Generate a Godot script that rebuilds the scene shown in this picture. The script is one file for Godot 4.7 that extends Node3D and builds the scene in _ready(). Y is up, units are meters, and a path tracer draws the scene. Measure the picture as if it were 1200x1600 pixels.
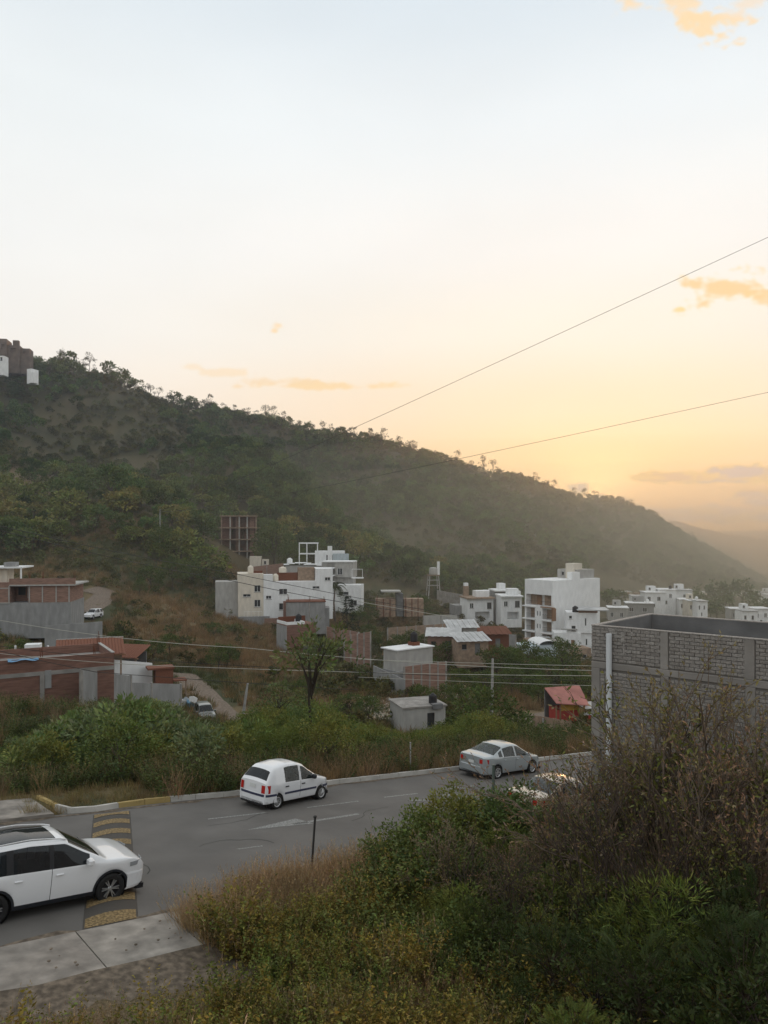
extends Node3D
# A hillside town at dusk. Camera height is 10 m above the datum; x right, y up, -z away.
const FOCAL := 1209.0     # focal length in pixels of a 1200 x 1600 picture
const ROW := 830.0        # row of the horizon
const EYE := 10.0
var M := {}
var used := {}
var rng := RandomNumberGenerator.new()
var noise := FastNoiseLite.new()
var fine := FastNoiseLite.new()

func _ready() -> void:
	rng.seed = 7
	noise.seed = 3; noise.frequency = 1.0; noise.noise_type = FastNoiseLite.TYPE_SIMPLEX_SMOOTH; noise.fractal_octaves = 4
	fine.seed = 11; fine.frequency = 1.0; fine.noise_type = FastNoiseLite.TYPE_SIMPLEX_SMOOTH; fine.fractal_octaves = 1
	view()
	materials()
	build_table()
	make_ground()
	make_road()
	make_far_mountains()
	make_block_building()
	make_town()
	make_vehicles()
	make_wires()
	make_plants()
	single_out()

func single_out() -> void:
	# things that would share a label say which one they are, counted across the view
	var same := {}
	for n in get_children():
		if n is Node3D and n.has_meta("label") and n.has_meta("category") and not n.has_meta("kind"):
			var k: String = n.get_meta("label")
			if not same.has(k): same[k] = []
			same[k].append(n)
	for k in same:
		if same[k].size() < 2: continue
		var row: Array = same[k]
		row.sort_custom(func(p, q): return p.position.x / -p.position.z < q.position.x / -q.position.z)
		for i in row.size():
			var n: int = i + 1
			var end := "th"
			if n % 100 < 11 or n % 100 > 13: end = ["th", "st", "nd", "rd", "th", "th", "th", "th", "th", "th"][n % 10]
			row[i].set_meta("label", "%s, %d%s from left" % [k, n, end])

# ------------------------------------------------------------------ camera, sky, sun, exposure
func view() -> void:
	var cam := Camera3D.new(); cam.name = "camera"; add_child(cam)
	cam.position = Vector3(0, EYE, 0)
	cam.set_frustum(0.1 * 1600.0 / FOCAL, Vector2(0, 0.1 * (ROW - 800.0) / FOCAL), 0.1, 60000.0)
	cam.current = true
	var e := Environment.new()
	e.background_mode = Environment.BG_SKY
	e.sky = Sky.new()
	var pm := PanoramaSkyMaterial.new()
	pm.panorama = ImageTexture.create_from_image(sky_picture())
	e.sky.sky_material = pm
	e.tonemap_mode = Environment.TONE_MAPPER_LINEAR
	e.tonemap_exposure = 1.23
	e.background_energy_multiplier = 1.0
	e.sdfgi_enabled = true; e.ssao_enabled = true; e.ssil_enabled = true
	e.volumetric_fog_enabled = true
	e.volumetric_fog_density = 0.00030
	e.volumetric_fog_albedo = Color(0.86, 0.91, 0.97)
	e.volumetric_fog_anisotropy = 0.6
	var we := WorldEnvironment.new(); we.name = "environment"; we.environment = e; add_child(we)
	# haze lying in the valley on the sunset side
	var banks := []
	for k in 7: banks.append([Vector3(130 + 18.0 * k, -14, -530), Vector3(860, 116, 700) * (1.25 - 0.13 * k) * Vector3(1, 1.0 - 0.03 * k, 1), 0.00042])
	for h in banks:
		var mist := FogVolume.new(); mist.name = numbered("valley_haze"); add_child(mist)
		mist.shape = RenderingServer.FOG_VOLUME_SHAPE_ELLIPSOID
		mist.position = h[0]; mist.size = h[1]
		var fm := FogMaterial.new(); fm.density = h[2]; fm.albedo = Color(1.0, 0.93, 0.80)
		mist.material = fm
		mist.set_meta("kind", "stuff"); mist.set_meta("label", "pale evening haze hanging in the valley"); mist.set_meta("category", "haze")
	var sun := DirectionalLight3D.new(); sun.name = "sun"; add_child(sun)
	var az := deg_to_rad(15.3)
	var el := deg_to_rad(3.3)
	sun.look_at_from_position(Vector3(sin(az) * cos(el), sin(el), -cos(az) * cos(el)), Vector3.ZERO)
	sun.light_color = Color(1.0, 0.72, 0.42)
	sun.light_energy = 0.6
	sun.light_angular_distance = 0.6
	sun.shadow_enabled = true

func lin(r: float, g: float, b: float) -> Color:
	return Color(r / 255.0, g / 255.0, b / 255.0).srgb_to_linear()

func sky_base(az: float, el: float) -> Color:
	# az and el in degrees; two columns of tones: towards the sunset and away from it
	var els := [0.0, 5.0, 9.0, 14.0, 20.0, 28.0, 35.0, 55.0, 90.0]
	var warm := [lin(252, 198, 126), lin(248, 210, 154), lin(242, 219, 186), lin(237, 229, 214), lin(234, 231, 226), lin(226, 231, 233), lin(209, 219, 226), lin(220, 223, 224), lin(222, 222, 220)]
	var cool := [lin(236, 222, 206), lin(237, 228, 217), lin(236, 231, 225), lin(235, 234, 231), lin(232, 234, 233), lin(224, 229, 230), lin(211, 219, 224), lin(220, 222, 222), lin(222, 222, 220)]
	var i := 0
	while i < 7 and el > els[i + 1]:
		i += 1
	var t: float = smoothstep(0.0, 1.0, clampf((el - els[i]) / (els[i + 1] - els[i]), 0.0, 1.0)) * 0.5 + 0.5 * clampf((el - els[i]) / (els[i + 1] - els[i]), 0.0, 1.0)
	var a: Color = warm[i].lerp(warm[i + 1], t)
	var b: Color = cool[i].lerp(cool[i + 1], t)
	var away := absf(wrapf(az - 15.3, -180.0, 180.0))
	var w := exp(-pow(away / 34.0, 2.0))
	var c: Color = b.lerp(a, w)
	var s := sqrt(pow(away, 2.0) + pow((el - 2.6) * 1.5, 2.0))
	c *= 0.97
	# thin high veil: faint broad streaks
	c *= 1.0 + 0.055 * noise.get_noise_2d(az * 0.018 + el * 0.03, el * 0.05 - az * 0.012)
	c += Color(0.95, 0.66, 0.26) * exp(-s / 2.3) + Color(0.06, 0.025, 0.0) * exp(-s / 8.0)
	return c

func sky_picture() -> Image:
	var im := Image.create(1024, 512, false, Image.FORMAT_RGBF)
	for y in 512:
		var el := 90.0 - (y + 0.5) / 512.0 * 180.0
		if el < -2.0:
			for x in 1024:
				im.set_pixel(x, y, Color(0.10, 0.095, 0.085))
			continue
		for x in 1024:
			im.set_pixel(x, y, sky_base(wrapf((x + 0.5) / 1024.0 * 360.0, -180.0, 180.0), maxf(el, 0.0)))
	# forward is the picture's left edge: widen by a wrapped margin before enlarging, so that no seam shows
	var wide := Image.create(1056, 512, false, Image.FORMAT_RGBF)
	wide.blit_rect(im, Rect2i(0, 0, 1024, 512), Vector2i(16, 0))
	wide.blit_rect(im, Rect2i(1008, 0, 16, 512), Vector2i(0, 0))
	wide.blit_rect(im, Rect2i(0, 0, 16, 512), Vector2i(1040, 0))
	wide.resize(4224, 2048, Image.INTERPOLATE_CUBIC)
	im = wide.get_region(Rect2i(64, 0, 4096, 2048))
	# clouds: centre (u, v), half size in pixels, how ragged, body, rim and how solid
	var peach := lin(255, 226, 172)
	var grey := lin(203, 189, 178)
	var blue := lin(184, 186, 190)
	var gold := lin(255, 222, 140)
	var clouds := [
		[1055, 2, 66, 40, 0.9, lin(254, 230, 188), lin(255, 232, 190), 0.9], [1110, 50, 55, 28, 1.0, lin(254, 229, 182), lin(255, 232, 190), 0.95], [1160, 12, 40, 22, 1.0, lin(252, 232, 200), lin(255, 232, 190), 0.7],
		[1130, 455, 68, 34, 0.8, lin(254, 219, 160), gold, 0.95], [1200, 470, 30, 20, 0.8, lin(254, 219, 160), gold, 0.8], [1062, 484, 9, 5, 0.5, gold, gold, 0.8],
		[429, 517, 11, 10, 0.7, peach, peach, 0.9], [500, 603, 105, 9, 0.7, lin(253, 224, 168), peach, 0.85], [440, 597, 60, 7, 0.7, lin(251, 226, 182), peach, 0.6], [345, 583, 60, 8, 0.7, peach, peach, 0.45], [300, 575, 20, 8, 0.7, peach, peach, 0.4],
		[1130, 750, 120, 13, 0.55, grey, gold, 1.0], [1170, 742, 70, 15, 0.5, lin(206, 194, 188), gold, 0.95], [1050, 748, 70, 8, 0.6, lin(232, 200, 158), gold, 0.95], [1005, 747, 25, 4, 0.6, gold, gold, 0.8], [1200, 782, 62, 17, 0.5, blue, lin(225, 200, 170), 1.0], [1160, 774, 30, 9, 0.8, lin(208, 194, 180), gold, 0.8],
		[1150, 766, 60, 3, 0.6, lin(250, 205, 140), gold, 0.6], [906, 764, 19, 15, 0.45, lin(212, 204, 192), lin(255, 235, 180), 1.0], [893, 762, 14, 12, 0.45, lin(212, 204, 192), lin(255, 235, 180), 1.0], [937, 776, 13, 6, 0.5, lin(222, 206, 180), gold, 0.9], [960, 783, 26, 6, 0.4, lin(225, 206, 178), gold, 0.8],
		[1110, 806, 140, 17, 0.3, lin(196, 190, 184), lin(220, 202, 180), 1.0], [1040, 800, 90, 9, 0.3, lin(200, 196, 190), gold, 0.9], [1240, 808, 110, 15, 0.35, lin(186, 186, 188), gold, 0.9]]
	for c in clouds:
		var hx: float = c[2] * 1.5
		var hy: float = c[3] * 1.7
		var az0: float = rad_to_deg(atan((c[0] - hx - 600.0) / FOCAL))
		var az1: float = rad_to_deg(atan((c[0] + hx - 600.0) / FOCAL))
		var e0: float = rad_to_deg(atan((ROW - c[1] - hy) / FOCAL * 0.85))
		var e1: float = rad_to_deg(atan((ROW - c[1] + hy) / FOCAL))
		for y in range(int((90.0 - e1) / 180.0 * 2048.0), int((90.0 - e0) / 180.0 * 2048.0) + 1):
			for xx in range(floori(az0 / 360.0 * 4096.0), ceili(az1 / 360.0 * 4096.0) + 1):
				var x := posmod(xx, 4096)
				var az := deg_to_rad((xx + 0.5) / 4096.0 * 360.0)
				var el := deg_to_rad(90.0 - (y + 0.5) / 2048.0 * 180.0)
				if el <= 0.0:
					continue
				var pu := 600.0 + tan(az) * FOCAL
				var pv := ROW - tan(el) / cos(az) * FOCAL
				var n := noise.get_noise_2d(pu * 0.011, pv * 0.023) * 1.3 + fine.get_noise_2d(pu * 0.06, pv * 0.1) * 0.25
				var dx: float = (pu - c[0]) / c[2]
				var dy: float = (pv - c[1]) / c[3]
				dy *= 1.0 if dy < 0.0 else 1.5
				var q: float = 1.0 - sqrt(dx * dx + dy * dy) + n * c[4] * 1.3
				var k: float = smoothstep(-0.1, 0.8 if c[1] < 640 else 0.25, q) * c[7]
				if k <= 0.0:
					continue
				var body: Color = c[6].lerp(c[5], smoothstep(0.1, 0.6, q))
				im.set_pixel(x, y, im.get_pixel(x, y).lerp(Color(body.r * 0.84, body.g * 0.80, body.b * 0.80), k))
	return im

# ------------------------------------------------------------------ helpers
func P(u: float, v: float, d: float) -> Vector3:
	return Vector3((u - 600.0) / FOCAL * d, EYE - (v - ROW) / FOCAL * d, -d)

func numbered(called: String) -> String:
	if not used.has(called):
		used[called] = 0
		return called
	used[called] += 1
	return "%s_%03d" % [called, used[called]]

func thing(called: String, label: String, category: String, at := Vector3.ZERO, turn := 0.0, group := "") -> Node3D:
	var o := Node3D.new(); o.name = numbered(called); add_child(o)
	o.position = at; o.rotation.y = turn
	o.set_meta("label", label); o.set_meta("category", category)
	if group: o.set_meta("group", group)
	return o

func part(parent: Node, called: String, mesh: Mesh, mat: Material, at := Vector3.ZERO) -> MeshInstance3D:
	var o := MeshInstance3D.new(); o.name = called; o.mesh = mesh; o.material_override = mat
	parent.add_child(o, true); o.position = at
	return o

func piece(called: String, mesh: Mesh, mat: Material, kind: String, label := "", category := "") -> MeshInstance3D:
	var o := MeshInstance3D.new(); o.name = numbered(called); o.mesh = mesh; o.material_override = mat
	add_child(o, true)
	if kind: o.set_meta("kind", kind)
	if label: o.set_meta("label", label)
	if category: o.set_meta("category", category)
	return o

class MB:
	var v := PackedVector3Array()
	var n := PackedVector3Array()
	var c := PackedColorArray()
	var ix := PackedInt32Array()
	var col := Color(1, 1, 1)
	func tri(a: Vector3, b: Vector3, d: Vector3) -> void:
		var m := (d - a).cross(b - a).normalized()
		var k := v.size()
		v.append(a); v.append(b); v.append(d)
		for i in 3:
			n.append(m); c.append(col); ix.append(k + i)
	func quad(a: Vector3, b: Vector3, d: Vector3, e: Vector3) -> void:
		# corners clockwise as seen from the front
		var m := (d - a).cross(b - a)
		if m.length_squared() < 1e-14: m = (e - a).cross(d - a)
		m = m.normalized()
		var k := v.size()
		v.append(a); v.append(b); v.append(d); v.append(e)
		for i in 4:
			n.append(m); c.append(col)
		ix.append_array(PackedInt32Array([k, k + 1, k + 2, k, k + 2, k + 3]))
	func box(lo: Vector3, hi: Vector3, t := Transform3D()) -> void:
		var p := []
		for i in 8:
			p.append(t * Vector3(hi.x if i & 1 else lo.x, hi.y if i & 2 else lo.y, hi.z if i & 4 else lo.z))
		quad(p[4], p[6], p[7], p[5]); quad(p[1], p[3], p[2], p[0]); quad(p[5], p[7], p[3], p[1])
		quad(p[0], p[2], p[6], p[4]); quad(p[2], p[3], p[7], p[6]); quad(p[4], p[5], p[1], p[0])
	func chamfer_box(lo: Vector3, hi: Vector3, r: float, t := Transform3D()) -> void:
		# box with chamfered vertical and horizontal edges, built as stacked rings
		var rings := [[lo.y, r], [lo.y + r, 0.0], [hi.y - r, 0.0], [hi.y, r]]
		var prev := []
		for g in rings:
			var q: float = g[1]
			var xs := [lo.x + q, lo.x + q + r, hi.x - q - r, hi.x - q]
			var zs := [lo.z + q, lo.z + q + r, hi.z - q - r, hi.z - q]
			var ring := [Vector3(xs[1], g[0], zs[0]), Vector3(xs[2], g[0], zs[0]), Vector3(xs[3], g[0], zs[1]), Vector3(xs[3], g[0], zs[2]), Vector3(xs[2], g[0], zs[3]), Vector3(xs[1], g[0], zs[3]), Vector3(xs[0], g[0], zs[2]), Vector3(xs[0], g[0], zs[1])]
			for i in 8: ring[i] = t * ring[i]
			if prev:
				for i in 8: quad(prev[i], prev[(i + 1) % 8], ring[(i + 1) % 8], ring[i])
			else:
				for i in range(1, 7): tri(ring[0], ring[i + 1], ring[i])
			prev = ring
		for i in range(1, 7): tri(prev[0], prev[i], prev[i + 1])
	func tube(a: Vector3, b: Vector3, ra: float, rb: float, sides := 5, caps := true) -> void:
		var w := b - a
		if w.length() < 1e-5: return
		w = w.normalized()
		var p := w.cross(Vector3.UP if absf(w.y) < 0.9 else Vector3.RIGHT).normalized()
		var q := w.cross(p)
		var k := v.size()
		for i in sides:
			var d := p * cos(TAU * i / sides) + q * sin(TAU * i / sides)
			v.append(a + d * ra); v.append(b + d * rb)
			n.append(d); n.append(d); c.append(col); c.append(col)
		for i in sides:
			var j := (i + 1) % sides
			ix.append_array(PackedInt32Array([k + 2 * i, k + 2 * i + 1, k + 2 * j + 1, k + 2 * i, k + 2 * j + 1, k + 2 * j]))
		if caps and ra > 0.01:
			for i in range(1, sides - 1):
				tri(v[k], v[k + 2 * i], v[k + 2 * i + 2]); tri(v[k + 1], v[k + 2 * i + 3], v[k + 2 * i + 1])
	func leaf(at: Vector3, along: Vector3, side: Vector3, length: float, width: float, tint: Color) -> void:
		var k := v.size()
		var m := along.cross(side).normalized()
		if m.y < 0.0:
			m = -m
			side = -side
		v.append(at); v.append(at + along * length * 0.45 + side * width * 0.5 + m * width * 0.12)
		v.append(at + along * length - m * length * 0.08); v.append(at + along * length * 0.45 - side * width * 0.5 + m * width * 0.12)
		for i in 4:
			n.append(m); c.append(tint)
		ix.append_array(PackedInt32Array([k, k + 1, k + 2, k, k + 2, k + 3]))
	func blade(at: Vector3, dir: Vector3, bend: Vector3, length: float, width: float, tint: Color, steps := 3) -> void:
		var side := dir.cross(Vector3(bend.z, 0.3, -bend.x) + Vector3(0.01, 0, 0.02)).normalized()
		var k := v.size()
		for i in steps + 1:
			var t := float(i) / steps
			var p := at + dir * length * t + bend * length * t * t
			var w := width * 0.5 * (1.0 - t * 0.85)
			v.append(p - side * w); v.append(p + side * w)
			var m := dir.cross(side).normalized()
			n.append(m); n.append(m); c.append(tint); c.append(tint)
			if i < steps:
				ix.append_array(PackedInt32Array([k + 2 * i, k + 2 * i + 1, k + 2 * i + 3, k + 2 * i, k + 2 * i + 3, k + 2 * i + 2]))
	func lathe(profile: Array, t := Transform3D(), seg := 20) -> void:
		# profile of [radius, height] along local y
		var k := v.size()
		for i in profile.size():
			var a: Array = profile[maxi(i - 1, 0)]
			var b: Array = profile[mini(i + 1, profile.size() - 1)]
			var slope := Vector2(b[1] - a[1], -(b[0] - a[0])).normalized()
			for j in seg:
				var f := TAU * j / seg
				v.append(t * Vector3(cos(f) * profile[i][0], profile[i][1], sin(f) * profile[i][0]))
				n.append((t.basis * Vector3(cos(f) * slope.x, slope.y, sin(f) * slope.x)).normalized()); c.append(col)
		for i in profile.size() - 1:
			for j in seg:
				var p := k + i * seg + j
				var q := k + i * seg + (j + 1) % seg
				ix.append_array(PackedInt32Array([p, q + seg, p + seg, p, q, q + seg]))
	func done() -> ArrayMesh:
		var a := []
		a.resize(Mesh.ARRAY_MAX)
		a[Mesh.ARRAY_VERTEX] = v; a[Mesh.ARRAY_NORMAL] = n; a[Mesh.ARRAY_COLOR] = c; a[Mesh.ARRAY_INDEX] = ix
		var m := ArrayMesh.new()
		m.add_surface_from_arrays(Mesh.PRIMITIVE_TRIANGLES, a)
		return m

func box_mesh(lo: Vector3, hi: Vector3) -> ArrayMesh:
	var b := MB.new(); b.box(lo, hi); return b.done()

# ------------------------------------------------------------------ materials
func tex(freq: float, dark: float, light: float, oct := 4, size := 512, seed_ := 1, kind := FastNoiseLite.TYPE_SIMPLEX_SMOOTH) -> NoiseTexture2D:
	var t := NoiseTexture2D.new()
	t.width = size; t.height = size; t.seamless = true
	var n := FastNoiseLite.new(); n.seed = seed_; n.frequency = freq; n.fractal_octaves = oct; n.noise_type = kind
	t.noise = n
	var g := Gradient.new()
	g.set_color(0, Color(dark, dark, dark)); g.set_color(1, Color(light, light, light))
	t.color_ramp = g
	return t

func relief(freq: float, oct := 4, seed_ := 2) -> NoiseTexture2D:
	var t := NoiseTexture2D.new()
	t.width = 512; t.height = 512; t.seamless = true
	var n := FastNoiseLite.new(); n.seed = seed_; n.frequency = freq; n.fractal_octaves = oct
	t.noise = n
	return t

func mat(called: String, col: Color, rough := 0.85, texture: Texture2D = null, scale := 0.5, bump: Texture2D = null, depth := 1.0, world := true) -> StandardMaterial3D:
	# col: linear base colour
	var m := StandardMaterial3D.new(); m.resource_name = called
	m.albedo_color = col.linear_to_srgb()
	m.roughness = rough
	m.metallic_specular = 0.4
	if texture or bump:
		m.uv1_triplanar = true; m.uv1_world_triplanar = world; m.uv1_scale = Vector3.ONE * scale
	if texture: m.albedo_texture = texture
	if bump:
		m.heightmap_enabled = true; m.heightmap_texture = bump; m.heightmap_scale = depth
	M[called] = m
	return m

func tinted(called: String, rough := 0.8, texture: Texture2D = null, scale := 0.5, bump: Texture2D = null, depth := 1.0) -> StandardMaterial3D:
	var m := mat(called, Color(1, 1, 1), rough, texture, scale, bump, depth)
	m.vertex_color_use_as_albedo = true
	return m

func materials() -> void:
	var mottle := tex(0.012, 0.72, 1.0, 5)
	var stain := tex(0.006, 0.74, 1.0, 7, 512, 5)
	var speck := tex(0.12, 0.55, 1.0, 3, 512, 9)
	var grain := relief(0.1, 4)
	var coarse := relief(0.02, 5, 4)
	tinted("soil", 0.95, tex(0.03, 0.55, 1.0, 6, 1024, 6), 0.35, coarse, 6.0)
	mat("asphalt", Color(0.152, 0.143, 0.133), 0.88, tex(0.006, 0.84, 1.0, 7, 1024, 8), 0.07, grain, 0.5)
	mat("bump_asphalt", Color(0.13, 0.118, 0.104), 0.9, speck, 0.8, grain, 0.6)
	mat("worn_white", Color(0.46, 0.46, 0.44), 0.8, tex(0.05, 0.45, 1.0, 6, 512, 21), 0.5)
	mat("worn_yellow", Color(0.50, 0.355, 0.17), 0.85, tex(0.05, 0.35, 1.0, 6, 512, 22), 0.5)
	mat("kerb_white", Color(0.56, 0.54, 0.50), 0.85, stain, 0.45, grain, 0.4)
	mat("kerb_yellow", Color(0.50, 0.37, 0.15), 0.85, stain, 0.45, grain, 0.4)
	mat("slab", Color(0.37, 0.335, 0.295), 0.92, tex(0.008, 0.62, 1.0, 8, 1024, 25), 0.17, grain, 0.5)
	mat("slab_pale", Color(0.42, 0.385, 0.34), 0.92, tex(0.008, 0.62, 1.0, 8, 1024, 26), 0.17, grain, 0.5)
	mat("block", Color(0.44, 0.41, 0.378), 0.95, tex(0.05, 0.6, 1.0, 5, 512, 30), 0.6, grain, 0.8)
	mat("block_dark", Color(0.39, 0.362, 0.332), 0.95, tex(0.05, 0.6, 1.0, 5, 512, 31), 0.6, grain, 0.8)
	mat("block_pale", Color(0.50, 0.47, 0.435), 0.95, tex(0.05, 0.6, 1.0, 5, 512, 32), 0.6, grain, 0.8)
	mat("mortar", Color(0.29, 0.272, 0.25), 0.97, speck, 0.8, grain, 1.0)
	mat("concrete", Color(0.355, 0.333, 0.308), 0.93, stain, 0.25, grain, 0.5)
	mat("concrete_dark", Color(0.19, 0.19, 0.19), 0.93, stain, 0.25, grain, 0.5)
	mat("plaster", Color(0.45, 0.44, 0.415), 0.93, tex(0.02, 0.82, 1.0, 7, 512, 40), 0.06)
	mat("grey_wall", Color(0.33, 0.33, 0.325), 0.93, tex(0.02, 0.80, 1.0, 7, 512, 41), 0.07)
	mat("white_wall", Color(0.83, 0.84, 0.84), 0.9, tex(0.02, 0.90, 1.0, 6, 512, 42), 0.05)
	mat("cream_wall", Color(0.72, 0.66, 0.56), 0.9, tex(0.02, 0.88, 1.0, 6, 512, 43), 0.05)
	mat("pale_blue_wall", Color(0.52, 0.60, 0.64), 0.9, tex(0.02, 0.86, 1.0, 6, 512, 44), 0.05)
	for k in ["plaster", "grey_wall", "white_wall", "cream_wall", "pale_blue_wall"]:
		# rain streaks run down the walls
		M[k].uv1_scale = Vector3(0.11, 0.035, 0.11)
	mat("red_brick", Color(0.27, 0.145, 0.110), 0.95, tex(0.012, 0.68, 1.0, 7, 512, 45), 0.12, relief(0.1, 5, 46), 1.5)
	M.red_brick.uv1_scale = Vector3(0.14, 0.8, 0.14)
	mat("pale_brick", Color(0.35, 0.215, 0.165), 0.95, tex(0.012, 0.72, 1.0, 7, 512, 47), 0.1)
	M.pale_brick.uv1_scale = Vector3(0.12, 0.7, 0.12)
	mat("tan_wall", Color(0.40, 0.29, 0.21), 0.95, tex(0.02, 0.7, 1.0, 5, 512, 48), 0.1)
	mat("brown_wall", Color(0.17, 0.135, 0.115), 0.95, stain, 0.1)
	mat("roof_tile", Color(0.33, 0.135, 0.082), 0.9, tex(0.05, 0.55, 1.0, 5, 512, 49), 0.5)
	mat("red_roof", Color(0.42, 0.17, 0.14), 0.8, stain, 0.15)
	mat("red_paint", Color(0.42, 0.055, 0.04), 0.75, stain, 0.15)
	mat("yellow_paint", Color(0.60, 0.36, 0.06), 0.75, stain, 0.15)
	mat("white_metal", Color(0.74, 0.75, 0.75), 0.5)
	mat("sheet_metal", Color(0.55, 0.56, 0.56), 0.45, stain, 0.1)
	mat("rust", Color(0.26, 0.09, 0.045), 0.85, tex(0.05, 0.5, 1.0, 5, 512, 50), 0.3)
	mat("black_plastic", Color(0.015, 0.015, 0.017), 0.55)
	mat("dark_room", Color(0.05, 0.045, 0.04), 0.95)
	mat("glass_dark", Color(0.03, 0.035, 0.04), 0.08).metallic_specular = 0.6
	mat("frame_dark", Color(0.05, 0.05, 0.05), 0.6)
	mat("wood_door", Color(0.22, 0.12, 0.065), 0.75)
	mat("downpipe", Color(0.62, 0.65, 0.67), 0.6)
	mat("wire", Color(0.035, 0.033, 0.03), 0.6)
	mat("wire_pale", Color(0.42, 0.41, 0.36), 0.5)
	mat("pole", Color(0.42, 0.41, 0.39), 0.9, stain, 0.3)
	mat("post_dark", Color(0.03, 0.03, 0.03), 0.7)
	mat("post_green", Color(0.10, 0.13, 0.115), 0.6)
	mat("tarp_blue", Color(0.12, 0.26, 0.42), 0.6)
	mat("tarp_pale", Color(0.55, 0.58, 0.6), 0.6)
	mat("crack", Color(0.05, 0.047, 0.043), 0.95)
	mat("dirt", Color(0.27, 0.21, 0.16), 0.97, tex(0.03, 0.6, 1.0, 6, 512, 52), 0.15)
	mat("gravel", Color(0.25, 0.20, 0.15), 0.97, tex(0.02, 0.45, 1.0, 7, 1024, 53), 0.21)
	mat("rock", Color(0.40, 0.37, 0.33), 0.95, stain, 0.3)
	mat("tyre", Color(0.018, 0.018, 0.018), 0.85)
	mat("rim", Color(0.55, 0.56, 0.57), 0.35).metallic = 0.8
	mat("rim_dark", Color(0.02, 0.02, 0.022), 0.35)
	var wp := mat("white_paint", Color(0.74, 0.75, 0.77), 0.3); wp.clearcoat_enabled = true; wp.clearcoat = 1.0; wp.clearcoat_roughness = 0.04
	var gp := mat("silver_paint", Color(0.36, 0.395, 0.41), 0.35); gp.clearcoat_enabled = true; gp.clearcoat = 1.0; gp.clearcoat_roughness = 0.04; gp.metallic = 0.35
	var bp := mat("beige_paint", Color(0.45, 0.37, 0.29), 0.35); bp.clearcoat_enabled = true; bp.clearcoat = 1.0; bp.clearcoat_roughness = 0.04; bp.metallic = 0.3
	var dp := mat("grey_paint", Color(0.16, 0.17, 0.165), 0.35); dp.clearcoat_enabled = true; dp.clearcoat = 1.0; dp.clearcoat_roughness = 0.05
	for g in [["glass_clear", 0.35, Color(0.05, 0.065, 0.06)], ["glass_tint", 0.9, Color(0.010, 0.013, 0.016)]]:
		var m := mat(g[0], g[2], 0.03)
		m.transparency = BaseMaterial3D.TRANSPARENCY_ALPHA
		m.albedo_color.a = g[1]; m.metallic_specular = 0.42
	mat("trim_dark", Color(0.02, 0.022, 0.028), 0.5)
	mat("trim_blue", Color(0.03, 0.035, 0.075), 0.5)
	mat("seat_cloth", Color(0.10, 0.10, 0.10), 0.9)
	mat("tail_red", Color(0.42, 0.02, 0.015), 0.15)
	mat("lamp_clear", Color(0.30, 0.315, 0.33), 0.06)
	mat("chrome", Color(0.7, 0.7, 0.7), 0.15).metallic = 1.0
	mat("plate", Color(0.62, 0.63, 0.62), 0.5)
	tinted("leaf", 0.62).backlight_enabled = true
	M.leaf.backlight = Color(0.55, 0.55, 0.45)
	M.leaf.metallic_specular = 0.3
	tinted("far_leaf", 0.8).metallic_specular = 0.15
	tinted("dry", 0.85)
	tinted("bark", 0.95)
	tinted("rubble", 0.95)

# ------------------------------------------------------------------ the lie of the land
# Rows: columns of the view (pixel u); entries: height relative to the eye at each depth.
var DEPTHS := [45.0, 60.0, 80.0, 110.0, 140.0, 175.0, 220.0, 270.0, 330.0, 400.0, 480.0, 560.0, 680.0, 800.0, 1000.0, 1500.0]
var COLS := [-700.0, -300.0, 0.0, 200.0, 400.0, 600.0, 800.0, 1000.0, 1200.0, 1500.0, 2000.0]
var TABLE := []
func build_table() -> void:
	TABLE = [
		[-4.0, -6.0, -6.0, -2.0, 2.0, 8.0, 25.0, 48.0, 76.0, 112.0, 100.0, 80.0, 40.0, 0.0, -45.0, -80.0],
		[-8.0, -11.0, -12.0, -9.0, -7.0, 0.0, 14.0, 34.0, 60.0, 100.0, 92.0, 70.0, 35.0, 0.0, -45.0, -80.0],
		[-10.5, -14.2, -16.4, -15.5, -13.4, -8.0, 4.0, 22.0, 46.0, 86.0, 80.0, 60.0, 30.0, 0.0, -45.0, -80.0],
		[-11.0, -15.2, -18.2, -18.6, -15.6, -9.0, 9.5, 12.0, 32.0, 73.0, 74.0, 56.0, 28.0, 0.0, -45.0, -80.0],
		[-12.5, -17.0, -19.8, -21.4, -20.2, -17.8, -11.0, 8.0, 30.0, 35.0, 66.0, 52.0, 25.0, 0.0, -45.0, -80.0],
		[-14.0, -18.5, -20.5, -22.0, -22.5, -21.8, -18.5, -9.5, -8.0, 17.0, 49.0, 48.0, 25.0, 0.0, -45.0, -80.0],
		[-14.0, -18.0, -20.5, -22.6, -24.0, -25.3, -25.2, -23.5, -11.0, 3.0, 19.0, 35.0, 24.0, 3.0, -45.0, -80.0],
		[-14.0, -17.0, -20.5, -23.0, -25.0, -27.0, -28.5, -30.0, -31.5, -30.0, -19.0, -6.0, 14.5, 0.0, -45.0, -80.0],
		[-13.0, -16.0, -20.0, -24.0, -26.5, -28.5, -31.0, -33.0, -35.0, -38.0, -42.0, -46.0, -51.0, -53.0, -62.0, -80.0],
		[-14.0, -17.0, -21.0, -25.0, -28.0, -31.0, -34.0, -37.0, -40.0, -45.0, -50.0, -55.0, -60.0, -65.0, -72.0, -85.0],
		[-15.0, -19.0, -23.0, -28.0, -31.0, -35.0, -38.0, -42.0, -46.0, -50.0, -56.0, -62.0, -68.0, -72.0, -80.0, -90.0]]

func cub(a: float, b: float, c: float, d: float, t: float) -> float:
	return b + 0.5 * t * (c - a + t * (2.0 * a - 5.0 * b + 4.0 * c - d + t * (3.0 * (b - c) + d - a)))

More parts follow.
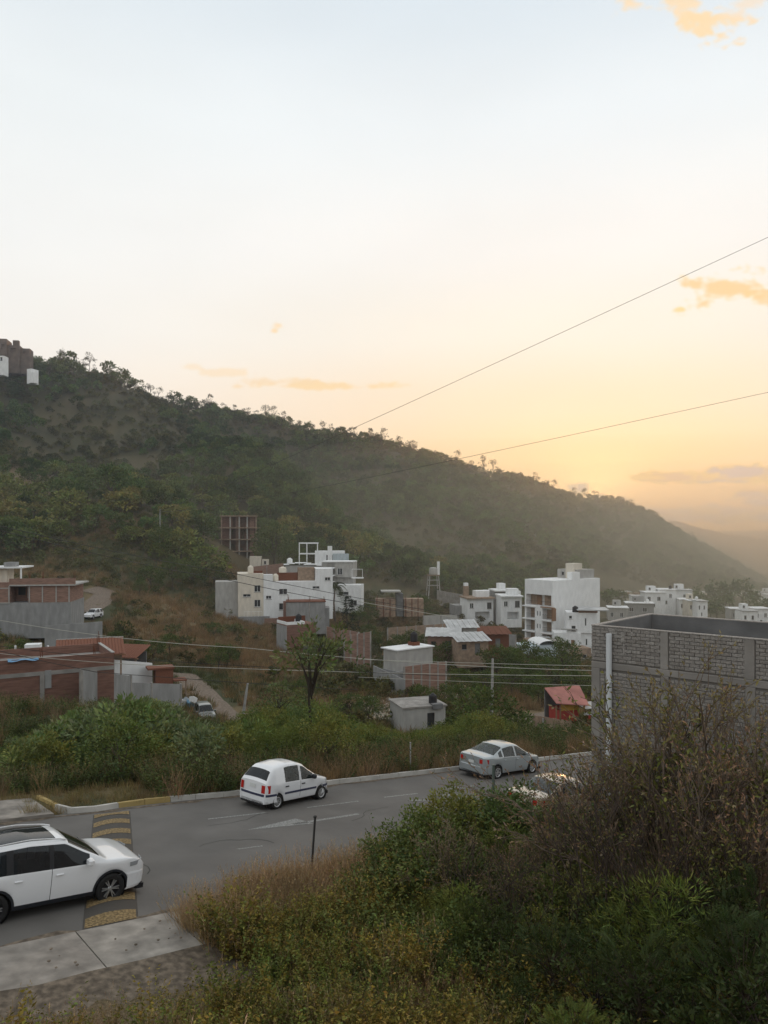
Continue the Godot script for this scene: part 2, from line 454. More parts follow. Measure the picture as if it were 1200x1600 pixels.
func far_height(x: float, d: float) -> float:
	d = clampf(d, 45.0, 1499.0)
	var u := clampf(600.0 + x / d * FOCAL, -699.0, 1999.0)
	var i := 0
	while u > COLS[i + 1]: i += 1
	var j := 0
	while d > DEPTHS[j + 1]: j += 1
	var tu: float = (u - COLS[i]) / (COLS[i + 1] - COLS[i])
	var td: float = (d - DEPTHS[j]) / (DEPTHS[j + 1] - DEPTHS[j])
	var r := [0.0, 0.0, 0.0, 0.0]
	for k in 4:
		var row: Array = TABLE[clampi(i - 1 + k, 0, 10)]
		r[k] = cub(row[maxi(j - 1, 0)], row[j], row[j + 1], row[mini(j + 2, 15)], td)
	return cub(r[0], r[1], r[2], r[3], tu)

const HX := 0.783     # heading of the road: right and away
const HD := 0.6225
func along(x: float, d: float) -> float: return HX * (x + 6.16) + HD * (d - 17.4)
func across(x: float, d: float) -> float: return -HD * (x + 6.16) + HX * (d - 17.4)
func at_road(a: float, c: float, up := 0.0) -> Vector3:
	# a metres down the road, c metres across it (away from the camera)
	var x := -6.16 + HX * a - HD * c
	var d := 17.4 + HD * a + HX * c
	return Vector3(x, road_height(a, c) + up, -d)
func road_height(a: float, c: float) -> float:
	return EYE - 8.28 - 0.11 * a - 0.047 * clampf(c, -30.0, 30.0)

func H(x: float, z: float) -> float:
	var d := -z
	var a := along(x, d)
	var c := across(x, d)
	var near := road_height(a, c)
	if c < -4.0: near += 0.12 * noise.get_noise_2d(x * 0.25, d * 0.25) - 0.05
	if d < -20.0: near = lerpf(near, 1.5, smoothstep(-20.0, -60.0, d))
	var w := maxf(smoothstep(9.3, 19.0, c) * smoothstep(5.0, 25.0, d), smoothstep(47.0, 75.0, d))
	if c > 7.6 and c < 20.0: near += 0.06 * smoothstep(7.9, 8.4, c)
	if w <= 0.0:
		return near
	var far := EYE + far_height(x, d)
	far += (noise.get_noise_2d(x * 0.009, d * 0.009) * 5.0) * smoothstep(150.0, 300.0, d) + noise.get_noise_2d(x * 0.05, d * 0.05) * 0.7 * smoothstep(50.0, 130.0, d)
	return lerpf(near, far, w)

func HV(x: float, d: float, up := 0.0) -> Vector3:
	return Vector3(x, H(x, -d) + up, -d)

func golden(x: float, d: float) -> float:
	# the fallow field below the white house is all straw
	var u := 600.0 + x / maxf(d, 1.0) * FOCAL
	return 0.55 * smoothstep(180.0, 230.0, u) * smoothstep(500.0, 430.0, u) * smoothstep(104.0, 122.0, d) * smoothstep(172.0, 158.0, d)

func soil_tint(x: float, d: float) -> Color:
	var n := noise.get_noise_2d(x * 0.035 + 40.0, d * 0.035) + golden(x, d)
	var m := noise.get_noise_2d(x * 0.3, d * 0.3 + 9.0)
	var green := Color(0.085, 0.092, 0.036)
	var straw := Color(0.25, 0.18, 0.088)
	var earth := Color(0.20, 0.145, 0.095)
	var c := green.lerp(straw, smoothstep(-0.15, 0.45, n + 0.35 * m))
	c = c.lerp(earth, smoothstep(0.25, 0.6, m - 0.4 * n))
	if d > 180.0:
		c = c.lerp(Color(0.11, 0.098, 0.05), smoothstep(180.0, 260.0, d) * 0.7)
	if d > 235.0 and d < 300.0 and x / d < -0.43:
		c = c.lerp(Color(0.30, 0.21, 0.115), smoothstep(235.0, 250.0, d) * smoothstep(300.0, 275.0, d) * 0.8)
	if across(x, d) < -1.4 and d < 45.0:
		c = c.lerp(earth, 0.5)
	return c

func make_ground() -> void:
	var angles := []
	var t := -180.0
	while t < 180.0:
		angles.append(t)
		t += 0.22 if absf(t + 0.01) < 31.0 else (1.0 if absf(t) < 50.0 else 5.0)
	angles.append(180.0)
	var radii := []
	var r := 1.0
	while r < 1600.0:
		radii.append(r)
		r *= 1.022 if r > 8.0 else 1.12
	radii.append(1600.0)
	var b := MB.new()
	var nr := radii.size()
	for i in angles.size():
		var ca := sin(deg_to_rad(angles[i]))
		var sa := cos(deg_to_rad(angles[i]))
		for j in nr:
			var x: float = ca * radii[j]
			var d: float = sa * radii[j]
			var y := H(x, -d)
			var a := along(x, d)
			var c := across(x, d)
			if c > -3.75 and c < 8.2 and a > -42.0 and a < 47.0: y -= 0.16
			b.v.append(Vector3(x, y, -d))
			b.c.append(soil_tint(x, d))
	for i in angles.size() - 1:
		for j in nr - 1:
			var k := i * nr + j
			b.ix.append_array(PackedInt32Array([k, k + nr + 1, k + nr, k, k + 1, k + nr + 1]))
	b.n.resize(b.v.size())
	for k in range(0, b.ix.size(), 3):
		var m := (b.v[b.ix[k + 2]] - b.v[b.ix[k]]).cross(b.v[b.ix[k + 1]] - b.v[b.ix[k]])
		if m.y < 0.0: m = -m
		for q in 3: b.n[b.ix[k + q]] += m
	for k in b.n.size(): b.n[k] = b.n[k].normalized()
	piece("ground", b.done(), M.soil, "structure")
	# the plain beyond, out to the mountains
	var p := MB.new()
	p.col = Color(0.10, 0.105, 0.07)
	var y := EYE - 92.0
	p.quad(Vector3(-2600, y, -3600), Vector3(2600, y, -3600), Vector3(2600, y, -900), Vector3(-2600, y, -900))
	piece("terrain", p.done(), M.soil, "structure")

# ------------------------------------------------------------------ road
var KERB_C := 7.35
var NEAR_C := -1.48
func strip(points: Array, width_a: float, width_b: float, up: float, thick: float) -> ArrayMesh:
	# a ribbon on the road surface through [a, c] points
	var b := MB.new()
	for i in points.size() - 1:
		var p: Vector2 = points[i]
		var q: Vector2 = points[i + 1]
		var s := (q - p).normalized().orthogonal()
		var wa := lerpf(width_a, width_b, float(i) / (points.size() - 1)) * 0.5
		var wb := lerpf(width_a, width_b, float(i + 1) / (points.size() - 1)) * 0.5
		var k := [p + s * wa, q + s * wb, q - s * wb, p - s * wa]
		var top := []
		for e in k: top.append(at_road(e.x, e.y, up))
		if (top[2] - top[0]).cross(top[1] - top[0]).y < 0.0: top.reverse()
		b.quad(top[0], top[1], top[2], top[3])
		if thick > 0.0:
			for e in 4:
				var l: Vector3 = top[e]
				var n: Vector3 = top[(e + 1) % 4]
				b.quad(n, l, l - Vector3.UP * thick, n - Vector3.UP * thick)
	return b.done()

func slab_mesh(corners: Array, up: float, thick: float) -> ArrayMesh:
	# a convex slab on the road surface, corners [a, c]
	var b := MB.new()
	var top := []
	for e in corners: top.append(at_road(e.x, e.y, up))
	if (top[2] - top[0]).cross(top[1] - top[0]).y < 0.0: top.reverse()
	for i in range(1, top.size() - 1): b.tri(top[0], top[i], top[i + 1])
	for i in top.size():
		var l: Vector3 = top[i]
		var n: Vector3 = top[(i + 1) % top.size()]
		b.quad(n, l, l - Vector3.UP * thick, n - Vector3.UP * thick)
	return b.done()

func make_road() -> void:
	var b := MB.new()
	var rows := 40
	for i in rows:
		var a0 := -40.0 + 85.0 * i / rows
		var a1 := -40.0 + 85.0 * (i + 1) / rows
		for k in 6:
			var c0 := NEAR_C - 0.3 + (KERB_C + 0.4 - NEAR_C) * k / 6.0
			var c1 := NEAR_C - 0.3 + (KERB_C + 0.4 - NEAR_C) * (k + 1) / 6.0
			b.quad(at_road(a0, c0), at_road(a0, c1), at_road(a1, c1), at_road(a1, c0))
	piece("road", b.done(), M.asphalt, "structure")
	# far kerb: painted concrete stones, one by one; at the driveway it curves away from the road
	var kerb := Node3D.new(); kerb.name = "far_kerb"; add_child(kerb); kerb.set_meta("kind", "structure")
	var line := [Vector2(0.8, 9.5), Vector2(0.93, 8.77), Vector2(1.02, 8.1), Vector2(1.33, 7.42), Vector2(2.06, 7.3), Vector2(2.85, 7.42), Vector2(3.74, 7.5), Vector2(4.62, 7.48), Vector2(5.5, 7.42)]
	var a := 6.5
	while a < 46.0:
		line.append(Vector2(a, 7.32)); a += 1.0
	for i in line.size() - 1:
		var p: Vector2 = line[i].lerp(line[i + 1], 0.008)
		var q: Vector2 = line[i].lerp(line[i + 1], 0.992)
		var s := (q - p).normalized().orthogonal() * 0.17
		if s.y < 0.0: s = -s
		var k := MB.new()
		var lean := s * 0.25
		var lo := [p, q, q + s, p + s]
		var hi := [p + lean, q + lean, q + s, p + s]
		var bot := []
		var top := []
		for e in lo: bot.append(at_road(e.x, e.y, -0.12))
		for e in hi: top.append(at_road(e.x, e.y, 0.15 + 0.012 * rng.randf()))
		k.quad(top[3], top[2], top[1], top[0])
		for e in 4:
			var f := (e + 1) % 4
			k.quad(top[f], bot[f], bot[e], top[e])
		var yellow := i in [0, 1, 5, 6]
		part(kerb, "kerb_stone", k.done(), M.kerb_yellow if yellow else M.kerb_white)
	# concrete driveway beyond the kerb on the far side, at the left
	var drive := Node3D.new(); drive.name = "driveway"; add_child(drive); drive.set_meta("kind", "structure")
	for i in 7:
		var a0 := 0.45 - 1.6 * i
		var m: Material = [M.slab, M.slab_pale][i % 2]
		part(drive, "slab", slab_mesh([Vector2(a0 + 0.35, 7.28), Vector2(a0 - 1.24, 7.28), Vector2(a0 - 1.35, 9.5), Vector2(a0 + 0.24, 9.5)], 0.10 + 0.006 * (i % 3), 0.4), m)
	# near pavement slabs
	var walk := Node3D.new(); walk.name = "near_pavement"; add_child(walk); walk.set_meta("kind", "structure")
	for i in 12:
		var a0 := 2.6 - 1.9 * i
		part(walk, "slab", slab_mesh([Vector2(a0 - 0.012, NEAR_C), Vector2(a0 - 1.888, NEAR_C), Vector2(a0 - 1.888, -3.45), Vector2(a0 - 0.012, -3.45)], 0.05 + 0.02 * rng.randf(), 0.3), [M.slab, M.slab_pale, M.slab][i % 3])
	for i in 12:
		var a0 := 4.5 + 1.9 * i
		part(walk, "slab", slab_mesh([Vector2(a0 - 0.012, NEAR_C), Vector2(a0 - 1.888, NEAR_C), Vector2(a0 - 1.888, -3.0), Vector2(a0 - 0.012, -3.0)], 0.09, 0.3), M.slab)
	# speed hump: a low rounded ramp across the road, skewed as the road bends, with painted bars
	var hump := Node3D.new(); hump.name = "speed_hump"; add_child(hump)
	hump.set_meta("label", "speed hump with worn yellow bars across the asphalt road"); hump.set_meta("category", "speed hump")
	var near := Vector2(-0.45, NEAR_C + 0.12)
	var far := Vector2(2.45, 6.95)
	var bars := 17
	var body := MB.new()
	for i in 24:
		var f0 := near.lerp(far, i / 24.0)
		var f1 := near.lerp(far, (i + 1) / 24.0)
		for k in 8:
			var s0 := -0.58 + 1.16 * k / 8.0
			var s1 := -0.58 + 1.16 * (k + 1) / 8.0
			body.quad(at_road(f0.x + s0, f0.y, hump_h(s0, i / 24.0)), at_road(f1.x + s0, f1.y, hump_h(s0, (i + 1) / 24.0)), at_road(f1.x + s1, f1.y, hump_h(s1, (i + 1) / 24.0)), at_road(f0.x + s1, f0.y, hump_h(s1, i / 24.0)))
	part(hump, "ramp", body.done(), M.bump_asphalt)
	for i in range(0, bars, 2):
		var f0 := near.lerp(far, (i + 0.1) / bars)
		var f1 := near.lerp(far, (i + 1.0) / bars)
		var bar := MB.new()
		for k in 8:
			var s0 := -0.54 + 1.08 * k / 8.0
			var s1 := -0.54 + 1.08 * (k + 1) / 8.0
			bar.quad(at_road(f0.x + s0, f0.y, hump_h(s0, (i + 0.1) / bars) + 0.008), at_road(f1.x + s0, f1.y, hump_h(s0, (i + 1.0) / bars) + 0.008), at_road(f1.x + s1, f1.y, hump_h(s1, (i + 1.0) / bars) + 0.008), at_road(f0.x + s1, f0.y, hump_h(s1, (i + 0.1) / bars) + 0.008))
		part(hump, "painted_bar", bar.done(), M.worn_yellow)
	# painted markings
	var marks := Node3D.new(); marks.name = "road_markings"; add_child(marks); marks.set_meta("kind", "structure")
	part(marks, "arrow_head", slab_mesh([px(386, 1297), px(462, 1279), px(490, 1287)], 0.005, 0.0), M.worn_white)
	part(marks, "arrow_shaft", strip([px(458, 1288), px(560, 1272)], 0.16, 0.16, 0.005, 0.0), M.worn_white)
	part(marks, "lane_line", strip([px(325, 1280), px(415, 1270)], 0.1, 0.1, 0.005, 0.0), M.worn_white)
	part(marks, "lane_line", strip([px(480, 1262), px(560, 1252)], 0.1, 0.1, 0.005, 0.0), M.worn_white)
	part(marks, "lane_line", strip([px(600, 1246), px(652, 1240)], 0.12, 0.12, 0.005, 0.0), M.worn_white)
	part(marks, "lane_line", strip([px(370, 1327), px(410, 1322)], 0.08, 0.08, 0.005, 0.0), M.worn_white)
	part(marks, "lane_line", strip([px(690, 1243), px(722, 1241)], 0.25, 0.2, 0.005, 0.0), M.worn_white)
	part(marks, "lane_line", strip([px(705, 1249), px(745, 1244)], 0.25, 0.2, 0.005, 0.0), M.worn_white)
	part(marks, "lane_line", strip([px(700, 1233), px(740, 1228)], 0.1, 0.1, 0.005, 0.0), M.worn_white)
	part(marks, "lane_line", strip([px(640, 1251), px(680, 1250)], 0.18, 0.15, 0.005, 0.0), M.worn_white)
	# repaired patches, cracks, and grit swept against the kerbs
	var wear := Node3D.new(); wear.name = "road_repairs"; add_child(wear); wear.set_meta("kind", "structure")
	for i in 9:
		var p := Vector2(rng.randf_range(-4.0, 20.0), rng.randf_range(-1.0, 6.8))
		var dir := Vector2.from_angle(rng.randf() * TAU)
		var pts := [p]
		for k in 9:
			dir = dir.rotated(rng.randf_range(-0.5, 0.5))
			p += dir * 0.28
			if p.y < -1.3 or p.y > 7.1: break
			pts.append(p)
		if pts.size() > 2: part(wear, "crack", strip(pts, 0.026, 0.012, 0.0055, 0.0), M.crack)
	for side in 2:
		var grit := MB.new()
		for i in 110:
			var a0 := -10.0 + 0.45 * i
			var w := [0.0, 0.0]
			for k in 2: w[k] = 0.10 + 0.42 * maxf(0.0, 0.35 + noise.get_noise_2d((a0 + 0.45 * k) * 0.9, side * 50.0))
			if side == 0: grit.quad(at_road(a0, NEAR_C, 0.009), at_road(a0, NEAR_C + w[0], 0.007), at_road(a0 + 0.45, NEAR_C + w[1], 0.007), at_road(a0 + 0.45, NEAR_C, 0.009))
			else: grit.quad(at_road(a0, 7.3 - w[0] * 0.7, 0.007), at_road(a0, 7.3, 0.009), at_road(a0 + 0.45, 7.3, 0.009), at_road(a0 + 0.45, 7.3 - w[1] * 0.7, 0.007))
		part(wear, "grit", grit.done(), M.gravel)
	# gravelly shoulder beside the near pavement
	var sh := MB.new()
	for i in 30:
		var a0 := -24.0 + 0.9 * i
		var w0 := -4.6 - 0.7 * noise.get_noise_1d(a0 * 0.7)
		var w1 := -4.6 - 0.7 * noise.get_noise_1d((a0 + 0.9) * 0.7)
		var row := []
		for e in [[a0, w0 - 0.3], [a0, -3.35 + 0.25 * noise.get_noise_1d(a0 * 1.7 + 40.0)], [a0 + 0.9, -3.35 + 0.25 * noise.get_noise_1d((a0 + 0.9) * 1.7 + 40.0)], [a0 + 0.9, w1 - 0.3]]:
			row.append(at_road(e[0], e[1], 0.085))
		for e in [0, 3]: row[e].y = H(row[e].x, row[e].z) - 0.04
		sh.quad(row[0], row[1], row[2], row[3])
	piece("gravel_shoulder", sh.done(), M.gravel, "structure")

func hump_h(s: float, f := 0.5) -> float:
	return 0.006 + 0.085 * maxf(0.0, 1.0 - pow(absf(s) / 0.58, 2.0)) * clampf(minf(f, 1.0 - f) * 14.0, 0.0, 1.0)

func px(u: float, v: float) -> Vector2:
	# where the ray through a picture point meets the road, as [a, c]
	var kx := (u - 600.0) / FOCAL
	var ky := (v - ROW) / FOCAL
	# ky d = 8.28 + 0.11 a + 0.047 c with a, c linear in d
	var a1 := HX * kx + HD
	var a0 := HX * 6.16 - HD * 17.4
	var c1 := -HD * kx + HX
	var c0 := -HD * 6.16 - HX * 17.4
	var d := (8.28 + 0.11 * a0 + 0.047 * c0) / (ky - 0.11 * a1 - 0.047 * c1)
	return Vector2(a0 + a1 * d, c0 + c1 * d)

func make_far_mountains() -> void:
	# three blue ranges far across the valley
	var ranges := [[3100.0, [[-1500, 800], [0, 800], [600, 792], [900, 800], [985, 800], [1040, 812], [1100, 826], [1150, 834], [1200, 845], [1300, 850], [1500, 842], [2200, 835]]], [2400.0, [[-1500, 860], [600, 850], [900, 838], [1000, 846], [1050, 846], [1110, 852], [1200, 862], [1350, 858], [1600, 868], [2200, 870]]], [1800.0, [[-1500, 900], [600, 880], [1000, 858], [1100, 860], [1160, 868], [1200, 876], [1300, 884], [1600, 892], [2200, 900]]]]
	for g in ranges:
		var b := MB.new()
		b.col = Color(0.075, 0.085, 0.06)
		var d0: float = g[0]
		var pts: Array = g[1]
		var cols := 160
		var rows := 10
		for i in cols + 1:
			var u := -400.0 + 2200.0 * i / cols
			var k := 0
			while k < pts.size() - 2 and u > pts[k + 1][0]: k += 1
			var v: float = lerpf(pts[k][1], pts[k + 1][1], smoothstep(0.0, 1.0, (u - pts[k][0]) / (pts[k + 1][0] - pts[k][0])))
			v += noise.get_noise_2d(u * 0.012, d0) * 6.0
			var top := EYE - (v - ROW) / FOCAL * d0
			for j in rows * 2 + 1:
				var q := float(j) / rows - 1.0
				var d := d0 * (1.0 + 0.13 * q)
				var x := (u - 600.0) / FOCAL * d0
				var y := lerpf(EYE - 95.0, top, pow(1.0 - absf(q), 1.2)) + noise.get_noise_3d(x * 0.003, d * 0.0015, d0) * 15.0 * (1.0 - absf(q)) * absf(q) * 4.0
				b.v.append(Vector3(x, y, -d)); b.n.append(Vector3(0, 0.8, 0.6)); b.c.append(b.col)
		var nr := rows * 2 + 1
		for i in cols:
			for j in nr - 1:
				var k := i * nr + j
				b.ix.append_array(PackedInt32Array([k, k + 1, k + nr + 1, k, k + nr + 1, k + nr]))
		piece("mountain", b.done(), M.soil, "structure")

# ------------------------------------------------------------------ buildings
func faces_of(w: float, dp: float) -> Array:
	# [origin, direction along, outward normal, length] of front, right, back, left
	return [[Vector3(0, 0, 0), Vector3(1, 0, 0), Vector3(0, 0, 1), w], [Vector3(w, 0, 0), Vector3(0, 0, -1), Vector3(1, 0, 0), dp], [Vector3(w, 0, -dp), Vector3(-1, 0, 0), Vector3(0, 0, -1), w], [Vector3(0, 0, -dp), Vector3(0, 0, 1), Vector3(-1, 0, 0), dp]]

# Four walls with real openings. ops: [face, x, y, width, height, kind]; kind: window, door, void (a recess of its own depth)
func shell(parent: Node, called: String, m: Material, o: Vector3, w: float, h: float, dp: float, ops := [], roof := true, pane: Material = null) -> MeshInstance3D:
	var b := MB.new()
	var fs := faces_of(w, dp)
	for f in 4:
		var O: Vector3 = fs[f][0]
		var ax: Vector3 = fs[f][1]
		var nn: Vector3 = fs[f][2]
		var len_: float = fs[f][3]
		var xs := [0.0, len_]
		var ys := [0.0, h]
		var mine := []
		for p in ops:
			if p[0] == f:
				mine.append(p)
				for e in [p[1], p[1] + p[3]]: if not xs.has(e): xs.append(e)
				for e in [p[2], p[2] + p[4]]: if not ys.has(e): ys.append(e)
		xs.sort(); ys.sort()
		for i in xs.size() - 1:
			for j in ys.size() - 1:
				var cx: float = (xs[i] + xs[i + 1]) * 0.5
				var cy: float = (ys[j] + ys[j + 1]) * 0.5
				var open := false
				for p in mine:
					if cx > p[1] and cx < p[1] + p[3] and cy > p[2] and cy < p[2] + p[4]: open = true
				if not open:
					b.quad(O + ax * xs[i] + Vector3.UP * ys[j], O + ax * xs[i] + Vector3.UP * ys[j + 1], O + ax * xs[i + 1] + Vector3.UP * ys[j + 1], O + ax * xs[i + 1] + Vector3.UP * ys[j])
		for p in mine:
			var deep: float = p[6] if p.size() > 6 else (1.1 if p[5] == "void" else 0.16)
			var q := [O + ax * p[1] + Vector3.UP * p[2], O + ax * p[1] + Vector3.UP * (p[2] + p[4]), O + ax * (p[1] + p[3]) + Vector3.UP * (p[2] + p[4]), O + ax * (p[1] + p[3]) + Vector3.UP * p[2]]
			var k := []
			for e in q: k.append(e - nn * deep)
			b.quad(q[0], k[0], k[1], q[1]); b.quad(q[1], k[1], k[2], q[2]); b.quad(q[2], k[2], k[3], q[3]); b.quad(q[3], k[3], k[0], q[0])
			if p[5] == "void": b.quad(k[0], k[1], k[2], k[3])
	if roof: b.quad(Vector3(0, h, 0), Vector3(0, h, -dp), Vector3(w, h, -dp), Vector3(w, h, 0))
	var wall := part(parent, called, b.done(), m, o)
	for p in ops:
		if p[5] == "void": continue
		var O: Vector3 = fs[p[0]][0]
		var ax: Vector3 = fs[p[0]][1]
		var nn: Vector3 = fs[p[0]][2]
		var t := Transform3D(Basis(ax, Vector3.UP, nn), O + ax * p[1] + Vector3.UP * p[2] - nn * 0.16)
		var fr := MB.new()
		var e := 0.06
		var W: float = p[3]
		var HH: float = p[4]
		if p[5] == "door":
			fr.box(Vector3(0, 0, 0), Vector3(W, HH, 0.06), t)
			part(wall, "door", fr.done(), p[7] if p.size() > 7 else M.wood_door)
			continue
		for s in [[0.0, 0.0, W, e], [0.0, HH - e, W, HH], [0.0, e, e, HH - e], [W - e, e, W, HH - e]]:
			fr.box(Vector3(s[0], s[1], 0.0), Vector3(s[2], s[3], 0.07), t)
		if W > 0.9: fr.box(Vector3(W * 0.5 - 0.03, e, 0.0), Vector3(W * 0.5 + 0.03, HH - e, 0.07), t)
		var wd := part(wall, "window", fr.done(), M.white_metal if p.size() < 8 else p[7])
		var gl := MB.new(); gl.box(Vector3(0, 0, -0.03), Vector3(W, HH, 0.01), t)
		part(wd, "pane", gl.done(), pane if pane else M.glass_dark)
		if W > 0.6:
			var sl := MB.new(); sl.box(Vector3(-0.08, -0.1, 0.1), Vector3(W + 0.08, -0.005, 0.24), t)
			part(wd, "sill", sl.done(), M.concrete)
	return wall

func slab_part(parent: Node, called: String, m: Material, lo: Vector3, hi: Vector3) -> MeshInstance3D:
	return part(parent, called, box_mesh(lo, hi), m)

func parapet(parent: Node, m: Material, o: Vector3, w: float, dp: float, h: float, t := 0.15) -> void:
	var b := MB.new()
	b.box(o + Vector3(0, 0, -t), o + Vector3(w, h, 0)); b.box(o + Vector3(0, 0, -dp), o + Vector3(w, h, -dp + t))
	b.box(o + Vector3(0, 0, -dp + t), o + Vector3(t, h, -t)); b.box(o + Vector3(w - t, 0, -dp + t), o + Vector3(w, h, -t))
	part(parent, "parapet", b.done(), m)

func tank(parent: Node, m: Material, at: Vector3, r := 0.55, h := 1.2) -> void:
	var b := MB.new()
	b.lathe([[0.001, 0.0], [r, 0.0], [r * 1.02, h * 0.1], [r, h * 0.72], [r * 0.85, h * 0.84], [r * 0.4, h * 0.93], [r * 0.38, h], [0.001, h]], Transform3D(Basis(), at), 14)
	part(parent, "water_tank", b.done(), m)

func tile_roof(parent: Node, w: float, dp: float, y: float, rise: float, over := 0.3) -> void:
	# a monopitch clay roof, front edge low; tiles as rows of half round ribs
	var b := MB.new()
	var n := int((w + 2.0 * over) / 0.28)
	var slope := atan2(rise, dp)
	var length := (dp + 2.0 * over) / cos(slope)
	for i in n:
		var x := -over + 0.28 * i
		for k in 4:
			var t0 := PI * k / 4.0
			var t1 := PI * (k + 1) / 4.0
			var p0 := Vector3(x + 0.14 - cos(t0) * 0.14, y + sin(t0) * 0.07 - over * tan(slope), over)
			var p1 := Vector3(x + 0.14 - cos(t1) * 0.14, y + sin(t1) * 0.07 - over * tan(slope), over)
			var away := Vector3(0, sin(slope), -cos(slope)) * length
			b.quad(p0, p0 + away, p1 + away, p1)
	part(parent, "tile_roof", b.done(), M.roof_tile)
	slab_part(parent, "roof_deck", M.wood_door, Vector3(-over, y - over * tan(slope) - 0.1, 0), Vector3(w + over, y - over * tan(slope) - 0.02, over))

func building(called: String, label: String, u: float, v: float, d: float, yaw: float, category := "building", group := "") -> Node3D:
	return thing(called, label, category, P(u, v, d), deg_to_rad(yaw), group)

func make_block_building() -> void:
	# bare block house in front on the right: pillars and a slab band, courses of grey blocks, a parapet round a flat roof
	var corner := at_road(13.85, -2.75)
	var top_y := EYE - 2.88
	var base_y := corner.y - 0.5
	# local x: along the side wall from its near end towards the road corner; the wall faces the camera
	var L := 9.0
	var hd := deg_to_rad(-48.6)     # heading from the near end to the corner
	var dir := Vector3(sin(hd), 0, -cos(hd))
	var o := thing("block_house", "unfinished grey block building with concrete pillars and white downpipe", "building", Vector3(corner.x, base_y, corner.z), 0.0)
	# basis: +x runs from the corner towards the camera's right (against dir), +z outward
	o.basis = Basis(-dir, Vector3.UP, (-dir).cross(Vector3.UP))
	var h := top_y - base_y
	var dp := 4.4
	var band := h - 1.32
	var cols := [[0.0, 0.28], [2.17, 2.40], [4.48, 4.74], [6.92, 7.16], [L - 0.3, L]]
	var core := MB.new()
	core.box(Vector3(0.01, 0, -0.14), Vector3(L - 0.01, h - 0.03, -0.035)); core.box(Vector3(0.01, 0, -dp), Vector3(L - 0.01, h - 0.03, -dp + 0.14))
	core.box(Vector3(0.01, 0, -dp + 0.14), Vector3(0.14, h - 0.03, -0.14)); core.box(Vector3(L - 0.14, 0, -dp + 0.14), Vector3(L - 0.01, h - 0.03, -0.14))
	part(o, "mortar_core", core.done(), M.mortar)
	slab_part(o, "roof_slab", M.concrete_dark, Vector3(0.14, band - 0.05, -dp + 0.14), Vector3(L - 0.14, band + 0.1, -0.14))
	var inner := MB.new()
	inner.box(Vector3(0.14, band + 0.1, -dp + 0.14), Vector3(L - 0.14, h - 0.03, -dp + 0.16)); inner.box(Vector3(0.14, band + 0.1, -dp + 0.16), Vector3(0.16, h - 0.03, -0.14))
	part(o, "parapet_lining", inner.done(), M.concrete_dark)
	var coping := MB.new()
	coping.box(Vector3(-0.01, h - 0.03, -0.155), Vector3(L, h, 0.012)); coping.box(Vector3(-0.01, h - 0.03, -dp - 0.01), Vector3(L, h, -dp + 0.17)); coping.box(Vector3(-0.01, h - 0.03, -dp + 0.17), Vector3(0.155, h, -0.155))
	part(o, "coping", coping.done(), M.block_pale)
	for k in cols:
		var seg := MB.new()
		seg.chamfer_box(Vector3(k[0], 0, -0.13), Vector3(k[1], band - 0.002, 0.004), 0.012)
		part(o, "pillar", seg.done(), M.concrete)
		if k[0] > 0.1:
			var stub := MB.new()
			stub.chamfer_box(Vector3(k[0] - 0.02, band + 0.202, -0.13), Vector3(k[1] - 0.02, h - 0.032, 0.006), 0.012)
			part(o, "pillar", stub.done(), M.concrete)
	var bandm := MB.new()
	bandm.chamfer_box(Vector3(0.0, band, -0.13), Vector3(L, band + 0.20, 0.004), 0.012)
	part(o, "ring_beam", bandm.done(), M.concrete)
	bandm = MB.new(); bandm.chamfer_box(Vector3(0.35, band - 2.75, -0.13), Vector3(L, band - 2.5, 0.006), 0.012)
	part(o, "ring_beam", bandm.done(), M.concrete)
	# the blocks
	var course := 0.104
	var blk := 0.285
	var bm := []
	for k in 4:
		var q := MB.new()
		q.chamfer_box(Vector3(0.006, 0.006, -0.05), Vector3(blk - 0.008, course - 0.010, 0.0), 0.006)
		bm.append(q.done())
	var singles := 0
	var rest := MB.new()
	var nrow := int((h - 0.04) / course)
	for r in nrow:
		var row := nrow - 1 - r
		var y := h - 0.034 - (r + 1) * course
		if (y + course > band - 0.005 and y < band + 0.205) or (y + course > band - 2.755 and y < band - 2.495): continue
		var x := 0.0 if row % 2 else -blk * 0.5
		while x < L:
			var x0 := x
			var x1 := x + blk
			x += blk
			var blocked := false
			for k in cols:
				if y > band and k[0] < 0.1:
					continue
				if x0 < k[1] and x1 > k[0]:
					if x0 < k[0] - 0.06: x1 = k[0] - 0.004
					elif x1 > k[1] + 0.06: x0 = k[1] + 0.004
					else: blocked = true
			if blocked or x0 < -0.01 or x1 > L: 
				if x0 < -0.01 and x1 > 0.08: x0 = 0.0
				else: continue
			var out := 0.006 * rng.randf_range(-1.0, 1.0)
			var visible := x0 < 5.6 and y > 3.6
			if visible and singles < 300 and x1 - x0 > 0.1 and rng.randf() < 0.62:
				singles += 1
				var n := part(o, "block", bm[singles % 4], [M.block, M.block, M.block_pale, M.block_dark][rng.randi() % 4], Vector3(x0, y, out))
				n.scale.x = (x1 - x0) / blk
				n.rotation.z = rng.randf_range(-0.012, 0.012)
			else:
				rest.col = Color(1, 1, 1) * rng.randf_range(0.7, 1.15)
				rest.box(Vector3(x0 + 0.006, y + 0.006, -0.05), Vector3(x1 - 0.006, y + course - 0.009, out))
	var rp := part(o, "block_courses", rest.done(), M.block); rp.set_meta("kind", "stuff")
	# downpipe with brackets, and plaster drips
	var pipe := MB.new()
	pipe.tube(Vector3(0.62, 0.3, 0.09), Vector3(0.62, h - 0.22, 0.09), 0.085, 0.085, 12)
	var pp := part(o, "downpipe", pipe.done(), M.downpipe)
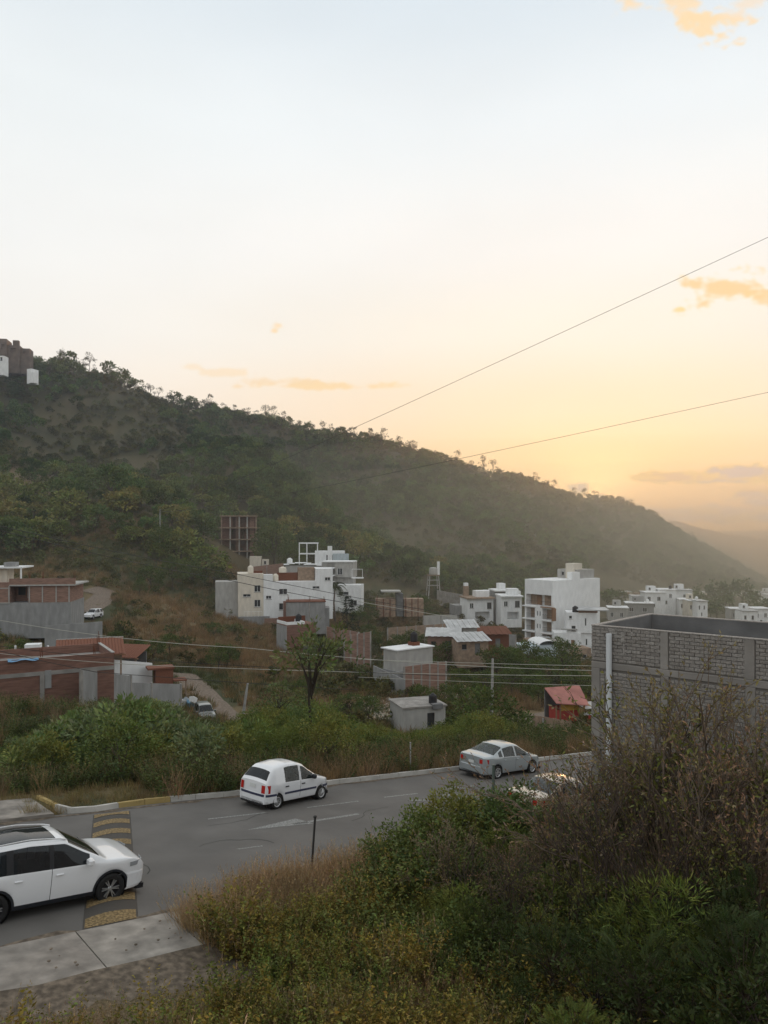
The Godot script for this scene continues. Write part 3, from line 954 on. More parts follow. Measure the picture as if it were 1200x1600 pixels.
	for y in [1.2, 3.4, 5.6]:
		if y > h: continue
		part(pp, "bracket", box_mesh(Vector3(0.52, y, 0.0), Vector3(0.72, y + 0.05, 0.18)), M.downpipe)
	for s in [[1.02, h - 0.16, 0.06, 0.5], [1.05, h - 0.5, 0.03, 0.55], [1.3, h - 0.12, 0.035, 0.2], [0.66, h - 0.06, 0.1, 0.14]]:
		var q := MB.new()
		q.chamfer_box(Vector3(s[0] - s[2], s[1] - s[3] * 0.6, 0.0), Vector3(s[0] + s[2], s[1], 0.013), 0.005)
		part(o, "mortar_drip", q.done(), M.block_pale)

func yard_wall(called: String, label: String, a: Vector3, b: Vector3, ha: float, m: Material, group := "", pillars := 0, drop := 1.0) -> Node3D:
	# a free standing wall from a to b (points of its top edge), ha high, with pillars
	var o := thing(called, label, "wall", Vector3(a.x, a.y - ha, a.z), 0.0, group)
	var w := b - a
	var flat := Vector3(w.x, 0, w.z)
	o.rotation.y = atan2(-w.z, w.x)
	var L := flat.length()
	var q := MB.new()
	var dy := b.y - a.y
	var t := 0.14
	var c := [Vector3(0, -drop, 0), Vector3(0, ha, 0), Vector3(L, ha + dy, 0), Vector3(L, -drop + minf(dy, 0.0), 0)]
	var e := []
	for k in c: e.append(k + Vector3(0, 0, -t))
	q.quad(c[0], c[1], c[2], c[3]); q.quad(e[3], e[2], e[1], e[0]); q.quad(c[1], e[1], e[2], c[2]); q.quad(e[0], e[1], c[1], c[0]); q.quad(c[3], c[2], e[2], e[3])
	part(o, "wall_panel", q.done(), m)
	for i in pillars:
		var f := float(i) / maxi(pillars - 1, 1)
		part(o, "pillar", box_mesh(Vector3(L * f - 0.12, -drop + minf(dy, 0.0), -t - 0.02), Vector3(L * f + 0.12, ha + dy * f + 0.06, 0.03)), M.concrete)
	return o

func make_town() -> void:
	var o: Node3D
	var s := 0.0
	# --- brick house in the lower left corner of the town, open roof
	o = building("brick_house", "roofless-looking red brick house with parapet and grey pillar, low on the left", -60, 1135, 56.0, 30)
	shell(o, "wall", M.red_brick, Vector3(0, -2, 0), 10.6, 5.75, 6.0, [], true)
	slab_part(o, "roof_slab", M.concrete, Vector3(0.15, 3.6, -5.85), Vector3(10.45, 3.82, -0.15))
	parapet(o, M.red_brick, Vector3(0, 3.76, 0), 10.6, 6.0, 0.75)
	slab_part(o, "ring_beam", M.concrete, Vector3(-0.02, 3.2, 0.0), Vector3(10.62, 3.5, 0.06))
	slab_part(o, "plinth", M.concrete_dark, Vector3(-0.02, -2, 0.0), Vector3(10.62, 0.25, 0.08))
	for x in [5.2, 9.0, 1.5]: slab_part(o, "pillar", M.concrete if x > 2.0 else M.grey_wall, Vector3(x, 0.25, 0.0), Vector3(x + 0.32, 3.2, 0.09))
	slab_part(o, "pillar", M.grey_wall, Vector3(5.55, 2.2, 0.0), Vector3(6.0, 3.55, 0.1))
	slab_part(o, "coping", M.plaster, Vector3(10.4, 4.515, -6.05), Vector3(10.65, 4.57, 0.04))
	var tarp := MB.new()
	for i in 7:
		for k in 2:
			var x0 := 3.0 + i * 0.3
			var g := func(x: float, z: float) -> Vector3: return Vector3(x, 4.53 + 0.035 * sin(x * 5.0) + 0.04 * sin(z * 7.0 + x * 3.0) - 0.25 * maxf(0.0, z), z)
			tarp.quad(g.call(x0, 0.3 - k * 0.3), g.call(x0, -k * 0.3), g.call(x0 + 0.3, -k * 0.3), g.call(x0 + 0.3, 0.3 - k * 0.3))
	part(o, "tarpaulin", tarp.done(), M.tarp_blue)
	# --- stepped grey compound wall
	yard_wall("compound_wall", "long stepped grey block wall right of the low brick house", P(128, 1047, 58.5), P(205, 1056, 66.0), 3.8, M.grey_wall, "", 2, 2.0)
	yard_wall("compound_wall", "lower end of the grey compound wall beside the dirt lane", P(185, 1066, 65.0), P(283, 1069, 74.0), 2.6, M.grey_wall, "", 3, 2.0)
	# --- open shed with clay tile roof, and a smaller tile roof behind
	o = building("tiled_shelter", "open shelter with long clay tile roof on thin red posts", 92, 1062, 72.0, 22)
	tile_roof(o, 5.6, 3.2, 2.2, 0.95)
	for x in [0.1, 1.9, 3.7, 5.4]: slab_part(o, "post", M.tan_wall, Vector3(x, -1.5, -0.2), Vector3(x + 0.16, 2.1, -0.04))
	shell(o, "wall", M.tan_wall, Vector3(0, -1.5, -2.2), 5.6, 3.9, 1.0)
	slab_part(o, "ridge", M.plaster, Vector3(-0.3, 3.15, -3.6), Vector3(5.9, 3.3, -3.4))
	o = building("tiled_shelter", "small dark red tile roof behind the white yard wall", 176, 1040, 79.0, -12)
	tile_roof(o, 2.6, 2.4, 0.95, 0.75)
	for x in [0.0, 2.4]: slab_part(o, "post", M.tan_wall, Vector3(x, -2.2, -0.2), Vector3(x + 0.16, 0.9, -0.04))
	slab_part(o, "wall", M.concrete_dark, Vector3(0, -2.2, -2.2), Vector3(2.6, 1.2, -2.05))
	yard_wall("white_yard_wall", "smooth white wall sloping down behind the grey compound wall", P(179, 1031, 75.0), P(238, 1036, 78.0), 3.0, M.white_wall)
	o = building("terracotta_kiosk", "small terracotta box hut with flat tile roof and dark doorway", 243, 1072, 76.0, 24)
	shell(o, "wall", M.roof_tile, Vector3(0, -1.0, 0), 1.7, 2.6, 1.5, [[3, 0.3, 1.1, 0.9, 1.3, "void", 0.5]])
	slab_part(o, "roof_slab", M.roof_tile, Vector3(-0.75, 1.6, -1.6), Vector3(1.8, 1.78, 0.15))
	slab_part(o, "porch_roof", M.roof_tile, Vector3(1.72, 0.35, -1.2), Vector3(3.0, 0.48, 0.3))
	slab_part(o, "porch_post", M.tan_wall, Vector3(2.85, -1.0, 0.05), Vector3(2.97, 0.35, 0.2))
	for k in 9:
		var q := MB.new()
		q.col = [Color(0.55, 0.55, 0.54), Color(0.30, 0.33, 0.36), Color(0.08, 0.08, 0.08), Color(0.16, 0.30, 0.42)][k % 4]
		q.chamfer_box(Vector3(-0.35, -0.3, -0.3) * rng.randf_range(0.7, 1.3), Vector3(0.35, 0.35, 0.3) * rng.randf_range(0.7, 1.3), 0.06, Transform3D(Basis(Vector3(1, 1, 0).normalized(), rng.randf() * TAU)))
		var at := P(272 + k * 3.6, 1071 - 9.0 * rng.randf() * (1.0 if k < 6 else 0.5), 84.0)
		at.y = H(at.x, at.z) + 0.25 + 0.3 * (k % 3)
		var sk := piece("scrap_bale", q.done(), M.rubble, "", "pale scrap bundle heaped at the end of the dirt lane", "scrap")
		sk.position = at; sk.set_meta("group", "scrap heap by the terracotta hut")
	# --- white posts and pale blue hut behind the brick house
	o = building("blue_hut", "tiny white and blue hut behind the low brick house", 38, 1032, 70.0, 15)
	shell(o, "wall", M.white_wall, Vector3(0, -1.5, 0), 1.3, 2.9, 1.2, [[0, 0.1, 0.3, 0.25, 2.2, "door", 0.1, M.tarp_blue]])
	for k in 2:
		var q := MB.new(); q.tube(Vector3(0, -2.0, 0), Vector3(0, 1.2, 0), 0.09, 0.09, 8)
		var pp := piece("white_post", q.done(), M.white_metal, "", ["short white post left of the tiny blue hut", "short white post right of the tiny blue hut"][k], "post")
		pp.position = P([24.0, 75.0][k], 1030, 68.0)
	# --- two storey brick house on a tall plinth, left
	o = building("plinth_house", "wide brick house on tall grey plinth with white roof frame", -146, 968, 110.0, 8)
	shell(o, "plinth", M.grey_wall, Vector3(0, -3.0, 0), 22.3, 5.2, 8.0)
	shell(o, "wall", M.pale_brick, Vector3(0, 2.2, 0.02), 13.9, 2.9, 8.0, [[0, 8.6, 1.55, 1.5, 1.0, "window", 0.15, M.white_metal], [0, 10.6, 1.55, 1.4, 1.0, "window", 0.15, M.white_metal], [0, 5.5, 1.55, 1.5, 1.0, "window", 0.15, M.white_metal]])
	shell(o, "wall", M.pale_brick, Vector3(16.4, 2.2, 0.02), 5.8, 2.4, 8.0)
	slab_part(o, "wall", M.pale_brick, Vector3(13.9, 2.2, -3.0), Vector3(16.4, 5.1, -2.8))
	slab_part(o, "window", M.glass_dark, Vector3(14.2, 3.1, -2.8), Vector3(15.2, 4.2, -2.74))
	slab_part(o, "door", M.white_metal, Vector3(15.5, 2.6, -2.8), Vector3(16.2, 4.3, -2.74))
	slab_part(o, "ring_beam", M.plaster, Vector3(13.9, 4.62, -8.0), Vector3(23.0, 4.82, 0.35))
	slab_part(o, "ring_beam", M.plaster, Vector3(-0.1, 4.25, 0.0), Vector3(13.95, 4.38, 0.1))
	slab_part(o, "roof_wall", M.pale_brick, Vector3(13.9, 4.82, 0.05), Vector3(23.0, 5.7, 0.3))
	slab_part(o, "ring_beam", M.plaster, Vector3(-0.1, 2.1, 0.0), Vector3(13.95, 2.25, 0.1))
	for x in [7.3, 10.4, 13.7, 16.5, 18.3, 20.2, 22.0]: slab_part(o, "pillar", M.plaster, Vector3(x, 2.2, 0.02), Vector3(x + 0.16, 4.6, 0.09))
	slab_part(o, "roof_slab", M.white_metal, Vector3(3.0, 7.15, -6.0), Vector3(15.4, 7.35, -0.5))
	for x in [3.2, 8.6, 11.2, 15.1]: slab_part(o, "roof_post", M.white_metal, Vector3(x, 5.1, -0.8), Vector3(x + 0.2, 7.15, -0.6))
	shell(o, "roof_room", M.cream_wall, Vector3(9.4, 5.1, -1.5), 3.6, 2.0, 3.0, [[0, 0.3, 0.5, 0.8, 1.1, "window"]])
	slab_part(o, "roof_room", M.grey_wall, Vector3(12.6, 7.35, -3.0), Vector3(14.2, 8.0, -1.4))
	tank(o, M.white_wall, Vector3(8.2, 7.35, -2.0), 0.4, 1.0)
	yard_wall("terrace_wall", "low grey retaining wall below the plinth house", P(70, 978, 104.0), P(160, 971, 108.0), 1.8, M.grey_wall, "", 0, 2.5)
	# --- concrete frame under construction up the slope
	o = building("frame_tower", "skeleton of brick and concrete four floors high, unfinished", 345, 880, 226.0, 10)
	for f in 5:
		slab_part(o, "floor_slab", M.tan_wall, Vector3(-0.4 - 0.2 * (f % 2), 3.45 * f - 0.15, -8.0), Vector3(10.6 + 0.9 * (f == 3 as int), 3.45 * f + 0.15, 0.5))
	for f in 4:
		for x in [0.0, 2.5, 5.1, 7.4, 10.0]:
			slab_part(o, "column", M.plaster if int(x * 10) in [25, 51, 74] else M.tan_wall, Vector3(x, 3.45 * f + 0.15 - (6.0 if f == 0 else 0.0), -0.3), Vector3(x + 0.36, 3.45 * f + 3.3, 0.06))
			slab_part(o, "column", M.red_brick, Vector3(x, 3.45 * f + 0.15, -7.9), Vector3(x + 0.36, 3.45 * f + 3.3, -7.54))
		slab_part(o, "brick_infill", M.red_brick, Vector3(0.36, 3.45 * f + 0.15, -2.0), Vector3(2.2 + 0.4 * f, 3.45 * f + 3.3, -1.8))
		slab_part(o, "brick_infill", M.pale_brick, Vector3(4.2, 3.45 * f + 0.15, -3.0), Vector3(5.6, 3.45 * f + 3.3, -2.8))
		slab_part(o, "brick_infill", M.red_brick, Vector3(6.6, 3.45 * f + 0.15, -3.4), Vector3(9.2, 3.45 * f + 1.7, -3.2))
		slab_part(o, "brick_infill", M.pale_brick, Vector3(8.4, 3.45 * f + 0.15, -1.6), Vector3(9.6, 3.45 * f + 3.3, -1.4))
		slab_part(o, "back_wall", M.red_brick, Vector3(0.4, 3.45 * f + 0.15, -8.0), Vector3(10.0, 3.45 * f + 3.3, -7.95))
	slab_part(o, "podium", M.concrete, Vector3(-2.0, -8.0, -8.0), Vector3(4.5, -0.16, 0.2))
	slab_part(o, "podium", M.pale_brick, Vector3(4.5, -8.0, -6.0), Vector3(10.0, -2.4, -0.6))
	slab_part(o, "stair_wall", M.concrete, Vector3(5.2, -7.0, 0.3), Vector3(8.0, -0.6, 1.4))
	yard_wall("brick_yard_wall", "thin brick wall between the frame tower and the white house", P(390, 886, 205.0), P(443, 880, 212.0), 3.2, M.pale_brick, "", 3, 3.0)
	o = building("small_cream_house", "cream boxes at the foot of the concrete frame tower", 390, 882, 214.0, 5)
	shell(o, "wall", M.cream_wall, Vector3(0, -2, 0), 3.2, 4.2, 3.0)
	shell(o, "annex", M.cream_wall, Vector3(3.4, -2, 0.3), 1.8, 3.4, 2.5, [[0, 0.5, 2.0, 0.7, 1.0, "window"]])
	# --- big white house
	o = building("white_house", "large white and cream stepped house with green windows on a grey base", 372, 967, 160.0, 12)
	shell(o, "base_wall", M.grey_wall, Vector3(-3.6, -4, 0), 17.0, 4.4, 9.0)
	shell(o, "base_wall", M.grey_wall, Vector3(0.4, -4, 1.2), 6.0, 4.5, 1.0)
	shell(o, "wall", M.cream_wall, Vector3(0, 0.4, 0.0), 5.2, 8.9, 8.0, [[0, 1.0, 4.1, 1.6, 0.6, "window"], [0, 3.3, 2.0, 1.3, 1.5, "window"], [0, 3.3, 5.1, 1.3, 1.4, "window"]])
	shell(o, "wall", M.plaster, Vector3(-4.6, 0.4, -1.2), 4.58, 7.2, 6.0)
	shell(o, "wall", M.white_wall, Vector3(5.2, -0.4, 0.3), 14.5, 8.0, 9.0, [[0, 0.5, 4.4, 1.1, 0.7, "window"], [0, 3.2, 2.1, 1.7, 1.4, "window"], [0, 3.2, 5.3, 1.7, 1.2, "window"], [0, 10.2, 6.4, 1.5, 0.55, "window"]])
	shell(o, "tower", M.white_wall, Vector3(5.2, 7.6, 0.28), 1.9, 1.5, 2.0)
	shell(o, "tower", M.white_wall, Vector3(16.2, 7.6, 0.28), 3.5, 2.6, 5.0, [[0, 1.8, -0.8 + 0.9, 1.2, 0.7, "window"]])
	slab_part(o, "roof_room", M.rust, Vector3(8.2, 7.6, -3.5), Vector3(12.6, 9.3, -2.6))
	slab_part(o, "roof_room", M.tan_wall, Vector3(12.6, 7.6, -3.4), Vector3(16.1, 10.4, -2.0))
	slab_part(o, "awning", M.rust, Vector3(2.3, 9.3, -2.6), Vector3(5.1, 9.8, -2.0))
	tank(o, M.cream_wall, Vector3(2.6, 9.3, -1.5), 0.6, 1.7); tank(o, M.cream_wall, Vector3(7.8, 7.6, -1.5), 0.6, 1.6); tank(o, M.cream_wall, Vector3(9.4, 9.3, -3.0), 0.8, 1.3)
	slab_part(o, "brick_band", M.pale_brick, Vector3(5.3, -1.4, 1.0), Vector3(11.0, 0.1, 1.3))
	slab_part(o, "chimney", M.red_brick, Vector3(9.2, 0.0, 1.0), Vector3(9.9, 3.6, 1.6))
	for k in 6: slab_part(o, "railing_post", M.white_metal, Vector3(1.2 + k * 0.72, 0.4, 0.9), Vector3(1.24 + k * 0.72, 1.5, 0.94))
	slab_part(o, "railing", M.white_metal, Vector3(1.2, 1.5, 0.89), Vector3(4.9, 1.55, 0.95))
	# --- grey block hall in front of it
	o = building("grey_hall", "plain grey block building below the white house, flat roof", 447, 967, 150.0, 6)
	shell(o, "wall", M.grey_wall, Vector3(0, -3.0, 0), 7.6, 6.2, 5.0)
	slab_part(o, "pillar", M.concrete, Vector3(4.4, -3, 0), Vector3(4.6, 3.1, 0.05))
	slab_part(o, "roof_edge", M.rust, Vector3(-0.1, 3.2, -5.0), Vector3(7.7, 3.34, 0.1))
	shell(o, "annex", M.grey_wall, Vector3(7.6, -3.0, -0.5), 0.8, 5.0, 4.0)
	# --- low brick house with black tank, and brick yard walls
	o = building("tank_house", "low brick house with black water tank on a red roof", 448, 1003, 134.0, 30)
	shell(o, "wall", M.red_brick, Vector3(0, -2.5, 0), 5.6, 5.4, 4.5)
	shell(o, "side_wall", M.grey_wall, Vector3(-0.08, -3.5, 0.02), 0.1, 6.2, 4.5)
	parapet(o, M.white_wall, Vector3(0, 2.9, 0), 3.4, 4.5, 0.5)
	slab_part(o, "parapet_panel", M.rust, Vector3(0.2, 2.9, -4.4), Vector3(5.4, 3.9, -4.2))
	tank(o, M.black_plastic, Vector3(3.2, 3.1, -2.2), 0.55, 1.4)
	shell(o, "porch", M.concrete_dark, Vector3(3.0, -3.5, 1.8), 4.0, 2.6, 1.8, [[0, 0.3, 0.6, 2.6, 1.6, "void"]])
	yard_wall("brick_yard_wall", "brick yard wall running right from the tank house", P(510, 979, 138.0), P(560, 988, 132.0), 3.0, M.pale_brick, "", 5, 3.0)
	yard_wall("brick_yard_wall", "taller brick wall with pillars behind the dry reeds", P(538, 994, 128.0), P(579, 987, 128.0), 3.2, M.pale_brick, "", 5, 3.0)
	# --- white villas behind with palm and cypress
	o = building("white_villa", "white modern villa with glass balcony and white roof frame", 480, 905, 205.0, 4)
	shell(o, "wall", M.plaster, Vector3(-0.5, -4, 0), 11.0, 7.5, 7.0, [[0, 3.4, 4.6, 1.6, 1.6, "window"], [0, 6.8, 4.4, 2.2, 1.8, "window"]])
	slab_part(o, "roof_slab", M.white_wall, Vector3(-1.0, 3.5, -7.0), Vector3(11.2, 3.8, 0.8))
	shell(o, "upper_wall", M.white_wall, Vector3(2.0, 3.8, -2.0), 8.0, 3.6, 5.0, [[0, 3.0, 0.4, 3.5, 2.2, "window"]])
	for x in [-2.2, -0.2, 2.6]: slab_part(o, "frame_post", M.white_metal, Vector3(x, 3.8, 0.1), Vector3(x + 0.25, 9.6, 0.35))
	for y in [6.6, 9.4]: slab_part(o, "frame_beam", M.white_metal, Vector3(-2.2, y, 0.05), Vector3(3.0, y + 0.35, 0.4))
	slab_part(o, "roof_pier", M.white_wall, Vector3(5.4, 4.0, 0.4), Vector3(6.6, 8.8, 1.2))
	slab_part(o, "glass_balustrade", M.pale_blue_wall, Vector3(6.7, 4.4, 0.6), Vector3(11.0, 6.8, 0.66))
	o = building("terraced_villa", "grey and white stepped villa behind the palm tree", 487, 937, 186.0, -6)
	shell(o, "wall", M.grey_wall, Vector3(0, -3, -1), 4.6, 5.0, 5.0, [[0, 0.5, 3.0, 3.4, 1.8, "void"]])
	shell(o, "upper_wall", M.concrete_dark, Vector3(0.0, 4.2, -2), 4.2, 3.4, 4.0, [[0, 0.3, 0.5, 1.4, 2.2, "window"], [0, 2.2, 0.5, 1.4, 2.2, "window"]])
	for y in [4.0, 5.6, 7.4]: slab_part(o, "floor_slab", M.white_wall, Vector3(-0.3, y, -4.0), Vector3(5.0, y + 0.25, -0.3))
	shell(o, "white_wing", M.white_wall, Vector3(4.8, -3, 0.2), 7.2, 6.6, 5.0, [[0, 1.8, 4.2, 2.4, 0.8, "window"], [0, 4.6, 1.6, 1.6, 1.4, "window"]])
	shell(o, "upper_wing", M.plaster, Vector3(5.0, 5.2, -4), 4.6, 3.7, 6.0, [[0, 0.6, 0.6, 1.2, 1.6, "window"]])
	slab_part(o, "roof_slab", M.white_wall, Vector3(2.0, 8.9, -9.0), Vector3(9.8, 9.15, -3.6))
	slab_part(o, "balcony", M.white_wall, Vector3(9.8, 5.2, -0.2), Vector3(12.6, 5.5, 1.2))
	for x in [9.9, 12.4]: slab_part(o, "balcony_post", M.white_metal, Vector3(x, 5.5, 1.0), Vector3(x + 0.1, 7.4, 1.1))
	slab_part(o, "balcony_rail", M.white_metal, Vector3(9.9, 7.4, 1.0), Vector3(12.5, 7.5, 1.1))
	slab_part(o, "upper_back", M.plaster, Vector3(1.5, 3.0, -9.0), Vector3(9.4, 8.9, -5.0))
	o = building("cream_roof_house", "long low house with curved white roof above the white house", 445, 896, 196.0, 6)
	shell(o, "wall", M.plaster, Vector3(0, -4, 0), 8.0, 6.0, 4.0)
	for k in 6:
		slab_part(o, "roof_panel", M.white_wall, Vector3(-0.3 + 1.4 * k, 2.0 + 0.55 * sin(PI * (k + 0.5) / 6.0), -4.2), Vector3(1.1 + 1.4 * k, 2.14 + 0.55 * sin(PI * (k + 0.5) / 6.0), 0.4))
	tank(o, M.white_wall, Vector3(1.2, 2.4, -1.4), 0.7, 1.5)
	# --- small house with lilac front, left of centre
	o = building("flat_roof_house", "small white fronted house with long grey side and black tank", 583, 1058, 108.0, 35)
	shell(o, "base_wall", M.grey_wall, Vector3(-0.15, -3.0, 0.1), 3.4, 4.0, 7.0)
	shell(o, "wall", M.plaster, Vector3(0, 1.0, 0), 2.8, 2.75, 6.4, [[3, 0.5, 0.9, 0.8, 1.2, "window"]])
	o.rotation.y = deg_to_rad(-52)
	o.position = P(600, 1056, 106.0)
	slab_part(o, "front_wall", M.white_wall, Vector3(-0.06, 1.0, -6.5), Vector3(-0.003, 3.85, 0.0))
	slab_part(o, "roof_slab", M.white_wall, Vector3(-0.5, 3.75, -6.6), Vector3(3.0, 3.9, 0.2))
	tank(o, M.black_plastic, Vector3(0.9, 4.4, -4.6), 0.5, 1.4)
	slab_part(o, "tank_base", M.rust, Vector3(0.3, 3.9, -5.2), Vector3(1.5, 4.4, -4.0))
	yard_wall("brick_yard_wall", "wide brick retaining wall below the flat roofed house", P(632, 1042, 101.0), P(697, 1034, 104.0), 2.6, M.pale_brick, "", 6, 2.0)
	yard_wall("grey_yard_wall", "sloping grey wall at the foot of the flat roofed house", P(583, 1040, 108.0), P(632, 1062, 100.0), 2.2, M.grey_wall, "", 0, 2.0)
	# --- concrete hut in the trees below
	o = building("concrete_hut", "lone whitewashed concrete hut with flat roof and barred window", 630, 1142, 78.0, 18)
	shell(o, "wall", M.plaster, Vector3(0, -1.5, 0), 4.6, 3.7, 4.2, [[0, 2.6, 1.6, 0.8, 1.5, "window", 0.15, M.frame_dark]])
	slab_part(o, "roof_slab", M.concrete, Vector3(-0.15, 2.2, -4.4), Vector3(4.75, 2.36, 0.15))
	tank(o, M.black_plastic, Vector3(3.6, 2.36, -1.0), 0.42, 1.0)
	slab_part(o, "tank_base", M.concrete_dark, Vector3(3.1, 2.0, -0.4), Vector3(4.2, 2.5, 0.3))
	# --- shop hut with red roof
	o = building("red_roof_shop", "little shop with pink-red sheet roof and red yellow walls", 872, 1137, 76.0, 18)
	var rf := MB.new()
	rf.quad(Vector3(-0.5, 2.55, 0.5), Vector3(0.3, 3.3, -3.2), Vector3(4.4, 3.3, -3.2), Vector3(3.2, 2.1, 0.5))
	rf.quad(Vector3(3.2, 2.02, 0.5), Vector3(4.4, 3.22, -3.2), Vector3(0.3, 3.22, -3.2), Vector3(-0.5, 2.47, 0.5))
	rf.quad(Vector3(-0.5, 2.47, 0.5), Vector3(-0.5, 2.55, 0.5), Vector3(3.2, 2.1, 0.5), Vector3(3.2, 2.02, 0.5))
	part(o, "sheet_roof", rf.done(), M.red_roof)
	shell(o, "wall", M.red_paint, Vector3(0.6, -1.2, -0.4), 2.0, 2.7, 2.4, [], false)
	slab_part(o, "yellow_band", M.yellow_paint, Vector3(0.59, 1.5, -0.5), Vector3(2.61, 2.25, -0.38))
	slab_part(o, "counter", M.red_paint, Vector3(2.7, -1.2, 0.2), Vector3(5.6, 1.1, 0.4))
	slab_part(o, "counter_trim", M.sheet_metal, Vector3(2.7, 1.1, 0.15), Vector3(5.6, 1.35, 0.45))
	slab_part(o, "side_awning", M.sheet_metal, Vector3(2.7, 1.75, -2.0), Vector3(5.8, 1.83, 0.6))
	for x in [-0.35, 0.1, 2.8]: slab_part(o, "post", M.wood_door, Vector3(x, -1.2, 0.1), Vector3(x + 0.12, 2.2, 0.22))
	slab_part(o, "back_wall", M.concrete_dark, Vector3(0.3, -1.2, -3.2), Vector3(4.2, 3.1, -3.05))
	# picket style brick fence: upright boards
	var fa := P(832, 1117, 74.0)
	var fb := P(893, 1127, 68.0)
	o = thing("board_fence", "brown upright board fence in front of the red roofed shop", "fence", Vector3(fa.x, fa.y - 1.6, fa.z))
	o.rotation.y = atan2(-(fb.z - fa.z), fb.x - fa.x)
	var FL := Vector2(fb.x - fa.x, fb.z - fa.z).length()
	for k in 24:
		var x := FL * k / 24.0
		part(o, "board", box_mesh(Vector3(0.01, -1.5, -0.03), Vector3(FL / 24.0 - 0.012, 1.6 + rng.randf_range(-0.03, 0.03), 0.0)), M.tan_wall, Vector3(x, (fb.y - fa.y) * k / 24.0, 0.012 * (k % 2)))
	part(o, "fence_post", box_mesh(Vector3(FL * 0.3, -1.5, 0.03), Vector3(FL * 0.3 + 0.14, 1.75, 0.14)), M.plaster)
	# --- five storey white block
	o = building("white_apartment_block", "five storey white apartment block with brown recessed balconies", 820, 1010, 172.0, -53)
	var W := 8.0
	var ops := []
	for f in 3:
		ops.append([0, 0.45, 3.0 + 2.75 * f, 2.5, 2.3, "void", 1.6])
		ops.append([0, 5.1, 3.0 + 2.75 * f, 2.6, 2.3, "void", 1.6])
		for x in [3.45, 4.2]: ops.append([0, x, 3.6 + 2.75 * f, 0.36, 1.1, "window"])
	ops.append([0, 0.4, 11.4, 7.2, 2.4, "void", 1.8])
	ops.append([0, 0.5, 0.2, 6.4, 2.0, "void", 2.5])
	shell(o, "wall", M.white_wall, Vector3(0, -2.0, 0), W, 17.0, 16.0, ops)
	for f in 4:
		for x in ([0.5, 5.15] if f < 3 else [0.5, 4.4]):
			var wdt: float = 2.4 if f < 3 else 3.1
			var y := 1.06 + 2.75 * f + (0.1 if f == 3 else 0.0)
			var curtain := part(o, "balcony_door", box_mesh(Vector3(x, y, -1.56), Vector3(x + wdt * 0.55, y + 2.2, -1.5)), M.tan_wall)
			part(curtain, "pane", box_mesh(Vector3(x + wdt * 0.55, y, -1.56), Vector3(x + wdt, y + 2.2, -1.52)), M.wood_door)
			var rail := MB.new()
			rail.box(Vector3(x - 0.05, y + 0.95, -0.06), Vector3(x + wdt + 0.1, y + 1.0, -0.02))
			for k in 9: rail.box(Vector3(x + wdt * k / 8.0 - 0.012, y - 0.05, -0.05), Vector3(x + wdt * k / 8.0 + 0.012, y + 0.95, -0.03))
			part(o, "railing", rail.done(), M.frame_dark)
	for f in 4: slab_part(o, "floor_slab", M.white_wall, Vector3(-0.35, 0.75 + 2.75 * f, -1.0), Vector3(3.1, 0.97 + 2.75 * f, 0.5))
	for f in 4: slab_part(o, "floor_slab", M.white_wall, Vector3(4.9, 0.75 + 2.75 * f, -1.0), Vector3(7.99, 0.97 + 2.75 * f, 0.5))
	slab_part(o, "balcony_edge", M.wood_door, Vector3(5.0, 9.1, 0.0), Vector3(8.6, 9.3, 0.6))
	slab_part(o, "balcony_edge", M.wood_door, Vector3(8.1, 6.4, -0.4), Vector3(8.6, 9.1, 0.5))
	shell(o, "roof_room", M.plaster, Vector3(1.2, 15.0, -9.5), 5.6, 2.0, 6.0, [[0, 1.1, 0.6, 0.8, 0.9, "window"], [0, 2.6, 0.6, 0.8, 0.9, "window"]])
	shell(o, "stair_head", M.cream_wall, Vector3(4.0, 15.0, -9.0), 2.2, 3.4, 3.0)
	slab_part(o, "roof_pier", M.white_wall, Vector3(6.6, 15.0, -9.0), Vector3(7.98, 16.6, -6.4))
	for k in [[-11.6, 8.2], [-12.3, 5.4]]:
		part(o, "wall_vent", box_mesh(Vector3(W, k[1], k[0]), Vector3(W + 0.05, k[1] + 0.4, k[0] + 0.4)), M.frame_dark)
	# --- attached white houses right of the block
	o = building("white_annex_house", "white two storey house with small windows right against the apartment block", 866, 1013, 160.0, -8)
	shell(o, "wall", M.white_wall, Vector3(0, -3, 0), 5.4, 6.2, 5.0, [[0, 1.0, 4.0, 0.7, 0.5, "window"], [0, 3.4, 3.2, 0.7, 1.6, "door"]])
	shell(o, "upper_wall", M.white_wall, Vector3(2.6, 3.2, -0.4), 6.0, 4.2, 5.0, [[0, 0.4, 2.9, 0.65, 0.65, "window"], [0, 0.9, 0.4, 0.9, 1.1, "window"], [0, 3.6, 1.5, 0.35, 1.6, "window"]])
	shell(o, "wing", M.white_wall, Vector3(5.4, -3, -0.8), 4.0, 6.2, 4.0, [[0, 1.0, 3.6, 0.4, 1.4, "window"]])
	slab_part(o, "ledge", M.plaster, Vector3(1.4, 3.9, -0.4), Vector3(4.6, 4.1, 0.4))
	slab_part(o, "roof_slab", M.sheet_metal, Vector3(4.6, 7.9, -6.0), Vector3(11.0, 8.1, 0.6))
	slab_part(o, "roof_room", M.wood_door, Vector3(5.0, 7.4, -4.0), Vector3(8.8, 7.9, -0.5))
	tank(o, M.black_plastic, Vector3(4.4, 7.4, -1.5), 0.6, 1.3)
	# --- pale blue chapel like house in front
	o = building("pale_blue_house", "pale blue house with barrel roof and arched window", 818, 1046, 150.0, 10)
	shell(o, "wall", M.pale_blue_wall, Vector3(0, -3, 0), 3.2, 7.4, 6.0)
	shell(o, "wall", M.pale_blue_wall, Vector3(3.2, -3, 0.4), 3.6, 7.6, 6.0)
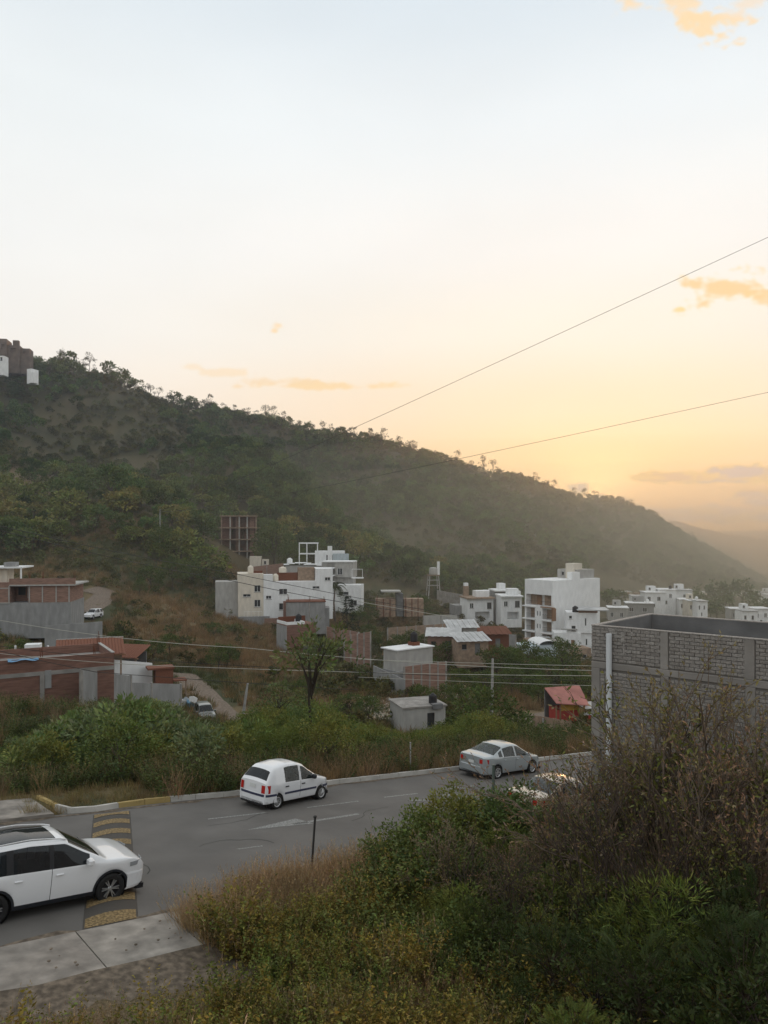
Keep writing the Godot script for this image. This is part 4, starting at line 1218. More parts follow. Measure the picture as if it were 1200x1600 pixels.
	for k in 7:
		var t0 := PI * k / 7.0
		var t1 := PI * (k + 1) / 7.0
		var q := MB.new()
		q.quad(Vector3(4.9 - 1.9 * cos(t0), 4.6 + 0.9 * sin(t0), 0.6), Vector3(4.9 - 1.9 * cos(t0), 4.6 + 0.9 * sin(t0), -5.8), Vector3(4.9 - 1.9 * cos(t1), 4.6 + 0.9 * sin(t1), -5.8), Vector3(4.9 - 1.9 * cos(t1), 4.6 + 0.9 * sin(t1), 0.6))
		part(o, "roof_panel", q.done(), M.white_wall)
	shell(o, "gable_wall", M.concrete, Vector3(6.8, -3, 0.8), 2.3, 8.2, 5.0, [[0, 0.5, 3.0, 1.2, 3.6, "window", 0.16, M.frame_dark]])
	shell(o, "brick_wing", M.tan_wall, Vector3(9.1, -3, 0.2), 4.8, 6.8, 4.0, [[0, 0.6, 4.4, 0.8, 1.3, "window"], [0, 3.0, 4.2, 0.9, 1.4, "window"], [0, 0.5, 1.6, 3.5, 1.6, "void"]])
	slab_part(o, "balcony", M.concrete, Vector3(9.0, 1.2, 0.2), Vector3(13.8, 1.9, 1.0))
	o = building("tin_porch", "low hut with curved pale tin awning under the apartment block", 822, 1008, 164.0, 0)
	shell(o, "wall", M.tan_wall, Vector3(0, -2, 0), 6.0, 3.2, 3.0, [[0, 0.4, 1.0, 1.2, 1.4, "void"]])
	slab_part(o, "awning", M.sheet_metal, Vector3(2.0, 1.6, -0.5), Vector3(5.0, 1.75, 1.0))
	# --- modern houses left of the block
	var modern := [[730, 968, 196.0, 7.0, 5.2, 6, "white_wall", "modern white house with brown flat roof beside the chimney", 12], [773, 966, 200.0, 3.6, 7.0, 5, "grey_wall", "narrow grey tower house among the modern white houses", 8], [783, 968, 192.0, 5.2, 5.6, 6, "white_wall", "modern white house with deep garage left of the apartment block", 4]]
	for m in modern:
		o = building("modern_house", m[7], m[0], m[1], m[2], m[8])
		shell(o, "wall", M[m[6]], Vector3(0, -2, 0), m[3], m[4] + 2.0, m[5], [[0, 0.7, m[4] - 0.4, 1.0, 1.3, "window"], [0, m[3] - 1.7, m[4] - 0.6, 1.2, 1.6, "window", 0.16, M.frame_dark], [0, m[3] * 0.3, 2.0, m[3] * 0.55, 1.9, "void", 2.0]])
		slab_part(o, "roof_slab", M.tan_wall if m[0] == 730 else M.white_wall, Vector3(-0.2, m[4], -m[5] - 0.2), Vector3(m[3] + 0.2, m[4] + 0.35, 0.9))
		slab_part(o, "roof_room", M.white_wall, Vector3(m[3] * 0.4, m[4] + 0.35, -m[5] * 0.7), Vector3(m[3] * 0.9, m[4] + 1.9, -1.2))
	o = building("modern_house", "white cube house at the top of the dirt ramp", 762, 950, 214.0, 6)
	shell(o, "wall", M.white_wall, Vector3(0, -3, 0), 9.4, 7.6, 6, [[0, 4.4, 4.2, 0.9, 2.2, "window", 0.16, M.frame_dark], [0, 6.6, 5.0, 2.0, 1.0, "window"]])
	shell(o, "wing", M.plaster, Vector3(-3.4, -3, 0.6), 3.4, 7.0, 5, [])
	o = building("brick_chimney_house", "grey and pink low house with tall square chimney", 712, 968, 200.0, 14)
	shell(o, "wall", M.grey_wall, Vector3(0, -3, 0), 6.4, 6.6, 5)
	shell(o, "pink_wing", M.tan_wall, Vector3(3.4, -3, 1.0), 4.4, 5.4, 4, [[0, 1.6, 3.6, 0.9, 1.1, "window"]])
	slab_part(o, "chimney", M.tan_wall, Vector3(2.4, 3.6, -1.2), Vector3(3.6, 8.6, 0.0))
	slab_part(o, "chimney_cap", M.white_wall, Vector3(2.5, 8.6, -1.1), Vector3(3.5, 9.4, -0.1))
	yard_wall("grey_yard_wall", "long grey wall climbing behind the chimney house", P(683, 922, 226.0), P(727, 930, 212.0), 4.0, M.concrete, "", 5, 4.0)
	# water tower
	o = building("water_tower", "white metal water tower with ladder and four splayed legs", 677, 922, 232.0, 10, "water tower")
	var wt := MB.new()
	wt.tube(Vector3(0, 0, 0), Vector3(0.5, 5.4, 0), 0.16, 0.14, 6)
	for k in 4:
		var cx := 1.9 if k % 2 else -1.9
		var cz := 1.6 if k > 1 else -1.6
		var lg := MB.new(); lg.tube(Vector3(cx, -3, cz), Vector3(cx * 0.7, 4.4, cz * 0.7), 0.17, 0.15, 6)
		part(o, "leg", lg.done(), M.plaster)
	for y in [1.4, 3.0]:
		for q in [[-1, -1, 1, -1], [1, -1, 1, 1], [1, 1, -1, 1], [-1, 1, -1, -1]]:
			var br := MB.new(); br.tube(Vector3(q[0] * 1.6, y, q[1] * 1.35), Vector3(q[2] * 1.6, y, q[3] * 1.35), 0.08, 0.08, 5)
			part(o, "brace", br.done(), M.plaster)
	slab_part(o, "platform", M.tan_wall, Vector3(-1.7, 4.4, -1.5), Vector3(1.7, 4.6, 1.5))
	var bw := MB.new(); bw.lathe([[0.01, 4.6], [1.25, 4.6], [1.3, 4.9], [1.25, 6.4], [0.9, 6.8], [0.01, 6.9]], Transform3D(), 16)
	part(o, "tank", bw.done(), M.plaster)
	slab_part(o, "cage", M.white_metal, Vector3(1.1, 4.6, 0.2), Vector3(1.9, 8.6, 0.35))
	# --- walls, huts and rubble in the middle
	o = building("lean_to_hut", "ruined hut with pale slab roof over tan pillared wall", 588, 950, 176.0, 4)
	shell(o, "wall", M.tan_wall, Vector3(0, -2, 0), 4.4, 4.0, 4, [])
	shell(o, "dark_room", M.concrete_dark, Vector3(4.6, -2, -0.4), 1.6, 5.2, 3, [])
	shell(o, "wall", M.tan_wall, Vector3(6.4, -2, 0.2), 4.4, 4.0, 3.5, [])
	slab_part(o, "roof_slab", M.plaster, Vector3(1.2, 3.6, -4.0), Vector3(5.6, 3.85, 0.6))
	for x in [0.0, 1.5, 3.0, 6.6, 8.0, 9.4]: slab_part(o, "pillar", M.rust, Vector3(x, -2, 0.2), Vector3(x + 0.22, 2.1, 0.3))
	yard_wall("whitewashed_wall", "peeling whitewashed wall left of the dirt ramp", P(662, 962, 166.0), P(715, 960, 172.0), 2.4, M.plaster, "", 3, 2.0)
	yard_wall("field_wall", "long tan field wall with pillars behind the bushes", P(606, 981, 152.0), P(705, 974, 162.0), 2.6, M.tan_wall, "", 8, 2.0)
	yard_wall("field_wall", "grey fence wall with dark pillars below the dirt ramp", P(728, 985, 150.0), P(806, 992, 150.0), 2.6, M.grey_wall, "", 8, 2.0)
	var huts := [[668, 1018, 128.0, 5.2, 2.6, "pale_brick", "sheet_metal", "shack with grey sheet roof left of the round dark tree", -6], [702, 1010, 132.0, 4.8, 3.2, "plaster", "sheet_metal", "shack with sloping pale roof right of the round dark tree", 6], [716, 1024, 122.0, 5.0, 2.2, "tan_wall", "sheet_metal", "low shack with long pale roof and dark doorway", 12], [748, 1014, 136.0, 5.4, 2.6, "rust", "rust", "rusty red shed of corrugated sheet", 4]]
	for h in huts:
		o = building("shack", h[7], h[0], h[1], h[2], h[8])
		shell(o, "wall", M[h[5]], Vector3(0, -2, 0), h[3], h[4] + 2.0, 3.5, [[0, h[3] * 0.55, 2.1, 0.9, 1.7, "door", 0.16, M.concrete_dark], [0, 0.6, 2.9, 0.8, 0.8, "window", 0.16, M.frame_dark]], false)
		var q := MB.new()
		for k in 12:
			var x0: float = -0.4 + (h[3] + 0.8) * k / 12.0
			var x1: float = -0.4 + (h[3] + 0.8) * (k + 1) / 12.0
			var yy: float = h[4] + (0.05 if k % 2 else 0.0)
			q.quad(Vector3(x0, yy, 0.7), Vector3(x0, yy + 0.9, -4.0), Vector3(x1, yy + 0.9, -4.0), Vector3(x1, yy, 0.7))
		part(o, "sheet_roof", q.done(), M[h[6]])
	# --- hilltop houses, upper left
	o = building("hilltop_house", "brown unfinished house on the hilltop at the far left", -14, 560, 345.0, 10)
	shell(o, "wall", M.brown_wall, Vector3(0, -6, 0), 6.5, 15.0, 8, [[0, 1.6, 10.4, 2.0, 2.2, "void", 0.8], [0, 4.2, 10.4, 1.4, 2.2, "void", 0.8]])
	shell(o, "wing", M.brown_wall, Vector3(6.5, -6, -1), 5.2, 12.5, 7, [[0, 1.2, 9.2, 2.4, 2.0, "void", 0.8]])
	slab_part(o, "upper_room", M.brown_wall, Vector3(8.5, 6.5, -4), Vector3(11.0, 9.0, -2))
	shell(o, "wing", M.brown_wall, Vector3(11.7, -6, -2), 4.0, 11.5, 6, [[0, 1.0, 8.6, 1.6, 1.8, "void", 0.8]])
	o = building("hilltop_house", "small white hilltop house showing among trees below the brown one", -14, 568, 335.0, 0)
	shell(o, "wall", M.white_wall, Vector3(0, -5, 0), 5.6, 8.4, 4, [[0, 2.4, 6.2, 0.9, 1.6, "window", 0.16, M.frame_dark], [0, 4.0, 6.2, 0.9, 1.6, "window", 0.16, M.frame_dark]])
	o = building("hilltop_house", "white sliver of a house between ridge trees at upper left", 42, 578, 338.0, -20)
	shell(o, "wall", M.white_wall, Vector3(0, -6, 0), 2.6, 6.4, 4)
	shell(o, "wing", M.white_wall, Vector3(2.0, -6, 1.0), 2.4, 4.6, 3)
	# --- terraces of houses across the valley, right
	for k in 9:
		o = building("row_house", "cream terraced house in the row behind the apartment block", 934 + k * 8.4, 948 - k * 0.3, 330.0, -10, "house", "cream terrace behind the apartment block")
		shell(o, "wall", M.cream_wall, Vector3(0, -6, 0), 2.1, 9.0 + 0.3 * (k % 2), 6, [[0, 0.5, 6.6, 0.8, 1.1, "window"], [0, 0.5, 3.8, 0.9, 1.4, "window"]])
		slab_part(o, "roof_slab", M.tan_wall, Vector3(-0.1, 3.0, -6), Vector3(2.15, 4.6 + 0.5 * (k % 3), -1.2))
		slab_part(o, "parapet_front", M.concrete, Vector3(0.3, 3.2, -0.6), Vector3(1.8, 4.6, 0.1))
	var far := [[978, 968, 262.0, 9.0, 5.5, "grey_wall"], [988, 958, 280.0, 8.0, 6.0, "white_wall"], [1008, 962, 270.0, 7.0, 8.0, "white_wall"], [1030, 960, 272.0, 6.0, 8.6, "white_wall"], [1046, 958, 285.0, 8.0, 8.4, "white_wall"], [1062, 962, 268.0, 4.0, 5.5, "white_wall"], [1076, 964, 262.0, 4.2, 5.4, "cream_wall"], [1090, 965, 258.0, 3.4, 5.4, "white_wall"], [950, 970, 240.0, 6.0, 4.0, "plaster"], [1142, 972, 268.0, 6.0, 4.5, "plaster"], [1160, 974, 255.0, 5.0, 4.0, "white_wall"], [1178, 973, 260.0, 6.0, 4.6, "white_wall"], [1096, 940, 420.0, 12.0, 5.0, "cream_wall"], [1125, 938, 440.0, 10.0, 5.0, "white_wall"], [1150, 942, 430.0, 9.0, 5.0, "cream_wall"], [1168, 938, 470.0, 12.0, 6.0, "white_wall"], [1188, 946, 420.0, 8.0, 7.0, "white_wall"], [1196, 958, 380.0, 9.0, 9.0, "white_wall"], [1210, 950, 420.0, 9.0, 8.0, "plaster"], [962, 938, 380.0, 8.0, 4.0, "cream_wall"]]
	var tells := ["dark grey box house with white parapet at the end of the white row", "white house with thin flat roof behind the dark grey box", "tall white house in the row above the block parapet", "white stepped house in the middle of the hillside row", "tallest white house with roof terrace in the distant row", "narrow white house right of the tallest in the row", "cream house with grey pitched front in the distant row", "last narrow white house at the right end of the row", "low plaster house beside the apartment block's right edge", "pale low house with dark roof above the long parapet", "small white house just over the block building's parapet", "white house near the picture's right edge over the parapet", "long low cream roof across the valley under the hill", "white roofed house across the valley left of the big dark trees", "cream house behind the dark trees across the valley", "wide white house highest in the far valley settlement", "white house right of the dark valley trees", "large pale house at the right edge of the valley", "plaster house cut by the right edge in the far valley", "small cream house above the cream terrace row"]
	for k in far.size():
		var h: Array = far[k]
		o = building("valley_house", tells[k], h[0], h[1], h[2], -12 + 5 * (k % 4), "house")
		shell(o, "wall", M[h[5]], Vector3(0, -7, 0), h[3], h[4] + 7.0, 6.0, [[0, h[3] * 0.12, h[4] + 4.2, h[3] * 0.16, 1.4, "window"], [0, h[3] * 0.6, h[4] + 4.2, h[3] * 0.16, 1.4, "window"], [0, h[3] * 0.36, h[4] + 2.0, h[3] * 0.14, 1.3, "window"]])
		slab_part(o, "roof_slab", M.sheet_metal if k % 3 == 1 else M.white_wall, Vector3(-0.2, h[4], -6.2), Vector3(h[3] + 0.2, h[4] + 0.25, 0.5))
		if k % 2 == 0: shell(o, "roof_room", M[h[5]], Vector3(h[3] * 0.3, h[4] + 0.25, -4.0), h[3] * 0.4, 1.8, 2.5, [[0, 0.3, 0.4, 0.8, 0.9, "window"]])
		if k % 3 == 0: tank(o, M.black_plastic if k % 2 else M.white_wall, Vector3(h[3] * 0.8, h[4] + 0.25, -2.0), 0.5, 1.2)
	# bare reinforcing rods left standing on unfinished roofs
	var rods := [["frame_tower", 13.9, [[0.1, 0.0], [2.6, -0.1], [5.2, 0.0], [7.5, -0.1], [10.1, 0.0]]], ["grey_hall", 3.3, [[0.3, -0.3], [4.5, -0.3], [7.3, -0.3], [0.3, -4.7]]], ["brick_house", 4.5, [[5.3, -0.1], [9.1, -0.1], [10.4, -5.9]]], ["plinth_house", 5.7, [[16.5, 0.1], [18.4, 0.1], [22.8, 0.1]]], ["tank_house", 2.9, [[5.3, -0.3], [5.3, -4.2]]], ["lean_to_hut", 2.1, [[6.6, 0.2], [9.5, 0.2], [0.1, 0.2]]]]
	for r in rods:
		var host := get_node(NodePath(r[0]))
		for q in r[2]:
			var rb := MB.new()
			for k in 4: rb.tube(Vector3(q[0] + 0.12 * (k % 2), r[1] - 0.2, q[1] - 0.12 * (k / 2)), Vector3(q[0] + 0.12 * (k % 2) + rng.randf_range(-0.1, 0.1), r[1] + rng.randf_range(0.5, 1.1), q[1] - 0.12 * (k / 2)), 0.022, 0.022, 4)
			part(host, "rebar", rb.done(), M.rust)
	# the neighbouring house just outside the view on the right, whose bulk shades the near bushes
	o = thing("neighbour_house", "pale plastered house just beyond the right edge, shading the near bushes", "building", Vector3(8.2, H(8.2, -8.0) - 1.0, -8.2))
	shell(o, "wall", M.plaster, Vector3.ZERO, 9.0, 13.0, 14.0, [[3, 9.0, 4.0, 1.4, 1.3, "window"], [3, 9.0, 7.4, 1.4, 1.3, "window"]])
	parapet(o, M.plaster, Vector3(0, 13.0, 0), 9.0, 14.0, 0.8)
	o.rotation.y = PI
	o.position += Vector3(9.0, 0, 0)
	make_lanes()

func make_lanes() -> void:
	# dirt lanes draped over the ground
	var lanes := [[[[283, 1062, 108.0], [305, 1070, 100.0], [322, 1082, 91.0], [345, 1098, 82.0], [378, 1117, 74.0], [420, 1130, 68.0]], 4.2], [[[140, 928, 160.0], [170, 930, 158.0], [150, 942, 148.0], [128, 952, 140.0]], 5.0], [[[700, 950, 186.0], [730, 962, 174.0], [765, 972, 166.0], [800, 984, 158.0], [828, 990, 152.0]], 3.6], [[[780, 1115, 82.0], [830, 1108, 86.0], [880, 1104, 90.0]], 4.0]]
	for g in lanes:
		var b := MB.new()
		var pts: Array = g[0]
		var prev := []
		for i in pts.size() - 1:
			for s in 8:
				var t := s / 8.0
				var d := lerpf(pts[i][2], pts[i + 1][2], t)
				var x := (lerpf(pts[i][0], pts[i + 1][0], t) - 600.0) / FOCAL * d
				var d2 := lerpf(pts[i][2], pts[i + 1][2], t + 0.1)
				var x2 := (lerpf(pts[i][0], pts[i + 1][0], t + 0.1) - 600.0) / FOCAL * d2
				var n := Vector2(d2 - d, -(x2 - x)).normalized()
				var row := []
				for k in 5:
					var q: float = (k / 4.0 - 0.5) * g[1]
					row.append(HV(x + n.x * q, d + n.y * q, 0.1))
				if prev:
					for k in 4:
						var m := [prev[k], row[k], row[k + 1], prev[k + 1]]
						if (m[2] - m[0]).cross(m[1] - m[0]).y < 0.0: m.reverse()
						b.quad(m[0], m[1], m[2], m[3])
				prev = row
		piece("dirt_path", b.done(), M.dirt, "structure")

# ------------------------------------------------------------------ vehicles
func curve(pts: Array, x: float) -> float:
	var i := 0
	while i < pts.size() - 2 and x > pts[i + 1][0]: i += 1
	var t := clampf((x - pts[i][0]) / (pts[i + 1][0] - pts[i][0]), 0.0, 1.0)
	return lerpf(pts[i][1], pts[i + 1][1], t)

func soft(pts: Array, x: float, r: float) -> float:
	return (curve(pts, x - r) + 2.0 * curve(pts, x - r * 0.4) + 2.0 * curve(pts, x + r * 0.4) + curve(pts, x + r)) / 6.0

func section(p: Dictionary, x: float, side: float) -> Array:
	# one rib of the car: rows from the sill to the middle of the roof
	var w: float = soft(p.plan, x, 0.05)
	var b: float = soft(p.belt, x, 0.06)
	var t: float = maxf(soft(p.top, x, 0.05), b + 0.012)
	var s: float = p.sill
	for ax in [p.rear, p.front]:
		var q: float = absf(x - ax)
		var R: float = p.r + 0.055
		if q < R: s = maxf(s, p.r + sqrt(R * R - q * q))
	s = minf(s, b - 0.06)
	var g: float = t - b
	var k := clampf(g / 0.35, 0.0, 1.0)
	var wr: float = w * 0.955 - p.tumble * g - 0.02 * k
	var out := [Vector2(w * 0.955, s), Vector2(w * 0.99, lerpf(s, b, 0.14)), Vector2(w, lerpf(s, b, 0.42)), Vector2(w * 1.0, lerpf(s, b, 0.70)), Vector2(w * 0.985, b - 0.03), Vector2(w * 0.962, b + 0.004)]
	out.append(Vector2(lerpf(w * 0.955, wr, 0.5) + 0.01 * k, b + (g - 0.09 * k) * 0.5))
	out.append(Vector2(wr, t - 0.085 * k - 0.008))
	out.append(Vector2(wr - 0.035 - 0.02 * k, t - 0.045 * k - 0.004))
	out.append(Vector2(wr * 0.82, t - 0.012 * k))
	out.append(Vector2(wr * 0.45, t + 0.012))
	out.append(Vector2(0.0, t + 0.02))
	var r := []
	for e in out: r.append(Vector3(x, e.y, e.x * side))
	return r

func car(called: String, label: String, p: Dictionary, at: Vector3, heading: float, slope_to: Vector3) -> Node3D:
	var o := thing(called, label, "car", at)
	var fwd := slope_to.normalized()
	var right := fwd.cross(Vector3.UP).normalized()
	o.basis = Basis(fwd, right.cross(fwd), right)
	var L: float = p.L
	# stations, with narrow ones at the seams
	var xs := []
	var x := -L * 0.5
	while x < L * 0.5 - 0.001:
		xs.append(x); x += 0.02 if x < -L * 0.5 + 0.1 or x > L * 0.5 - 0.12 else 0.05
	xs.append(L * 0.5)
	for q in p.seams:
		var keep := []
		for e in xs: if absf(e - q) > 0.024: keep.append(e)
		keep.append(q - 0.007); keep.append(q + 0.007)
		keep.sort(); xs = keep
	var parts := {}
	for side in [1.0, -1.0]:
		var grid := []
		for e in xs: grid.append(section(p, e, side))
		var nr: int = grid[0].size()
		# smooth normals
		var nm := []
		for i in xs.size():
			var row := []
			for j in nr:
				var du: Vector3 = grid[mini(i + 1, xs.size() - 1)][j] - grid[maxi(i - 1, 0)][j]
				var dv: Vector3 = grid[i][mini(j + 1, nr - 1)] - grid[i][maxi(j - 1, 0)]
				if j == nr - 1: dv = Vector3(0, 0, -side * 0.1)
				var n: Vector3 = du.cross(dv) * side
				if n.length() < 1e-9: n = Vector3(0, 1, 0)
				row.append(n.normalized())
			nm.append(row)
		for i in xs.size() - 1:
			var mx: float = (xs[i] + xs[i + 1]) * 0.5
			var seam := false
			for q in p.seams: if absf(mx - q) < 0.008: seam = true
			for j in nr - 1:
				var key := "body"
				var in_doors: bool = mx > p.seams[0] and mx < p.seams[-1]
				if j >= 5 and j <= 6:
					for q in p.side_glass:
						if mx > q[0] and mx < q[1]: key = "window%d%d" % [int(q[0] * 100.0) + 500, int(side)]
				if j >= 8:
					if mx > p.windscreen[0] and mx < p.windscreen[1]: key = "windscreen"
					elif mx > p.rear_glass[0] and mx < p.rear_glass[1]: key = "rear_window"
					elif p.has("sunroof") and j >= 9 and mx > p.sunroof[0] and mx < p.sunroof[1]: key = "sunroof"
				if key == "body" and j >= 5 and j <= 6 and p.has("black_pillars") and mx > p.side_glass[0][0] and mx < p.side_glass[-1][1]: key = "pillar%d%d" % [int(mx > p.side_glass[1][0]), int(side)]
				if key == "body" and in_doors and j >= 1 and j <= 7:
					if seam and j <= 6: key = "seam"
					elif j <= 4 or (j <= 7):
						for q in p.seams.size() - 1:
							if mx > p.seams[q] and mx < p.seams[q + 1]: key = "door%d%d" % [q, int(side)]
				if key == "body" and j == 0 and in_doors: key = "sill"
				if p.get("cladding", false) and j == 0: key = "sill"
				if not parts.has(key): parts[key] = MB.new()
				var m: MB = parts[key]
				var k := m.v.size()
				for q in [[i, j], [i, j + 1], [i + 1, j + 1], [i + 1, j]]:
					var inset: Vector3 = nm[q[0]][q[1]] * (-0.012 if key == "seam" else (-0.006 if key.begins_with("win") or key == "rear_window" else 0.0))
					m.v.append(grid[q[0]][q[1]] + inset); m.n.append(nm[q[0]][q[1]]); m.c.append(Color.WHITE)
				if side > 0.0: m.ix.append_array(PackedInt32Array([k, k + 1, k + 2, k, k + 2, k + 3]))
				else: m.ix.append_array(PackedInt32Array([k, k + 2, k + 1, k, k + 3, k + 2]))
		# end caps
		for e in [0, xs.size() - 1]:
			var m: MB = parts["body"]
			var mid := Vector3(xs[e], grid[e][2].y, 0)
			for j in nr - 1:
				var a: Vector3 = grid[e][j]
				var b: Vector3 = grid[e][j + 1]
				if (side > 0.0) == (e == 0): m.tri(mid, b, a)
				else: m.tri(mid, a, b)
			m.tri(mid, grid[e][0], Vector3(xs[e], grid[e][0].y, 0)) if (side > 0.0) == (e == 0) else m.tri(mid, Vector3(xs[e], grid[e][0].y, 0), grid[e][0])
	var glass: Material = p.glass
	for key in parts:
		var mesh: ArrayMesh = parts[key].done()
		if key == "body": part(o, "body_shell", mesh, p.paint)
		elif key == "seam": part(o, "door_gap", mesh, M.black_plastic)
		elif key == "sill": part(o, "sill", mesh, M.trim_dark if p.get("cladding", false) else p.paint)
		elif key.begins_with("door"): part(o, "door", mesh, p.paint)
		elif key.begins_with("window"): part(o, "side_window", mesh, glass)
		elif key.begins_with("pillar"): part(o, "window_pillar", mesh, M.black_plastic)
		elif key == "sunroof": part(o, "sunroof", mesh, M.glass_tint)
		else: part(o, key, mesh, p.get("screen", glass))
	# belly, cabin floor and seats
	var under := MB.new()
	var hw: float = p.W * 0.5
	under.box(Vector3(-L * 0.5 + 0.12, p.sill - 0.02, -hw + 0.16), Vector3(L * 0.5 - 0.12, p.sill + 0.22, hw - 0.16))
	under.box(Vector3(-L * 0.5 + 0.2, p.sill + 0.22, -hw + 0.3), Vector3(L * 0.5 - 0.2, curve(p.belt, 0.0) - 0.22, hw - 0.3))
	part(o, "underbody", under.done(), M.black_plastic)
	for sx in p.seats:
		for sz in [-0.36, 0.36]:
			var st := MB.new()
			var sy: float = curve(p.belt, 0.0) - 0.25
			st.chamfer_box(Vector3(sx - 0.1, sy, sz - 0.22), Vector3(sx + 0.06, sy + 0.42, sz + 0.22), 0.05)
			st.chamfer_box(Vector3(sx - 0.1, sy + 0.44, sz - 0.12), Vector3(sx, sy + 0.60, sz + 0.12), 0.03)
			part(o, "seat", st.done(), M.seat_cloth)
	# wheels
	for ax in [p.rear, p.front]:
		for sd in [1.0, -1.0]:
			wheel(o, Vector3(ax, p.r, sd * (hw - 0.11)), p.r, p.rim, sd, p.get("spokes", 7), p.get("sport", false))
			var well := MB.new()
			well.lathe([[p.r + 0.05, -0.02], [p.r + 0.05, 0.26]], Transform3D(Basis(Vector3.RIGHT, PI / 2 * -sd), Vector3(ax, p.r, sd * (hw - 0.05))), 24)
			part(o, "wheel_arch", well.done(), M.black_plastic)
			if p.get("cladding", false):
				var tr := MB.new()
				for k in 16:
					var c := []
					for f in [PI * k / 16.0, PI * (k + 1) / 16.0]:
						for R in [p.r + 0.05, p.r + 0.105]:
							var px_: float = ax + cos(f) * R
							c.append(Vector3(px_, p.r + sin(f) * R, sd * (soft(p.plan, px_, 0.05) + 0.006)))
					if sd > 0.0: tr.quad(c[2], c[3], c[1], c[0])
					else: tr.quad(c[0], c[1], c[3], c[2])
				part(o, "arch_trim", tr.done(), M.trim_dark)
	# mirrors and handles
	for sd in [1.0, -1.0]:
		var wm: float = curve(p.plan, p.mirror)
		var mr := MB.new()
		var by: float = curve(p.belt, p.mirror)
		mr.chamfer_box(Vector3(p.mirror - 0.06, by + 0.01, minf(sd * (wm - 0.03), sd * (wm + 0.19))), Vector3(p.mirror + 0.08, by + 0.17, maxf(sd * (wm - 0.03), sd * (wm + 0.19))), 0.035)
		part(o, "mirror", mr.done(), p.get("mirror_mat", p.paint))
		for hx in p.handles:
			var hm := MB.new()
			var wz: float = curve(p.plan, hx) * 0.992
			hm.chamfer_box(Vector3(hx - 0.09, p.handle_y, minf(sd * wz, sd * (wz + 0.035))), Vector3(hx + 0.09, p.handle_y + 0.04, maxf(sd * wz, sd * (wz + 0.035))), 0.01)
			part(o, "door_handle", hm.done(), p.get("handle_mat", p.paint))
		if p.has("side_trim"):
			hug(o, "side_trim", M.trim_blue, p, [[p.rear + p.r + 0.07, 0.0], [0.0, 0.0], [p.front - p.r - 0.07, 0.0]], sd, p.side_trim, p.side_trim + 0.07, 0.012)
		# lamps
		hug(o, "headlight", M.lamp_clear, p, p.headlamp, sd, p.head_y[0], p.head_y[1], 0.008)
		hug(o, "taillight", M.tail_red, p, p.taillamp, sd, p.tail_y[0], p.tail_y[1], 0.012)
		if p.get("rails", false):
			var rl := MB.new()
			for i in 12:
				var x0 := lerpf(p.rail_x[0], p.rail_x[1], i / 12.0)
				var x1 := lerpf(p.rail_x[0], p.rail_x[1], (i + 1) / 12.0)
				var z: float = sd * (section(p, x0, 1.0)[8].z - 0.03)
				rl.tube(Vector3(x0, curve(p.top, x0) + 0.035 * sin(PI * i / 12.0) + 0.0, z), Vector3(x1, curve(p.top, x1) + 0.035 * sin(PI * (i + 1) / 12.0), z), 0.016, 0.016, 6)
			part(o, "roof_rail", rl.done(), M.chrome)
	# bumpers
	for q in [[-1.0, p.rear_bumper], [1.0, p.front_bumper]]:
		var bm := MB.new()
		var ring := []
		var half := []
		for e in [0.52, 0.36, 0.22, 0.11, 0.04]: half.append(Vector3(q[0] * (L * 0.5 - e), 0, soft(p.plan, q[0] * (L * 0.5 - e), 0.05) + 0.014))
		half.append(Vector3(q[0] * (L * 0.5 + 0.028), 0, soft(p.plan, q[0] * L * 0.5, 0.02) * 0.8))
		for e in 6: ring.append(Vector3(half[e].x, 0, -half[e].z))
		ring.append(Vector3(q[0] * (L * 0.5 + 0.04), 0, 0))
		for e in 6: ring.append(half[5 - e])
		for i in 12:
			var a: Vector3 = ring[i]
			var b: Vector3 = ring[i + 1]
			var y0: float = q[1][0]
			var y1: float = q[1][1]
			var inn := Vector3(-q[0] * 0.05, 0, 0)
			var rows := [a + Vector3.UP * y0 + inn, a + Vector3.UP * (y0 + 0.06), a + Vector3.UP * (y1 - 0.05), a + Vector3.UP * y1 + inn]
			var rowt := [b + Vector3.UP * y0 + inn, b + Vector3.UP * (y0 + 0.06), b + Vector3.UP * (y1 - 0.05), b + Vector3.UP * y1 + inn]
			for k in 3:
				if q[0] < 0.0: bm.quad(rowt[k], rowt[k + 1], rows[k + 1], rows[k]) if false else bm.quad(rows[k], rows[k + 1], rowt[k + 1], rowt[k])
				else: bm.quad(rowt[k], rowt[k + 1], rows[k + 1], rows[k])
			var i3 := inn * 4.0
			if q[0] < 0.0: bm.quad(rows[3], rows[3] + i3, rowt[3] + i3, rowt[3])
			else: bm.quad(rowt[3], rowt[3] + i3, rows[3] + i3, rows[3])
		var bp := part(o, "bumper", bm.done(), p.get("bumper_mat", p.paint))
		if p.has("bumper_strip"):
			var bs := MB.new()
			for i in 12:
				var a: Vector3 = ring[i] + Vector3(q[0] * 0.008, p.bumper_strip, 0)
				var b: Vector3 = ring[i + 1] + Vector3(q[0] * 0.008, p.bumper_strip, 0)
				var up := Vector3(0, 0.085, 0)
				if q[0] < 0.0: bs.quad(a, a + up, b + up, b)
				else: bs.quad(b, b + up, a + up, a)
			part(bp, "bumper_strip", bs.done(), M.trim_blue)
		part(bp, "lower_lip", box_mesh(Vector3(minf(q[0] * (L * 0.5 - 0.2), q[0] * (L * 0.5 + 0.0)), q[1][0] - 0.1, -hw * 0.8), Vector3(maxf(q[0] * (L * 0.5 - 0.2), q[0] * (L * 0.5 + 0.0)), q[1][0] + 0.02, hw * 0.8)), M.black_plastic)
	var xr := -L * 0.5 - 0.012
